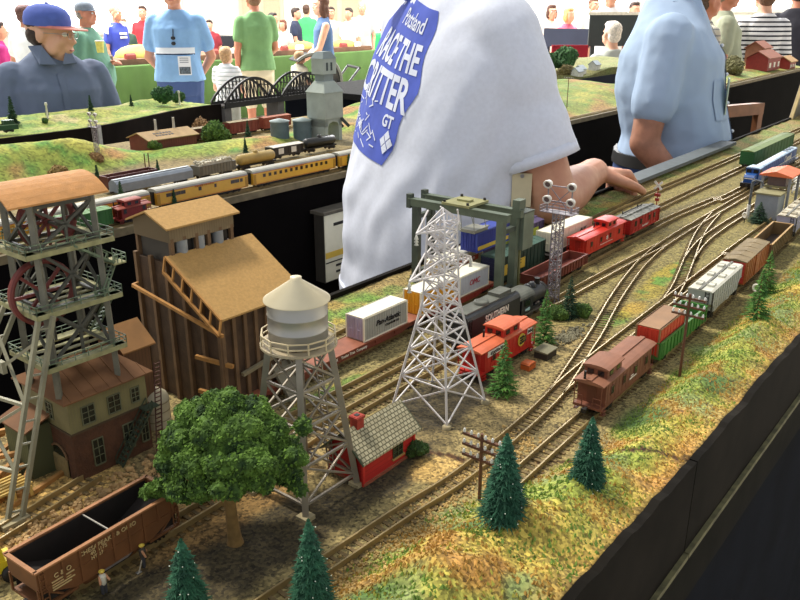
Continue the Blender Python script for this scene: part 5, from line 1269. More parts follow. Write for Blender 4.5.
boxcar(1.60,2.16,1.75,2.16,'dark maroon boxcar beyond the grass ridge beside the brown tree',mat('far_maroon','#5d2a28',.6),mat('far_tan_roof','#8a7a5a',.7),H=.040,ribs=8,door=False,roofwalk=False)
boxcar(1.76,2.16,1.905,2.162,'reddish boxcar beyond the ridge, left of the dark slim conifer',mat('far_red','#7d352a',.6),mat('far_tan_roof',0),H=.044,ribs=8,roofwalk=False)
boxcar(1.915,2.162,2.06,2.165,'rust-red boxcar beyond the ridge beside the grey tanks',mat('far_rust','#8f4230',.6),mat('far_rust_roof','#9a5a40',.7),H=.044,ribs=8,roofwalk=False)
# ---- coaling tower and tanks
def st2(name,label,cat,s,t,h=0,rz=ROT,group=None): return thing(name,label,cat,W(s,t,h),rz,group)
CT=st2('coaling_tower','tall grey concrete coaling tower with stepped head on the second table','coaling tower',1.935,1.86)
CON=mat('tower_concrete','#a0aaa4',.8,var=.1,scale=25,bump=.2,bscale=200); COND=mat('tower_concrete_dark','#7f8b8c',.8,var=.1,scale=25)
m=MB()
for x in (-.040,.026): m.box(x,x+.014,-.036,.036,0,.072)
m.prism([(-.040,.050),(-.040,.076),(.040,.076),(.040,.050),(.026,.050),(.020,.060),(0,.066),(-.020,.060),(-.026,.050)],-.036,.036,'y'); m.build('arched_base',CON,CT)
MB().box(-.043,.043,-.040,.040,.076,.158).build('bunker',CON,CT)
MB().add([(-.046,-.043,.158),(.046,-.043,.158),(.046,.043,.158),(-.046,.043,.158),(-.024,-.022,.192),(.024,-.022,.192),(.024,.022,.192),(-.024,.022,.192)],[(3,2,1,0),(4,5,6,7),(0,1,5,4),(1,2,6,5),(2,3,7,6),(3,0,4,7)]).build('sloping_shoulder',CON,CT)
MB().box(-.022,.022,-.020,.020,.192,.214).build('neck',COND,CT); MB().box(-.030,.030,-.026,.026,.214,.262).build('head_house',CON,CT)
MB().add([(-.032,-.028,.262),(.032,-.028,.262),(.032,.028,.262),(-.032,.028,.262),(-.018,-.016,.283),(.018,-.016,.283),(.018,.016,.283),(-.018,.016,.283)],[(3,2,1,0),(4,5,6,7),(0,1,5,4),(1,2,6,5),(2,3,7,6),(3,0,4,7)]).build('head_roof',COND,CT)
for x in (-.012,.008): MB().box(x-.004,x+.004,-.0268,-.026,.225,.250).build('head_window',mat('slot_dark','#3a4446',.7),CT)
MB().box(.031,.039,-.01,.01,.214,.252).build('side_hoist',mat('hoist_pale','#b8a892',.7),CT); MB().bar((.034,-.03,.08),(.060,-.050,.045),.010).bar((.034,0,.08),(.062,-.02,.040),.010).build('coal_chute',mat('slot_dark',0),CT)
for i,(s,t,lab) in enumerate(((1.800,1.935,'blue-grey round tank left of its twin beside the coaling tower'),(1.862,1.895,'blue-grey round tank touching the coaling tower base'))):
    o=st2('storage_tank',lab,'tank',s,t,0,ROT); TKM=mat('tank_bluegrey','#5d7078',.6,var=.1); MB().lathe([(.030,0),(.030,.068),(.031,.070)],28).build('shell',TKM,o); MB().lathe([(.0318,.070),(.0318,.073),(.004,.080)],28).build('lid',mat('tank_lid','#8b9a9a',.6),o)
    for k in range(4): MB().lathe([(.0305,.010+k*.016),(.0305,.0115+k*.016)],28).build('hoop',TKM,o)
# ---- brown freight house beyond the ridge
FH=st2('freight_house','long brown freight house with tan roof and dark skylights beyond the grass ridge','building',1.465,2.09,.014,ROT)
MB().box(-.085,.085,-.05,.05,0,.036).prism([(-.05,.036),(0,.052),(.05,.036)],-.085,.085,'x').build('walls',mat('freight_brown','#6a3226',.7,var=.15,stripe=('X',120,'#57281f',.2)),FH)
MB().prism([(-.056,.034),(0,.0525),(.056,.034),(.056,.0365),(0,.055),(-.056,.0365)],-.092,.092,'x').build('roof',mat('freight_roof','#a0855c',.8,var=.12),FH)
for a in range(6):
    for b_ in range(2):
        x=-.045+a*.011; y=-.020-.013*b_; z=.0545+y/.056*.0185; MB().cbox((0,0,0),(.008,.008,.002),0,Matrix.Translation((x,y,z))@Matrix.Rotation(R(18),4,'X')).build('skylight',mat('skylight_dark','#2a241e',.4),FH)
for x in (-.020,.045): 
    o=MB().lathe([(.006,.040),(.004,.056),(.0035,.066),(.0035,.086)],12,0,Matrix.Translation((x,.005,0))).build('roof_vent',mat('vent_pale','#b5b1a6',.6),FH)
# ---- vegetation on the second table
CD2=conifer_proto('model_conifer',.07,.020,'#1d3a20','#2f5230',seed=21,layers=18,dens=15,droop=.3,wk=.17,power=.8)
z2=h2
for s,t,k,lab in ((.985,1.585,.75,'dark conifer in front of the yellow coaches behind the mine roof'),(1.035,1.46,.62,'slim conifer at the table edge in front of a yellow coach joint'),(1.60,1.455,.62,'dark conifer at the table edge left of the white-shirted man'),(1.06,1.80,.75,'dark conifer at the foot of the ridge behind the maroon ore wagon'),(1.235,1.80,.6,'slim dark conifer at the ridge foot by the end of the maroon ore wagon'),(1.57,1.84,.62,'dark conifer on the ridge above the evenly windowed coach'),(1.79,2.08,.80,'dark conifer standing before the reddish boxcars'),(1.0,1.84,.5,'tiny dark conifer left of the one behind the maroon ore wagon')):
    put(CD2,s,t,k,lab,first=USED,zf=z2)
bush(1.66,2.08,.052,'big round green tree beyond the ridge right of the brown freight house','#2f4f20','#5a7a35',z2); bush(1.72,2.22,.052,'brown-leaved tree behind the big green one by the freight house','#6a5030','#8a6a42',z2)
bush(1.395,2.04,.024,'small green bush at the left end of the brown freight house','#34501f','#5f7a33',z2,5); bush(1.30,2.20,.026,'pale bush left of the freight house behind the ridge','#6a5a40','#8a7550',z2,6); bush(1.17,2.2,.024,'green bush against the black fascia beyond the ridge','#3c5a24','#6a8438',z2,6); bush(1.05,2.2,.028,'wide green bush against the black fascia at the far left','#45602c','#6f8a3f',z2,6)
bush(1.17,1.98,.030,'brown heather tuft on the face of the grass ridge','#7a5a38','#95764a',None,8,z=.012); bush(1.03,1.93,.030,'brownish heather patch low on the ridge near the left edge','#7d6238','#9a8450',None,8,z=.004)
fm=copy_tree(F_,None,W(1.178,1.985,.0),ROT,'slim grey floodlight mast standing on the grass ridge across the aisle'); fm.scale=(.75,.75,.78)
fm=st2('telegraph_pole','thin dark twin pole on the face of the ridge','pole',1.225,1.84); 
for x in (0,.012): MB().tube((x,0,0),(x,0,.055),.0016,6).build('pole',mat('pole_brown',0),fm)
# right-hand stretch of the second table
bush(2.98,1.72,.085,'large yellow-green bush tree on the second table between the two men','#7f7d2c','#a8a03c',z2,14); bush(3.05,2.0,.07,'olive bush behind the yellow-green one between the two men','#5f5a2c','#84804a',z2,8)
put(CD2,2.98,1.58,(1.2,1.2,1.15),'dark conifer on the grass right of the yellow-green bush',first=USED,zf=z2)
bush(2.75,1.9,.05,'grey-brown shrub left of the yellow-green bush','#57503a','#6f6a55',z2,8)
tpole(3.03,1.55,.12,'thin telegraph pole on the grass right of the dark conifer between the men',1,.02,1.0,.03); tpole(2.72,1.47,.10,'thin telegraph pole near the white sleeve on the second table',1,.02,1.0,.0)
MR=mat('model_barn_red','#8a2a24',.6,var=.1); MRR=mat('model_barn_roof','#8f5540',.7,var=.1)
def barn(s,t,w,d,h,rise,label,m,mr):
    o=st2('model_building',label,'model building',s,t,h2(s,t)-.004); MB().prism([(-d/2,0),(-d/2,h),(0,h+rise),(d/2,h),(d/2,0)],-w/2,w/2,'x').build('walls',m,o)
    MB().prism([(-d/2-.01,h-.003),(0,h+rise+.003),(d/2+.01,h-.003),(d/2+.01,h+.003),(0,h+rise+.009),(-d/2-.01,h+.003)],-w/2-.01,w/2+.01,'x').build('roof',mr,o)
    for k in range(3): x=-w/2+w*(k+.5)/3; MB().box(x-w*.06,x+w*.06,-d/2-.003,-d/2,h*.25,h*.65).build('window',mat('model_pane','#d8d0c0',.4),o)
    return o
barn(5.95,1.60,.30,.14,.08,.04,'red model barn with brown roof nearest the striped shirt',MR,MRR); barn(6.30,1.74,.20,.12,.11,.04,'taller brown-roofed model house at the right behind the red barn',mat('model_tan','#8a5a44',.7),MRR); barn(6.28,1.54,.16,.10,.05,.03,'low red model shed with pale windows at the right table edge',MR,mat('model_tan_roof','#b08a5c',.7))
for s,t,lab in ((5.35,1.60,'olive shrub left of the red model barn'),(5.7,1.72,'grey-green shrub close behind the left end of the red model barn'),(5.0,1.7,'grey-olive shrub farthest left of the red model barn')): bush(s,t,.07,lab,'#5a5634','#7d7a55',z2,8)
# ---- third table with grass bank
T3=thing('model_railway_table','narrow railway table with grassy bank and black fascia in front of the seated man','model railway table',(0,0,0))
def te3(s): return 2.70+.22*sst(1.5,2.3,s)
def h3(s,t):
    q=1-sst(2.18,2.34,s); return (.008+.024*math.exp(-((t-2.93-.15*sst(1.6,2.3,s))/.09)**2)*(1+.5*N3(s,t,6,2)))*q+.002*N3(s,t,25)
def c3(s,t):
    n=N3(s,t,8,6); n2=N3(s,t,20,1); g=C('#7c8f40').lerp(C('#96984c'),sst(-.3,.4,n)); g=g.lerp(C('#5f8038'),sst(.1,.4,n2)); return g.lerp(C('#a59a6a'),sst(.2,.5,N3(s,t,14,9)))
warp_terrain('landscape',.85,2.36,te3,3.22,h3,c3,T3,.025,.02,M_ground2)
mb=MB(); sl=frange(.85,2.36,.05); vs=[]
for s in sl:
    for dt,z in ((-.01,-LZ+.02),(-.01,.008),(.0,.008),(.0,-LZ+.02)): vs.append(W(s,te3(s)+dt,z))
n=len(sl); fs=[(i*4+k,i*4+(k+1)%4,(i+1)*4+(k+1)%4,(i+1)*4+k) for i in range(n-1) for k in range(4)]+[(0,1,2,3),(n*4-1,n*4-2,n*4-3,n*4-4)]
mb.add(vs,fs).build('black_skirt',mat('fascia_brownblack','#1d1713',.9,var=.3,scale=8,spec=.1),T3); sbox(MB(),.9,2.3,2.98,3.15,-LZ,-.05).build('under_frame',SKT,T3)
for s,t,k,lab in ((1.40,2.88,1.35,'broad dark conifer on the grass bank before the seated man'),(1.33,2.95,.8,'small dark conifer just left of the broad one before the seated man'),(1.73,2.92,.85,'dark conifer tipped with white on the bank right of the seated man'),(1.62,3.05,.6,'tiny conifer on the bank at the right sleeve of the seated man'),(1.95,2.98,.65,'small conifer on the bank below the light blue polo shirt'),(1.22,2.9,.9,'dark conifer above the little green locomotive at the left edge')):
    put(CD2,s,t,k,lab,first=USED,zf=h3)
bush(2.13,3.02,.050,'large dark green tree on the bank before the blue jeans of the polo-shirted man','#24452a','#3f6a3c',h3,10); bush(2.24,3.05,.035,'rounded dark green bush near the black arch bridge','#2c4a2c','#47703f',h3,8); bush(1.50,2.85,.016,'small green bush right of the broad dark conifer','#2c4a22','#4f7033',h3,5)
bush(1.27,2.80,.032,'dark bush behind the little green locomotive','#2a3f20','#456030',h3,8)
r,L=place('locomotive','little green locomotive by the orange wagon on the far left grass bank','locomotive',1.165,2.775,1.345,2.745,None,.018)
MB().box(-L/2,L/2,-.014,.014,.008,.026).build('body',mat('loco_green','#2a4f30',.5,var=.2),r); MB().box(L/2-.045,L/2-.012,-.014,.014,.026,.040).build('cab',mat('loco_green',0),r); MB().box(-L/2,L/2,-.0145,.0145,.024,.026).build('stripe',mat('loco_pale','#8fae8a',.6),r); truck(r,-L/2+.03); truck(r,L/2-.03)
boxcar(1.03,2.795,1.155,2.778,'orange wagon at the extreme left on the far grass bank',mat('far_orange','#c2552a',.5),mat('far_orange_roof','#d4764a',.6),H=.040,ribs=5,door=False,roofwalk=False,h=.02)
for s,t,lab in ((1.54,2.90,'white post on the grass bank right of the broad dark conifer'),(2.19,2.98,'white post on the bank at the polo-shirted man')):
    o=st2('white_post',lab,'post',s,t,h3(s,t)); MB().lathe([(.004,-.004),(.003,.045),(.0055,.047),(.004,.056)],10).build('shaft',mat('signal_white',0),o)
for s,t,lab in ((1.62,2.66,'white support post against the black fascia, left'),): 
    o=st2('fascia_post',lab,'post',s,te3(s)-.016,0); MB().box(-.006,.006,-.005,.005,-LZ,.012).build('post',mat('post_cream','#c9c6bd',.7),o)
# ---- black arch bridge
BR=mat('bridge_black','#2b2a2b',.55,.1,var=.15)
a_,b_=W(2.36,2.93,.0),W(3.08,2.965,.0); dd=b_-a_
BG=thing('arch_bridge','long black twin-arched model railway bridge linking the far tables','bridge',a_,math.atan2(dd.y,dd.x)); LL=dd.length; sp2=LL/2; bw2=.045
for y in (-bw2,bw2): MB().box(0,LL,y-.004,y+.004,-.012,.012).build('bottom_girder',BR,BG)
MB().box(0,LL,-bw2,bw2,-.004,.0).build('deck',mat('bridge_deck','#3a3432',.8),BG)
for i in range(2):
    for y in (-bw2,bw2):
        pts=[]; n=16
        for k in range(n+1): f=k/n; pts.append(Vector((sp2*(i+f),y,.010+.100*math.sin(PI*f)**.85 if 0<f<1 else .010)))
        m=MB()
        for p,q in zip(pts,pts[1:]): m.bar(p,q,.008,.010)
        m.build('arch_rib',BR,BG)
        m=MB()
        for k in range(1,n): m.bar(pts[k],(pts[k].x,y,.008),.0035)
        for k in range(1,n-1):
            m.bar(pts[k],(pts[k+1].x,y,.008),.0025)
        m.build('hangers',BR,BG)
    m=MB()
    for k in range(3,14,2): f=k/16; z=.010+.100*math.sin(PI*f)**.85; m.bar((sp2*(i+f),-bw2,z),(sp2*(i+f),bw2,z),.004)
    m.build('top_bracing',BR,BG)
for x in (.02,LL/2,LL-.02): MB().box(x-.02,x+.02,-.04,.04,-LZ,-.012).build('pier',mat('pier_grey','#6d6a66',.8),BG)
T4=thing('model_railway_table','railway table at the far end of the black arch bridge behind the white shirt','model railway table',(0,0,0))
sbox(MB(),3.10,4.1,2.62,3.3,-.03,.0).build('top',M_ground2,T4); sbox(MB(),3.11,4.09,2.63,3.29,-LZ,-.03).build('skirt',SKT,T4)
# ---- navy table beyond, right of the white shirt
T5=thing('model_railway_table','navy-skirted railway table with bushes and tiny houses between the two men','model railway table',(0,0,0))
def h5(s,t): return .02+.03*N3(s,t,3,4)
terrain('landscape',frange(4.55,6.4,.06),frange(2.32,3.3,.05),h5,lambda s,t:C('#8a8058').lerp(C('#6a7a40'),.5+.5*N3(s,t,6)),T5,M_ground2); sbox(MB(),4.56,6.39,2.315,3.29,-LZ+.02,-.005).build('skirt',mat('navy_skirt','#1a2034',.9,var=.15,scale=5),T5)
for s,t,r_,lab in ((4.75,2.6,.10,'dark green bush at the back of the navy-skirted table, left'),(4.95,2.55,.11,'dark green bush at the back of the navy-skirted table, right'),(4.68,2.42,.06,'brownish bush at the front of the navy-skirted table')): bush(s,t,r_,lab,*(('#2c4a2c','#456a3c') if r_>.09 else ('#6a6040','#857a55')),zf=h5,n=8)
for k,(s,t,lab) in enumerate(((4.72,2.36,'tiny white house on the navy-skirted table beside the white sleeve'),(4.84,2.40,'tiny pale house, middle of the navy-skirted table'),(5.0,2.38,'tiny pale blue house toward the light blue shirt'))):
    o=st2('model_house',lab,'model building',s,t,h5(s,t)-.004); MB().prism([(-.025,0),(-.025,.035),(0,.055),(.025,.035),(.025,0)],-.035,.035,'x').build('walls',mat('house_white','#dcdcd8',.6),o); MB().prism([(-.03,.032),(0,.057),(.03,.032),(.03,.036),(0,.061),(-.03,.036)],-.038,.038,'x').build('roof',mat('house_roof_grey','#9aa6b0',.6),o)
# ---- partition panels and red cloth behind
def panel(name,label,px0,px1,py0,py1,Y,m,cat='partition panel',thick=.04,Y1=None,rail=None,foot=True):
    a=at(px0,py0,Y); b=at(px1,py0,Y1 or Y); zb=at((px0+px1)/2,py1,Y).z
    d=b-a; o=thing(name,label,cat,(a.x,a.y,0),math.atan2(d.y,d.x)); L=math.hypot(d.x,d.y)
    MB().box(0,L,-thick/2,thick/2,zb,a.z).build('panel',m,o)
    if rail: MB().box(-.02,L+.02,-thick/2-.01,thick/2+.01,a.z,a.z+.03).build('top_rail',rail,o)
    if foot:
        for x in (.05,L-.05): MB().box(x-.02,x+.02,-thick/2,thick/2,0,zb).build('post',m,o)
    return o
panel('partition_panel','charcoal partition panel with cream top rail behind the white-haired man',590,690,15,46,8.8,mat('panel_charcoal','#3a3f3e',.9,var=.08,scale=4),rail=mat('rail_cream','#e8e0cc',.6),foot=True)
panel('partition_panel','dark blue-grey sloping partition right of the white shoulder',545,590,28,46,9.5,mat('panel_navy','#33384a',.9,var=.08,scale=4),Y1=9.1)
panel('cloth_banner','deep red cloth hung below the dark partition right of the white sleeve',552,588,45,66,8.7,mat('cloth_red','#8f1626',.95,var=.1,scale=6),'cloth')
# ---- far green table, dark table, emerald table
def cloth_table(name,label,s0,s1,t0,t1,zt,m):
    o=thing(name,label,'table',(0,0,0)); z=zt-LZ
    mb=MB(); n=int((s1-s0)/.07); vs=[]
    for i in range(n+1):
        s=s0+(s1-s0)*i/n; w=.018*math.sin(i*1.9)+.012*math.sin(i*.7)
        for t,zz in ((t0,z),(t0-.01,z-.02),(t0-.02-w,-LZ+.02),(t0+.02,-LZ+.02),(t0+.02,z-.02)): vs.append(W(s,t,zz))
    fs=[(i*5+k,i*5+(k+1)%5,(i+1)*5+(k+1)%5,(i+1)*5+k) for i in range(n) for k in range(5)]+[(0,1,2,3,4),tuple(n*5+k for k in (4,3,2,1,0))]
    mb.add(vs,fs,0,None,True).build('cloth_skirt',m,o); sbox(MB(),s0,s1,t0+.0,t1,z-.03,z).build('top',m,o)
    for s in (s0+.2,s1-.2): sbox(MB(),s-.03,s+.03,t1-.1,t1-.04,-LZ,z-.03).build('leg',M_dk,o)
    return o
GRC=mat('green_cloth','#44602a',.95,var=.12,scale=3); EMC=mat('emerald_cloth','#2f9a5a',.9,var=.1,scale=3)
cloth_table('display_table','long display table under olive-green cloth behind the light blue polo shirt',5.2,11.2,9.35,10.2,.86,GRC)
tl=thing('model_railway_module','low brown railway module with grassy hill lying on the olive-green clothed table','model railway',(0,0,0)); sbox(MB(),5.4,11.0,9.42,10.1,.86-LZ,.93-LZ).build('base',mat('module_brown','#6a4a34',.8,var=.3,scale=4),tl)
for s,t,r_ in ((6.6,9.75,.22),(8.4,9.7,.14),(9.6,9.7,.15),(10.6,9.7,.15)):
    MB().ell(W(s,t,.93-LZ),(r_*1.6,r_,r_*.75),0,14,8).build('hill',mat('module_grass','#a8a050',.9,var=.2,scale=8),tl)
for k in range(16):
    s=5.6+k*.34; o=thing('model_house','tiny house or wagon along the module on the olive-green table','model building',W(s,9.47,.93-LZ),ROT,'tiny models along the olive-green table'); MB().prism([(-.03,0),(-.03,.05),(0,.075),(.03,.05),(.03,0)],-.05-.02*(k%3),.05,'x').build('body',[mat('tiny_%d'%q,c,.7) for q,c in enumerate(('#c9b9a0','#5a4a40','#8a3a30','#d8d4c8'))][k%4],o)
cloth_table('display_table','black-clothed display table far behind the blue football shirt',7.2,11.0,13.0,13.7,1.02,mat('far_black_cloth','#1a1a20',.9,var=.1,scale=3))
cloth_table('display_table','emerald-green clothed trestle table by the woman in the blue top',12.6,16.2,11.9,12.7,.98,EMC)
o=thing('tray','orange tray of goods on the emerald-green table','tray',W(15.2,12.2,.98-LZ),ROT); MB().box(-.35,.35,-.22,.22,0,.05).box(-.37,.37,-.24,.24,.05,.10).build('tray_body',mat('tray_orange','#d0844a',.6),o)
for s in (13.6,14.4):
    o=thing('trestle','white crossed trestle legs in front of the emerald cloth',None,W(s,11.8,0),ROT,'white trestles'); o['category']='trestle'; MB().bar((-.25,-.02,-LZ+.0),(.25,-.02,-.22),.035).build('leg',M_letter,o); MB().bar((.25,.02,-LZ+.0),(-.25,.02,-.22),.035).build('leg',M_letter,o)
# ---- wooden chair and sheet at the right
CH=thing('wooden_chair','brown wooden chair in the aisle behind the blue locomotive','chair',(0,0,0)); p=at(768,108,4.15); CH.location=(p.x,p.y,0); CH.rotation_euler=(0,0,R(30)); WD=mat('chair_wood','#8a5a3c',.5,var=.15,scale=20); ht=p.z
for x in (-.17,.17):
    MB().box(x-.018,x+.018,.16,.195,0,ht).build('back_leg',WD,CH); MB().box(x-.018,x+.018,-.195,-.16,0,.45*ht/.95).build('front_leg',WD,CH)
MB().box(-.188,.188,.158,.197,ht-.06,ht).build('top_rail',WD,CH); MB().box(-.188,.188,.165,.19,ht-.28,ht-.23).build('back_slat',WD,CH); MB().box(-.2,.2,-.2,.2,.45*ht/.95,.48*ht/.95).build('seat',WD,CH)
BP=thing('backdrop_sheet','speckled grey-brown scenic sheet leaning at the end of the foreground railway','backdrop',W(3.42,.79,0),ROT)
MB().prism([(0,.0),(.9,.0),(.9,.42),(.30,.42)],-.006,.006,'y').build('sheet',mat('sheet_speckle','#8f877a',.6,var=.25,scale=60),BP); MB().bar((-.004,-.004,0),(.300,-.004,.425),.012).build('edge_batten',mat('batten_tan','#b5a070',.7),BP)
gondola(3.45,.70,3.72,.70,'dark green wagon at the foot of the speckled backdrop sheet',mat('wagon_dgreen','#1f3f34',.6),M_dk,H=.05,W_=.05)
# ================================================================ PEOPLE
SKIN=mat('skin','#c98d70',.55,var=.07,scale=14); SKINP=mat('skin_pale','#dba88c',.55,var=.06,scale=14); SKIND=mat('skin_ruddy','#bd7a5e',.55,var=.08,scale=14)
EYEW=mat('eye_white','#e8e4de',.3,var=.02); EYED=mat('eye_dark','#2a1d16',.3); LIP=mat('lip','#a85a50',.5)
def HAIR(c): return mat('hair_'+c,c,.7,var=.25,scale=60,bump=.5,bscale=300)
def CLOTH(n,c,**k): return mat('cloth_'+n,c,.9,var=k.pop('var',.06),scale=k.pop('scale',10),**k)
def wrinkle(a,f): return lambda p: a*noise.noise(Vector((p.x*f,p.y*f,p.z*f*.45)))+a*.5*noise.noise(p*f*2.3)
def hand_mb(mb,wrist,d,up,k=1.0,curl=.6,side=1):
    """palm, four unequal fingers bent at two knuckles, thumb from the side; d points along the hand, up = back of the hand"""
    d=Vector(d).normalized(); up=Vector(up); up=(up-d*up.dot(d)).normalized(); l=d.cross(up)*side
    w=Vector(wrist); c=w+d*.045*k
    for q in (-1,-.33,.33,1): mb.cap(w+l*q*.018*k,.0135*k,w+d*.082*k+l*q*.030*k,.0115*k,0,8)
    for q,L in ((-1,.078),(-.36,.092),(.3,.086),(.95,.064)):
        b=w+d*.084*k+l*q*.030*k; L*=k; a1=curl*.6; a2=curl*1.4; a3=curl*2.0
        p1=b+(d*math.cos(a1)-up*math.sin(a1))*L*.45; p2=p1+(d*math.cos(a2)-up*math.sin(a2))*L*.32; p3=p2+(d*math.cos(a3)-up*math.sin(a3))*L*.23
        mb.cap(b,.0100*k,p1,.0090*k,0,8); mb.cap(p1,.0090*k,p2,.0082*k,0,8); mb.cap(p2,.0082*k,p3,.0070*k,0,8)
    t0=w+d*.022*k-l*.026*k-up*.004*k; t1=t0+(d*.6-l*.75-up*.25).normalized()*.036*k; t2=t1+(d*.9-l*.25-up*.3).normalized()*.034*k; t3=t2+(d*.95-up*.35).normalized()*.024*k
    mb.cap(t0,.0145*k,t1,.0115*k,0,8); mb.cap(t1,.0115*k,t2,.0100*k,0,8); mb.cap(t2,.0100*k,t3,.0085*k,0,8)
def head_mb(mb,c,M,k=1.0,ears=True):
    """skull, jaw, brow, nose, chin, ears; face looks along local -y of M (3x3-ish 4x4), c = centre"""
    def P(x,y,z): return c+(M@Vector((x*k,y*k,z*k)))
    def E(p,r,rot=None):
        mb.ell((0,0,0),tuple(a*k for a in r),0,14,10,M=Matrix.Translation(P(*p))@M)
    E((0,.012,.035),(.074,.092,.083)); E((0,-.020,-.018),(.062,.070,.085)); E((0,-.035,-.070),(.046,.048,.040)); E((0,-.068,-.088),(.022,.022,.018))
    E((0,-.078,.034),(.052,.018,.014)); E((0,-.098,-.018),(.015,.020,.014)); E((0,-.090,.004),(.010,.016,.026)); E((0,-.086,-.052),(.026,.016,.014))
    for s in (-1,1): E((s*.040,-.062,-.018),(.022,.020,.024)); E((s*.054,-.03,-.05),(.016,.030,.030))
    if ears:
        for s in (-1,1): E((s*.078,.008,-.004),(.010,.020,.034))
    return P
def face_parts(P,M,k,parent,brow=None,glasses=None):
    for s in (-1,1): MB().ell(P(s*.031,-.079,.012),(.0125*k,.0125*k,.0105*k),0,10,8).ell(P(s*.031,-.0885,.012),(.0058*k,.0045*k,.0058*k),1,8,6).build('eye',[EYEW,EYED],parent)
def person(name_label,x,y,yaw,H,shirt,pants,hair='#4a3424',arms=('hang','hang'),sleeve=.55,skin=None,face=False,build_=1.0,female=False,hairstyle='short',hat=None,lower=True,z0=0,lean=(0,0),headyaw=0,headpitch=0,shirt_hem=.50,shorts=False,group=None,child=False,voxel=.012,extra=None,sit=False,tank=False,collar=False,belt=None,waist=.54,headdrop=0,arm_k=1.0):
    """local frame: person faces -y. arms: 'hang','bent','behind' or ((elbow),(hand)) offsets from the shoulder in units of H"""
    root=thing('person',name_label,'person',(x,y,z0),yaw,group); sk=skin or SKIN; b=build_
    hr=.125*H/1.75*1.0; k=H/1.75*(1.0 if not child else 1.22)
    zs,zh,zn=.815*H,.53*H,.855*H
    L=Vector((lean[0],lean[1],0)); top=lambda z:L*max(0,(z-zh)/(zs-zh))
    sw=(.103 if not female else .092)*H*(b**.4)
    body=MB(); cl=MB(); pt=MB()
    # torso sections (x half width, y half depth)
    dep=.062*H*b; wd=.100*H*(b**.5)*(.88 if female else 1)
    secs=[(zh-.03*H,wd*.98,dep*1.06,0),(zh+.03*H,wd*.96,dep*1.12,-.012*H*(b-1)*4),(zh+.10*H,wd*(.90 if not female else .78),dep*1.08,-.016*H*(b-1)*4),(zh+.18*H,wd*(.98 if not female else .88),dep*1.06,0),(zh+.24*H,wd*1.02,dep*1.0,0),(zs-.005*H,sw*.98,dep*.72,.004*H),(zs+.022*H,sw*.62,dep*.60,.006*H),(zs+.046*H,sw*.36,dep*.48,.008*H)]
    def ring(s,g): o=top(s[0]); return (o.x,o.y+s[3],s[0],s[1]+g,s[2]+g)
    body.loft([ring(s,-.006) for s in secs],0,18,p=2.3)
    neck0=top(zs)+Vector((0,.006*H,zs)); hc=top(zn*1.08)+Vector((0,-.012*H,H-.118*k-headdrop))
    body.cap(neck0,.034*H*b**.3,hc+Vector((0,.012,-.05*k)),.031*H,0,12)
    Mh=(Matrix.Rotation(headyaw,4,'Z')@Matrix.Rotation(headpitch,4,'X'))
    P=head_mb(body,hc,Mh,k)
    g=.010
    def sec_at(z):
        for a,c in zip(secs,secs[1:]):
            if a[0]<=z<=c[0]: f=(z-a[0])/(c[0]-a[0]); return tuple(p+(q-p)*f for p,q in zip(a,c))
        return (z,)+secs[0][1:]
    tuck=waist>=.58
    hz=max(shirt_hem,.5)*H; low=[s for s in secs if s[0]>hz+.012*H]
    cl.loft([ring(sec_at(hz),g+(.004 if tuck else .022))]+[ring(s,g+(.010 if s[0]<zh+.05*H and not tuck else 0)) for s in low],0,20,p=2.3)
    if shirt_hem<.5:
        s0=secs[0]; o=top(s0[0]); cl.loft([(o.x,o.y+s0[3],shirt_hem*H,s0[1]+.020,s0[2]+.022),(o.x,o.y+s0[3],s0[0]+.03*H,s0[1]+.014,s0[2]+.016)],0,20,p=2.3)
    for si,a in zip((-1,1),arms):
        sh=top(zs)+Vector((si*sw*.96,.006*H,zs-.018*H))
        if a=='hang': el,ha=Vector((si*.028*H,.012*H,-.170*H)),Vector((si*.020*H,-.030*H,-.325*H))
        elif a=='bent': el,ha=Vector((si*.030*H,.02*H,-.165*H)),Vector((-si*.045*H,-.125*H,-.160*H))
        elif a=='behind': el,ha=Vector((si*.045*H,.040*H,-.160*H)),Vector((-si*.035*H,.085*H,-.275*H))
        elif a=='forward': el,ha=Vector((si*.030*H,-.03*H,-.165*H)),Vector((si*.0*H,-.165*H,-.235*H))
        else: el,ha=Vector(a[0])*H,Vector(a[1])*H
        el=sh+el; ha=sh+ha; up=Vector((si,.2,0)) if a=='hang' else Vector((si*.3,0,1))
        body.cap(sh,.0285*H*b**.4,el,.0225*H*b**.3); body.cap(el,.0232*H*b**.3,ha,.0150*H)
        d=(ha-el).normalized(); hand_mb(body,ha-d*.005,d,up,k*.98,.45,si)
        if sleeve>0 and not tank:
            if sleeve<=1: cl.cap(sh+Vector((-si*.004*H,0,.004*H)),.0385*H*b**.4*arm_k,sh.lerp(el,sleeve),.0375*H*b**.4*arm_k)
            else:
                cl.cap(sh+Vector((-si*.004*H,0,.004*H)),.0385*H*b**.4,el,.0305*H*b**.3); cl.cap(el,.0285*H,el.lerp(ha,min(.95,sleeve-1)),.0215*H)
        elif tank: cl.cap(sh+Vector((-si*.030*H,0,-.03*H)),.020*H,sh+Vector((-si*.034*H,0,.022*H)),.012*H)
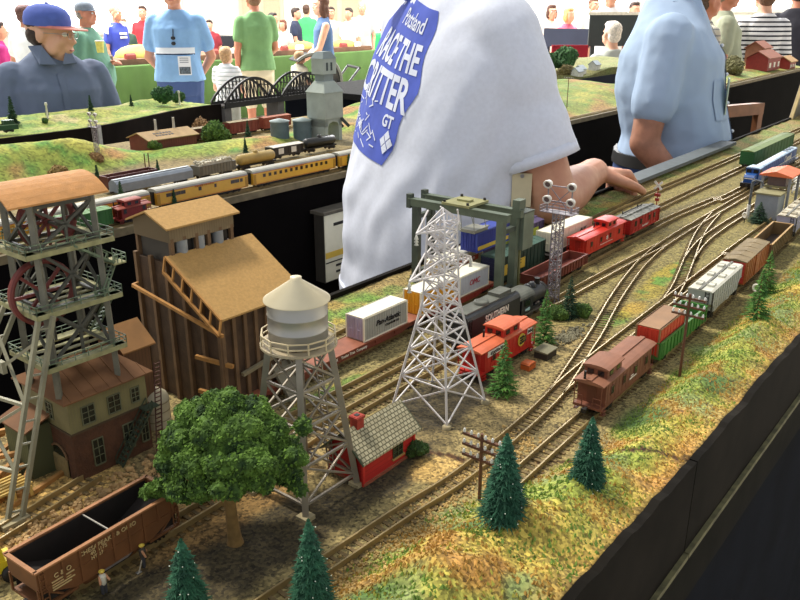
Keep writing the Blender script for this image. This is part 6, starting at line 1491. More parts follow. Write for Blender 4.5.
    if lower:
        for si in (-1,1):
            hp=Vector((si*.052*H*b**.3,0,zh-.02*H)); kn=Vector((si*.056*H,-.006*H,.285*H)); an=Vector((si*.058*H,.012*H,.045*H))
            if sit: kn=hp+Vector((0,-.24*H,.01*H)); an=kn+Vector((0,.02*H,-.25*H))
            body.cap(hp,.048*H,kn,.032*H); body.cap(kn,.032*H,an,.021*H)
            body.cap(an+Vector((0,.012*H,-.022*H)),.022*H,an+Vector((0,-.085*H,-.030*H)),.018*H)
            pt.cap(hp+Vector((0,0,.01*H)),.058*H*b**.3,kn,.043*H)
            if not shorts: pt.cap(kn,.043*H,an+Vector((0,0,-.01*H)),.036*H)
        pt.loft([(0,0,zh-.075*H,wd*.93,dep*1.12),(0,-.036*H*(b-1),zh+.01*H,wd*1.0+.010,dep*1.13+.010)]+([ring(sec_at(waist*H-.03*H),.016),ring(sec_at(waist*H),.018)] if waist>.55 else []),0,18,p=2.3)
    bo=fuse(body,'body',sk,root,min(voxel,.010 if face else voxel),3)
    tee=fuse(cl,'top' if tank else 'shirt',shirt,root,voxel,5,wrinkle(.004*k,14))
    if lower: fuse(pt,'shorts' if shorts else 'trousers',pants,root,voxel,5,wrinkle(.004*k,12))
    if lower:
        for si in (-1,1):
            an=Vector((si*.058*H,.012*H,.045*H)) if not sit else Vector((si*.052*H,-.22*H,zh-.26*H))
            MB().ell(an+Vector((0,-.035*H,-.025*H)),(.030*H,.075*H,.024*H),0,12,8).build('shoe',mat('shoe_dark','#2a2826',.6),root)
    if belt: MB().loft([ring(sec_at((waist-.018)*H),.024),ring(sec_at((waist+.002)*H),.024)],0,24,p=2.3).build('belt',belt,root)
    if hair:
        hm=MB(); hc_=lambda x,y,z:P(x,y,z)
        def HE(p,r): hm.ell((0,0,0),tuple(a*k for a in r),0,14,10,M=Matrix.Translation(P(*p))@Mh)
        HE((0,.026,.050),(.081,.088,.080) if not hat else (.076,.080,.05))
        if hairstyle!='bald': HE((0,-.030,.094),(.058,.048,.034)) if not hat else None; HE((0,.046,-.010),(.070,.055,.066)) if not hat else HE((0,.034,-.004),(.0765,.064,.052))
        if hairstyle=='bob':
            for s in (-1,1): HE((s*.066,.010,-.025),(.030,.052,.080))
            HE((0,.055,-.03),(.080,.055,.085))
        if hairstyle=='long':
            for s in (-1,1):
                HE((s*.064,.010,-.04),(.028,.045,.10)); hm.cap(P(s*.060,.03,-.10),.034*k,P(s*.058,.045,-.30),.020*k)
            HE((0,.062,-.06),(.078,.045,.12)); hm.cap(P(0,.065,-.12),.050*k,P(0,.06,-.33),.030*k)
        if hairstyle=='fringe': hm=MB(); HE((0,.050,-.014),(.070,.056,.050))
        fuse(hm,'hair',HAIR(hair),root,.009,2,lambda p:.003*noise.noise(p*70))
    if face:
        face_parts(P,Mh,k,root); MB().ell((0,0,0),(.022*k,.006*k,.0055*k),0,10,6,M=Matrix.Translation(P(0,-.094,-.053))@Mh).build('lips',LIP,root)
        if hair and hairstyle!='bald' :
            for s in (-1,1): MB().cap(P(s*.015,-.094,.036),.0045*k,P(s*.047,-.084,.036),.0035*k).build('eyebrow',HAIR(hair),root)
    if hat:
        hm=MB(); M2=Matrix.Translation(P(0,.008,.062))@Mh@Matrix.Diagonal((k,k,k,1))
        n=18; prof=[(.090,-.025),(.091,.0),(.086,.024),(.070,.046),(.040,.060),(.004,.065)]
        vs=[];hm.lathe(prof,20,0,M2@Matrix.Diagonal((.93,1.08,1,1))); c_=hm.build('cap',hat[0],root)
        vm=MB(); vs=[];
        for i in range(9):
            a=PI*(1.0+i/8); vs+= [(.078*math.cos(a),.092*math.sin(a)+.0,-.022),(.084*math.cos(a)*1.0,.092*math.sin(a)-.080*abs(math.sin(a))**.6,-.030-.0*i)]
        vs2=[(a,b_,c+.005) for a,b_,c in vs]; N=len(vs); fs=[]
        for i in range(8): q=i*2; fs+= [(q,q+1,q+3,q+2),(N+q,N+q+2,N+q+3,N+q+1),(q+1,N+q+1,N+q+3,q+3),(q,q+2,N+q+2,N+q)]
        fs+=[(0,N,N+1,1),(N-2,N-1,2*N-1,2*N-2)]
        vm.add(vs+vs2,fs,0,M2); vm.build('visor',hat[1],c_)
        MB().ell((0,0,.065),(.008,.008,.005),0,8,6,M=M2).build('cap_button',hat[0],c_)
    root['_P']=0
    del root['_P']
    return root,P,Mh,k,tee
def stand(px,py,Y): p=at(px,py,Y); return p.x,p.y,p.z
def yaw_dir(az):       # facing azimuth measured clockwise from +Y (away from the camera) -> rotation of a figure that faces -y
    return PI-az
J=CLOTH('jeans','#44598a',bump=.2); DKT=CLOTH('dark_trousers','#23242a'); KH=CLOTH('khaki','#c9bfa4'); WHT=CLOTH('white','#dcdad4'); 
def bystander(px,pytop,Y,label,shirt,pants,face_az,**kw):
    x,y,z=stand(px,pytop,Y); H=z
    return person(label,x,y,yaw_dir(R(face_az)),H,shirt,pants,**kw)
# ---- people across the hall, left to right

bystander(22,5,8.8,'person in a white shirt seen from behind, standing beyond the blue cap',CLOTH('white_a','#e2e4e4'),DKT,20,hair='#5a3a34',voxel=.016)
bystander(-4,22,9.5,'person in a magenta top cut by the left edge of the photo',CLOTH('magenta','#a8246a'),DKT,60,hair='#3a2a24',voxel=.018)
r,P,Mh,k,_=bystander(82,2,8.0,'person in a grey cap and green polo shirt holding a yellow cup',CLOTH('green_polo','#5f8a74'),DKT,88,hair='#8a8078',arms=('hang',((-.0,-.035,-.165),(-.10,-.135,-.135))),hat=(mat('cap_grey','#7d8590',.9),mat('cap_grey_visor','#6d7580',.9)),face=True,skin=SKIND,build_=1.5)
cpx=at(100,47,7.75); o=thing('cup','yellow cup held by the person in the green polo shirt','cup',cpx-Vector((0,0,.05))); MB().lathe([(.030,0),(.038,.10)],14).build('cup_body',mat('cup_yellow','#c9c05a',.5),o); MB().lathe([(.040,.10),(.040,.108)],14).build('cup_lid',M_letter,o)
JB=CLOTH('football_blue','#3a48a8'); r,P,Mh,k,t_=bystander(114,6,12.1,'person in a blue football shirt with white shoulder stripes and chest lettering',JB,CLOTH('blue_shorts','#33409a'),115,hair='#9a7a64',hairstyle='bald',face=True,arms=('hang','hang'),shirt_hem=.46,voxel=.014)
H=r.children[0]
[MB().box(-.06,.06,-.128,-.10,z,z+.03).build('chest_lettering',M_letter,r) for z in (1.14,1.19)]
for s in (-1,1): MB().bar((s*.155,-.02,1.335),(s*.205,-.02,1.20),.02,.13).build('shoulder_stripe',M_letter,r)
bystander(122,18,13.0,'person in dark green half hidden behind the blue football shirt',CLOTH('dark_green','#33483a'),DKT,150,hair='#9a8a70',voxel=.018)
r,P,Mh,k,_=bystander(142,6,14.2,'person in a red polo shirt with dark sleeves far behind the blue polo shirt',CLOTH('red_polo','#c4222a'),DKT,185,hair='#3a261c',face=True,voxel=.016)
side_text('\u2739',.08,M_letter,r,(.07,-.118,1.20))
bystander(209,20,15.0,'person in dark red partly hidden behind the light blue polo sleeve',CLOTH('dark_red','#7d1f28'),DKT,180,hair='#3a2a20',voxel=.018)
# polo-shirted man
PB2=CLOTH('polo_blue','#86b0dc'); x,y,_z=stand(180,72,7.5)
r,P,Mh,k,t_=person('person in a light blue polo shirt with white chest stripe and hanging badge',x,y,yaw_dir(R(176)),1.80,PB2,J,hair='#5a4a3a',arms=('behind','behind'),face=True,build_=1.3,shirt_hem=.525,waist=.51,sleeve=.62,voxel=.010,collar=True)
bv=BVHTree.FromPolygons([v.co for v in t_.data.vertices],[list(p.vertices) for p in t_.data.polygons])
def on_front(x,z,off=.004,bv_=None):
    h=(bv_ or bv).ray_cast(Vector((x,-1.0,z)),Vector((0,1,0)))
    return h[0]+Vector((0,-off,0)) if h[0] else Vector((x,-.15,z))
def decal(x0,x1,z0,z1,name,m,parent,bvx,n=10,nz=4,off=.004):
    mb=MB(); vs=[]; 
    for j in range(nz+1):
        for i in range(n+1): vs.append(on_front(x0+(x1-x0)*i/n,z0+(z1-z0)*j/nz,off,bvx))
    N=(n+1)*(nz+1); vs2=[v+Vector((0,.0045,0)) for v in vs]
    fs=[(j*(n+1)+i,j*(n+1)+i+1,(j+1)*(n+1)+i+1,(j+1)*(n+1)+i) for j in range(nz) for i in range(n)]
    mb.add(vs,fs,0,None,True); return mb.build(name,m,parent,fix=False)
decal(-.17,.17,1.185,1.235,'chest_stripe',CLOTH('stripe_white','#e6ecf2'),r,bv); decal(-.17,.17,1.176,1.186,'chest_line',CLOTH('line_navy','#2a3350'),r,bv)
col=MB(); nb=Vector((0,.01,1.50))
for s in (-1,1): col.add([nb+Vector(v) for v in ((s*.010,-.098,-.055),(s*.085,-.070,-.045),(s*.088,.0,.022),(s*.055,-.052,.030))],[(0,1,2,3)]).add([nb+Vector(v)+Vector((0,-.006,.002)) for v in ((s*.010,-.098,-.055),(s*.085,-.070,-.045),(s*.088,.0,.022),(s*.055,-.052,.030))],[(0,1,2,3)])
col.build('collar',PB2,r)
a=on_front(.0,1.34,.006); g_=MB(); g_.ell(on_front(-.0,1.315,.012),(.020,.006,.016)).ell(on_front(-.0,1.27,.012),(.020,.006,.016)).bar(on_front(0,1.32,.01),on_front(.004,1.39,.01),.006); g_.build('hanging_glasses',mat('glasses_black','#15151a',.3),r)
bd=on_front(.085,1.09,.012); o=thing('name_badge','white visitor badge hanging on the light blue polo shirt','badge',(0,0,0)); bpos=r.matrix_basis@bd; o.location=bpos; o.rotation_euler=r.rotation_euler
MB().box(-.055,.055,-.002,.002,-.085,.075).build('card',mat('badge_white','#e6e8ec',.5,var=.02),o); MB().box(-.048,.048,-.003,-.002,-.075,-.015).build('picture',mat('badge_picture','#55606a',.6,var=.5,scale=60),o)
for z in (.02,.038,.055): MB().box(-.040,.036,-.003,-.002,z,z+.008).build('text_line',mat('badge_text','#8a8f9a',.6),o)
# striped child, green shirt man, stroller
r,P,Mh,k,_=bystander(225,47,8.8,'small child in a white striped shirt seen from behind at the green table',CLOTH('child_stripes','#e6e6e4',stripe=('Z',24,'#b3b8b4',.28)),CLOTH('child_shorts','#8a8a80'),10,hair='#a8845c',child=True,voxel=.012,skin=SKINP,arms=('forward','forward'))
bystander(253,-12,9.6,'person in a green T-shirt and pale shorts seen from behind at the green table',CLOTH('olive_green','#6d9460'),KH,-25,hair='#7a5a40',voxel=.012,build_=1.1,shorts=True,shirt_hem=.50,arms=('forward','hang'),skin=SKIND)
x,y,_=stand(300,80,8.2)
r,P,Mh,k,_=person('baby with bare head and cream top sitting in the black stroller',x,y,yaw_dir(R(40)),.82,CLOTH('cream_baby','#d8cdb4'),CLOTH('baby_trousers','#9a9080'),hair='#c09a70',child=True,z0=.34,voxel=.010,skin=SKINP,sit=True,arms=('forward','forward'))
ST_=thing('stroller','black stroller with round hood carrying the baby behind the arch bridge','stroller',(x+.10,y+.05,0),R(20)); BLK=mat('stroller_black','#1f1e1f',.7,var=.15); 
hood=MB(); n=14
for i in range(6):
    a0,a1=R(15+i*20),R(15+(i+1)*20)
pr=[(.26*math.cos(a),.26*math.sin(a)) for a in [R(q) for q in range(-10,131,14)]]
hood.prism([(p[0],p[1]+.88) for p in pr]+[(p[0]*.93,p[1]*.93+.88) for p in pr[::-1]],-.2,.2,'y'); hood.build('hood',BLK,ST_)
MB().path([(.26*math.cos(R(q))*1.02,-.2,.88+.26*math.sin(R(q))*1.02) for q in range(-10,131,10)],.014,8).build('hood_rim',mat('rim_grey','#8a8a80',.5),ST_)
MB().prism([(-.25,.42),(.12,.38),(.26,.86),(.22,.88),(.08,.46),(-.25,.48)],-.2,.2,'y').build('seat',BLK,ST_)
for sy in (-.2,.2):
    MB().path([(.45,sy,1.0),(.28,sy,.80),(-.30,sy,.10)],.012,8).build('side_frame',mat('frame_metal','#6a6a6c',.4,.6),ST_); MB().tube((.1,sy,.5),(.30,sy,.10),.012,8).build('rear_leg',mat('frame_metal',0),ST_)
    for xx in (-.3,.3): MB().lathe([(.03,-.02),(.09,-.02),(.1,0),(.09,.02),(.03,.02)],16,0,Matrix.Translation((xx,sy,.1))@Matrix.Rotation(PI/2,4,'X')).build('wheel',BLK,ST_)
MB().tube((.45,-.2,1.0),(.45,.2,1.0),.014,8).build('push_handle',BLK,ST_)
r,P,Mh,k,_=bystander(322,-4,10.4,'person with long brown hair in a slate-blue sleeveless top at the green table',CLOTH('slate_top','#4a6488'),CLOTH('dark_jeans','#2c3550'),-105,hair='#5a3826',hairstyle='long',female=True,tank=True,face=True,skin=SKINP,voxel=.010,arms=(((.02,-.05,-.16),(.03,-.16,-.24)),((-.02,-.05,-.16),(-.03,-.17,-.24))))
for px,py,Y,lab,sh,pa,az,hc,kw in (
 (272,13,14.5,'person in white with dark hair left of the seated pair by the emerald table',CLOTH('white_b','#dfe2e4'),DKT,100,'#2a201c',{}),
 (283,20,15.0,'person with reddish-brown hair by the emerald table, left of the navy shirt',CLOTH('cream_b','#d6c8b8'),DKT,-160,'#6a3c28',{'hairstyle':'bob','female':True}),
 (295,8,15.5,'person in a navy shirt and dark hair reaching across the emerald table',CLOTH('navy_shirt','#232a40'),DKT,95,'#33241c',{'arms':('forward','forward')}),
 (306,5,17.0,'person in a bright green shirt seen from behind beyond the emerald table',CLOTH('bright_green','#3fae5c'),KH,10,'#4a3020',{}),
 (331,7,15.9,'person in a beige shirt just behind the long brown hair',CLOTH('beige','#bfae90'),KH,180,'#3a2a20',{'face':True}),
 (349,8,15.3,'person in white top and white trousers left of the grey T-shirt',WHT,WHT,-150,'#33261e',{}),
 (362,2,15.9,'person in a grey T-shirt and dark trousers beside the white shirt sleeve',CLOTH('grey_tee','#9a9a98'),DKT,180,'#a08a78',{'face':True,'hairstyle':'bald'}),
 (552,5,13.0,'person with brown bobbed hair in a cream top above the dark partition',CLOTH('cream_c','#e6d6bc'),KH,170,'#4a2a1c',{'hairstyle':'bob','female':True,'face':True}),
 (569,8,12.5,'person with blond hair in a pink top above the dark partition',CLOTH('pink','#d8607a'),KH,150,'#c89a5c',{'hairstyle':'bob','female':True}),
 (594,-2,13.5,'person in pale clothes standing behind the left end of the charcoal panel',CLOTH('pale_d','#d0c4b4'),KH,160,'#6a4630',{'face':True}),
 (612,-16,10.4,'person in white above the charcoal panel, behind the white-haired man',CLOTH('white_e','#e4e2e0'),DKT,190,'#5a4632',{}),
 (635,2,12.0,'person in muted red behind the charcoal panel next to the light blue shoulder',CLOTH('muted_red','#8a4a4a'),DKT,170,'#3a2a22',{})):
    bystander(px,py,Y,lab,sh,pa,az,hair=hc,voxel=.017,**kw)
# seated man with white hair
x,y,z=stand(614,22,7.6)
r,P,Mh,k,_=person('person with thin white hair sitting back turned in front of the charcoal panel',x,y,yaw_dir(R(-20)),1.66,CLOTH('pale_grey','#b5b8ae'),DKT,hair='#ddd2c4',skin=SKINP,sit=True,z0=z-1.66,voxel=.010,build_=1.1)
def stool(x,y,zs,label,m):
    o=thing('stool',label,'stool',(x,y,0)); MB().lathe([(.18,zs-.04),(.19,zs-.02),(.18,zs)],20).build('seat',m,o)
    for a in (.8,2.4,3.9,5.5): MB().tube((.13*math.cos(a),.13*math.sin(a),zs-.04),(.19*math.cos(a),.19*math.sin(a),0),.014,8).build('leg',m,o)
    return o
stool(x,y,r.location.z+.53*1.66-.10,'dark stool under the white-haired person',mat('stool_dark','#2a2826',.6))
# right group
r,P,Mh,k,_=bystander(727,-22,7.0,'person in an olive-grey T-shirt and blue jeans standing sideways at the right',CLOTH('olive_grey','#a3a890'),J,95,hair='#8a7a68',build_=1.35,shirt_hem=.52,arms=('hang','hang'),skin=SKIND,voxel=.012)
bystander(708,-14,6.5,'person in a checked shirt showing only one arm beyond the light blue shirt',CLOTH('checks','#c4c0b0',stripe=('Z',22,'#8a8a88',.25)),DKT,80,hair='#5a4636',arms=('hang','hang'),skin=SKIND,voxel=.014)
r,P,Mh,k,_=bystander(769,-18,7.2,'person with short brown hair in a black and white striped top seen from behind',CLOTH('stripes','#e6e4e4',stripe=('Z',27,'#1c1c26',.36),var=.02),DKT,5,hair='#6a4a36',sleeve=1.5,build_=1.15,female=True,skin=SKINP,arms=('bent','bent'),shirt_hem=.48,voxel=.010)
bystander(802,-20,8.3,'person in a dark shirt cut by the right edge of the photo',CLOTH('charcoal','#26252e'),DKT,30,hair='#3a2c24',skin=SKIND,voxel=.014)
# ================================================================ THE THREE NEAR PEOPLE
# ---- white T-shirt, leaning on the railway
f_az=R(62); hx,hy=.075,1.74
RM=thing('person','heavy-set person in white T-shirt with blue printed back leaning on the railway',"person",(hx,hy,0),yaw_dir(f_az))
Mi=(Matrix.Translation((hx,hy,0))@Matrix.Rotation(yaw_dir(f_az),4,'Z')).inverted()
def LW(x,y,z): return Mi@Vector((x,y,z))
secs=[ # world x,y,z, half width, half depth
 (.070,1.735,.93,.205,.155),(.072,1.735,1.0,.215,.172),(.078,1.735,1.10,.222,.182),(.084,1.738,1.20,.222,.180),(.090,1.742,1.30,.222,.160),(.098,1.748,1.40,.226,.142),(.106,1.752,1.48,.222,.122),(.112,1.756,1.55,.185,.098),(.118,1.760,1.60,.110,.078)]
def lring(s,g):
    c=LW(s[0],s[1],s[2]); return (c.x,c.y,s[2],s[3]+g,s[4]+g)
body=MB(); shirt=MB()
body.loft([lring(s,-.008) for s in secs],0,22,p=2.25)
shR=LW(.192,1.618,1.525); elR=LW(.306,1.568,1.214); wrR=LW(.432,1.795,1.222)
shL=LW(.035,1.90,1.52); elL=LW(.10,2.02,1.25); wrL=LW(.32,1.98,1.20)
for sh,el,wr,sd in ((shR,elR,wrR,-1),(shL,elL,wrL,1)):
    body.cap(sh,.068,sh.lerp(el,.6),.055,0,14); body.cap(sh.lerp(el,.6),.055,el,.050,0,14); body.cap(el,.050,el.lerp(wr,.4),.049,0,14); body.cap(el.lerp(wr,.4),.049,wr,.031,0,14)
    dl=(wr-el).normalized(); body.cap(wr,.030,wr+dl*.035,.031,0,12)
nb=LW(.125,1.762,1.60); hc=LW(.175,1.79,1.775)
body.cap(nb,.068,hc+Vector((0,0,-.05)),.060,0,14); P=head_mb(body,hc,Matrix.Rotation(R(15),4,'X'),1.06)
bo=fuse(body,'body',mat('skin_arm','#c9977c',.55,var=.10,scale=22,c2='#b98068'),RM,.0085,5)
hm=MB(); dR=(wrR-elR).normalized(); dh=Mi.to_3x3()@Vector((.74,.66,-.10)); up=Vector((0,0,1))
hand_mb(hm,wrR+dR*.012,dh,up,1.12,1.0,-1); hm.cap(wrR-dR*.05,.036,wrR+dR*.02,.034,0,12)
hand=fuse(hm,'hand',mat('skin_arm',0),None,.0042,4)
hm=MB(); dL=(wrL-elL).normalized(); hand_mb(hm,wrL,dL,up,1.1,.5,1); handl=fuse(hm,'hand',mat('skin_arm',0),None,.0055,3)
# join the finely meshed hands to the body skin
mb=MB()
for o_ in (bo,hand,handl): mb.add([v.co for v in o_.data.vertices],[list(p.vertices) for p in o_.data.polygons],0,None,True)
nb_=mb.build('body',mat('skin_arm',0),RM,fix=False)
for o_ in (bo,hand,handl): bpy.data.objects.remove(o_)
nl=MB(); 
shirt.loft([lring(s,.012) for s in secs[1:]],0,28,p=2.25)
s0=secs[1]; c=LW(*s0[:3]); shirt.loft([(c.x,c.y,.965,s0[3]+.022,s0[4]+.024),(c.x,c.y,1.03,s0[3]+.016,s0[4]+.018)],0,28,p=2.25)
for sh,el in ((shR,elR),(shL,elL)):
    cu=sh.lerp(el,.73); d=(el-sh).normalized(); out=Vector((-.010 if sh is shR else .010,0,0))
    shirt.cap(sh+Vector((0,0,.004)),.080,sh.lerp(el,.3)+out,.075,0,18)
    # open sleeve hanging to a wide cuff
    Mq=Matrix.Translation(sh.lerp(el,.15))@d.to_track_quat('Z','Y').to_matrix().to_4x4(); L_s=(cu-sh.lerp(el,.15)).length
    shirt.lathe([(.072,0),(.074,L_s*.5),(.079,L_s)],22,0,Mq)
# side folds from armpit to belly
def fold(p):
    a=.0045*noise.noise(Vector((p.x*9,p.y*9,p.z*4)))+.003*noise.noise(Vector((p.x*22+p.z*9,p.y*22,p.z*12)))
    # diagonal drag folds below the arm
    k=math.exp(-((p.z-1.22)/.10)**2)
    return a*1.2+.0025*k*math.sin((p.z*.8+p.y*1.1+p.x*.5)*70)
WT=mat('tee_white','#d6dbea',.95,var=.03,scale=120,bump=.15,bscale=700)
tee=fuse(shirt,'shirt',WT,RM,.009,7,fold)
for sh,el in ((shR,elR),(shL,elL)):
    d=(el-sh).normalized(); cu=sh.lerp(el,.73); Mq=Matrix.Translation(cu-d*.012)@d.to_track_quat('Z','Y').to_matrix().to_4x4()
    MB().lathe([(.070,0),(.0785,0),(.0795,.022),(.071,.022),(.070,0)],28,0,Mq,True,False).build('sleeve_hem',WT,RM)
c=LW(*secs[1][:3]); hm=MB()
hm.loft([(c.x,c.y,.962,s0[3]+.0235,s0[4]+.0255),(c.x,c.y,.984,s0[3]+.0245,s0[4]+.0265)],0,40,p=2.25); hm.build('shirt_hem',WT,RM)
pt=MB(); pt.loft([(c.x,c.y,.80,.190,.150),(c.x,c.y,.99,.205,.160)],0,22,p=2.3)
for s in (-1,1): pt.cap(Vector((s*.10,0,.86)),.105,Vector((s*.11,-.01,.50)),.078,0,14); pt.cap(Vector((s*.11,-.01,.50)),.078,Vector((s*.11,.02,.06)),.060,0,14)
fuse(pt,'trousers',CLOTH('grey_trousers','#4a4440'),RM,.013,4,wrinkle(.005,12))
for s in (-1,1): MB().ell((s*.11,-.06,.045),(.052,.135,.045),0,14,8).build('shoe',mat('shoe_dark',0),RM)
hh=MB(); Mh=Matrix.Rotation(R(15),4,'X'); hh.ell((0,0,0),(.086,.094,.085),0,14,10,M=Matrix.Translation(P(0,.026,.05))@Mh); hh.ell((0,0,0),(.074,.06,.07),0,14,10,M=Matrix.Translation(P(0,.05,-.005))@Mh); fuse(hh,'hair',HAIR('#5a4636'),RM,.009,2)
face_parts(P,Mh,1.06,RM)
# print on the back: every point is dropped on to the cloth of the shirt
bvT=BVHTree.FromPolygons([v.co for v in tee.data.vertices],[list(p.vertices) for p in tee.data.polygons])
PO=Vector((.020,.16,1.455)); PA=R(-7)     # print origin (local; the back is +y) and tilt
def back_pt(u,w,off):                       # u to the viewer's right seen from behind, w up
    uu=u*math.cos(PA)-w*math.sin(PA); ww=u*math.sin(PA)+w*math.cos(PA)
    # walk round the curved back: angle proportional to u
    ang=uu/.19; o=Vector((0,.0,PO.z+ww)); c0=LW(.096,1.745,1.4); cx,cy=c0.x,c0.y
    dirn=Vector((-math.sin(ang+.10),math.cos(ang+.10),0)); src=Vector((cx,cy,o.z))+dirn*.6
    h=bvT.ray_cast(src,-dirn)
    return (h[0]+dirn*off) if h[0] else Vector((cx,cy,o.z))+dirn*.16
def back_mesh(verts,faces,name,m,off,parent):
    mb=MB(); a=[back_pt(v[0],v[1],off) for v in verts]; mb.add(a,faces,0,None,False); return mb.build(name,m,parent,fix=False)
def back_patch(poly_rows,name,m,off,parent,n=16):
    vs=[];fs=[]
    for j,(w,u0,u1) in enumerate(poly_rows):
        for i in range(n+1): vs.append((u0+(u1-u0)*i/n,w))
    for j in range(len(poly_rows)-1):
        for i in range(n): q=j*(n+1)+i; fs.append((q,q+1,q+n+2,q+n+1))
    top=[back_pt(v[0],v[1],off) for v in vs]; bot=[back_pt(v[0],v[1],off-.003) for v in vs]; N=len(vs); mb=MB(); mb.add(top+bot,fs+[tuple(N+k for k in f[::-1]) for f in fs],0,None,True); return mb.build(name,m,parent,fix=False)
PBL=mat('print_blue','#4a5cb8',.9,var=.10,scale=30); PWH=mat('print_white','#d2d8ea',.9,var=.03)
rows=[(.132-.302*k/18,-.25,.118+.12*(.132-.302*k/18)+.006*math.sin(k*.9)-.030*max(0,(k-9)/9)) for k in range(19)]
panel_=back_patch(rows,'printed_panel',PBL,.0018,RM)
def back_text(txt,size,u,w,name='lettering',sx=1,bold=.001,shear=0,rot=0):
    t=text_mb(txt,size,0,0,None,shear,bold,'CENTER',1,sx); ca,sa=math.cos(rot),math.sin(rot)
    bm=bmesh.new(); vs=[bm.verts.new((v.x*ca-v.y*sa+u,v.x*sa+v.y*ca+w,0)) for v in t.v]; bm.verts.index_update()
    for f in t.f:
        try: bm.faces.new([vs[i] for i in f])
        except ValueError: pass
    bmesh.ops.triangulate(bm,faces=bm.faces); bmesh.ops.subdivide_edges(bm,edges=[e for e in bm.edges if e.calc_length()>.012],cuts=2)
    bm.verts.index_update(); V=[v.co.copy() for v in bm.verts]; F=[[v.index for v in f.verts] for f in bm.faces]; bm.free()
    return back_mesh(V,F,name,PWH,.0032,panel_)
back_text('Potsland',.044,.004,.097,sx=1.15,bold=.0006,shear=.25)
back_text('RACE THE',.076,-.030,.034,sx=.78,bold=.0022)
back_text('CRITTER',.088,-.042,-.036,sx=.82,bold=.0022)
# line drawing and small marks below the words
rr=random.Random(9); vs=[];fs=[]
for k in range(34):
    u=rr.uniform(-.17,.02); w=rr.uniform(-.15,-.06); L=rr.uniform(.01,.04); a=rr.uniform(-.8,.8); t_=.0014
    dx,dy=L*math.cos(a),L*math.sin(a); nx,ny=-math.sin(a)*t_,math.cos(a)*t_; q=len(vs); vs+= [(u-nx,w-ny),(u+dx-nx,w+dy-ny),(u+dx+nx,w+dy+ny),(u+nx,w+ny)]; fs.append((q,q+1,q+2,q+3))
back_mesh(vs,fs,'line_drawing',PWH,.0032,panel_)
back_text('GT',.032,.048,-.088); back_text('\u2756',.046,.060,-.128); back_text('CHRIS',.018,-.10,-.125)
# tag hanging at his waist
_d=at(515,190,1.6)-Vector((0,0,CZ)); _h=bvT.ray_cast(Mi@Vector((0,0,CZ)),Mi.to_3x3()@_d); _w=Mi.inverted()@(_h[0]+_h[1]*.016) if _h[0] else Vector((.25,1.55,1.19))
tg=thing('name_badge','cream tag hanging at the side of the white T-shirt under the elbow','badge',_w,R(-12)); MB().box(-.019,.019,-.002,.002,-.030,.036).build('card',mat('tag_cream','#cfc4a4',.6,var=.05),tg); MB().lathe([(.004,-.003),(.004,.003)],10,0,Matrix.Translation((0,0,.031))@Matrix.Rotation(PI/2,4,'X')).build('rivet',mat('steel',0),tg)
# ---- light blue shirt, right
BS=CLOTH('shirt_lightblue','#a3b8d4',var=.03,bump=.12,bscale=500)
x,y,_=stand(664,120,2.75)
r,P,Mh,k,t3=person('heavy person in a light blue short-sleeved shirt and jeans standing behind the railway',x,y,yaw_dir(R(108)),1.86,BS,J,hair='#8a7a68',build_=1.35,sleeve=.62,shirt_hem=.595,waist=.60,arm_k=.92,voxel=.010,face=True,skin=mat('skin_forearm','#a8745c',.55,var=.15,scale=30),
  arms=(((-.030,.022,-.165),(-.035,-.075,-.265)),((.03,.0,-.165),(.02,-.10,-.26))),belt=mat('belt_black','#1a1816',.5))
bv3=BVHTree.FromPolygons([v.co for v in t3.data.vertices],[list(p.vertices) for p in t3.data.polygons])
decal(-.016,.016,1.02,1.52,'button_placket',BS,r,bv3,4,16,.004)
for z in (1.10,1.19,1.28,1.37,1.46): MB().ell(on_front(0,z,.007,bv3),.006,0,8,5).build('button',mat('button_pale','#d8dde4',.4),r)
decal(-.155,-.065,1.24,1.36,'breast_pocket',BS,r,bv3,6,6,.005)
col=MB(); nb=Vector((0,.006,1.56))
for s in (-1,1):
    q=[nb+Vector(v) for v in ((s*.012,-.118,-.060),(s*.105,-.095,-.060),(s*.098,.010,.030),(s*.060,-.070,.035))]; col.add(q+[v+Vector((0,-.006,.004)) for v in q],[(0,1,2,3),(7,6,5,4),(0,4,5,1),(1,5,6,2),(2,6,7,3),(3,7,4,0)])
col.build('collar',BS,r)
o=thing('name_badge','pale green paper badge tucked in the pocket of the light blue shirt','badge',r.matrix_basis@(on_front(-.085,1.31,.014,bv3)),r.rotation_euler.z); MB().box(-.034,.034,-.0015,.0015,-.055,.055).build('card',mat('badge_green','#cfdcc0',.6,var=.04),o)
# ---- seated person in the blue cap
GS=CLOTH('slate_shirt','#69758e',var=.06,bump=.2)
x,y,_=stand(54,75,3.72)
r,P,Mh,k,t4=person('person in a blue cap with salmon visor and slate shirt, sitting in profile',x,y,yaw_dir(R(142)),1.80,GS,DKT,hair='#3a2a22',build_=1.12,sleeve=1.8,voxel=.009,face=True,skin=SKINP,sit=True,z0=1.64-1.80,headyaw=R(50),headpitch=R(6),headdrop=.06,arm_k=.82,
  arms=(((-.04,-.02,-.16),(.02,-.13,-.22)),((.04,-.02,-.16),(-.02,-.13,-.22))),hat=(mat('cap_blue','#5064b4',.85,var=.06),mat('visor_salmon','#d08074',.8)))
gl=MB()
for s in (-1,1):
    gl.path([P(s*.032+.020*math.cos(a),-.102,.010+.016*math.sin(a)) for a in [2*PI*q/12 for q in range(13)]],.0012,5); gl.tube(P(s*.052,-.10,.014),P(s*.080,.0,.012),.0012,5)
gl.tube(P(-.012,-.104,.014),P(.012,-.104,.014),.0012,5); gl.build('glasses',mat('steel',0),r)
bv4=BVHTree.FromPolygons([v.co for v in t4.data.vertices],[list(p.vertices) for p in t4.data.polygons])
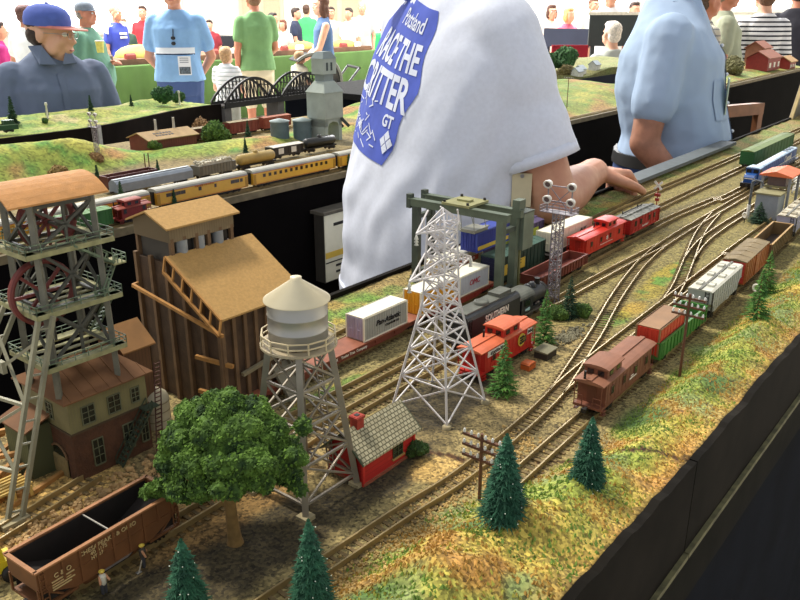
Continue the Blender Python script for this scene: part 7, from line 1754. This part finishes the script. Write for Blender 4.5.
decal(-.014,.014,1.02,1.46,'button_placket',GS,r,bv4,4,14,.004); decal(.045,.135,1.20,1.31,'breast_pocket',GS,r,bv4,6,5,.005); decal(.045,.135,1.285,1.315,'pocket_flap',GS,r,bv4,6,2,.008)
col=MB(); nb=Vector((0,.004,1.545))
for s in (-1,1):
    q=[nb+Vector(v) for v in ((s*.012,-.110,-.050),(s*.078,-.094,-.046),(s*.088,.010,.026),(s*.054,-.066,.030))]; col.add(q+[v+Vector((0,-.006,.004)) for v in q],[(0,1,2,3),(7,6,5,4),(0,4,5,1),(1,5,6,2),(2,6,7,3),(3,7,4,0)])
col.build('collar',GS,r)
stool(x,y,.53*1.80+r.location.z-.11,'dark high stool under the person in the blue cap',mat('stool_dark',0))
# ================================================================ CAMERA AND LIGHT
cam=bpy.data.cameras.new('camera'); co=bpy.data.objects.new('camera',cam); COL.objects.link(co)
cam.sensor_width=36; cam.sensor_fit='HORIZONTAL'; cam.lens=36*FPX/800; co.location=(0,0,CZ); co.rotation_euler=(PI/2-PITCH,0,0); cam.clip_start=.02
SC.camera=co
w=bpy.data.worlds.new('hall'); SC.world=w; w.use_nodes=True; bg=w.node_tree.nodes['Background']
bg.inputs[0].default_value=(.93,.96,1,1); bg.inputs[1].default_value=.62
def sun(name,d,e,ang,c):
    l=bpy.data.lights.new(name,'SUN'); l.energy=e; l.angle=R(ang); l.color=c
    o=bpy.data.objects.new(name,l); COL.objects.link(o); o.rotation_euler=Vector(d).to_track_quat('-Z','Y').to_euler(); o.location=(-3,4,6)
sun('roof_light_daylight',(.42,-.28,-.86),3.2,9,(1,.93,.80))
def area(name,loc,tgt,e,size,c=(1,1,1)):
    l=bpy.data.lights.new(name,'AREA'); l.energy=e; l.size=size; l.color=c
    o=bpy.data.objects.new(name,l); COL.objects.link(o); o.location=loc; o.rotation_euler=(Vector(tgt)-Vector(loc)).to_track_quat('-Z','Y').to_euler()
area('hall_fill',(-5,11,6),(-1,13,0),1700,5)  # unseen area light added to brighten the far left of the hall
area('hall_fill_far',(4,14,6),(3,14,0),1500,5)  # second added fill, out of view, lifting the back wall and far crowd
vs=SC.view_settings; vs.view_transform='Standard'; vs.look='None'; vs.gamma=1; vs.exposure=.25; vs.use_curve_mapping=False
bpy.data.scenes.remove(TMP)
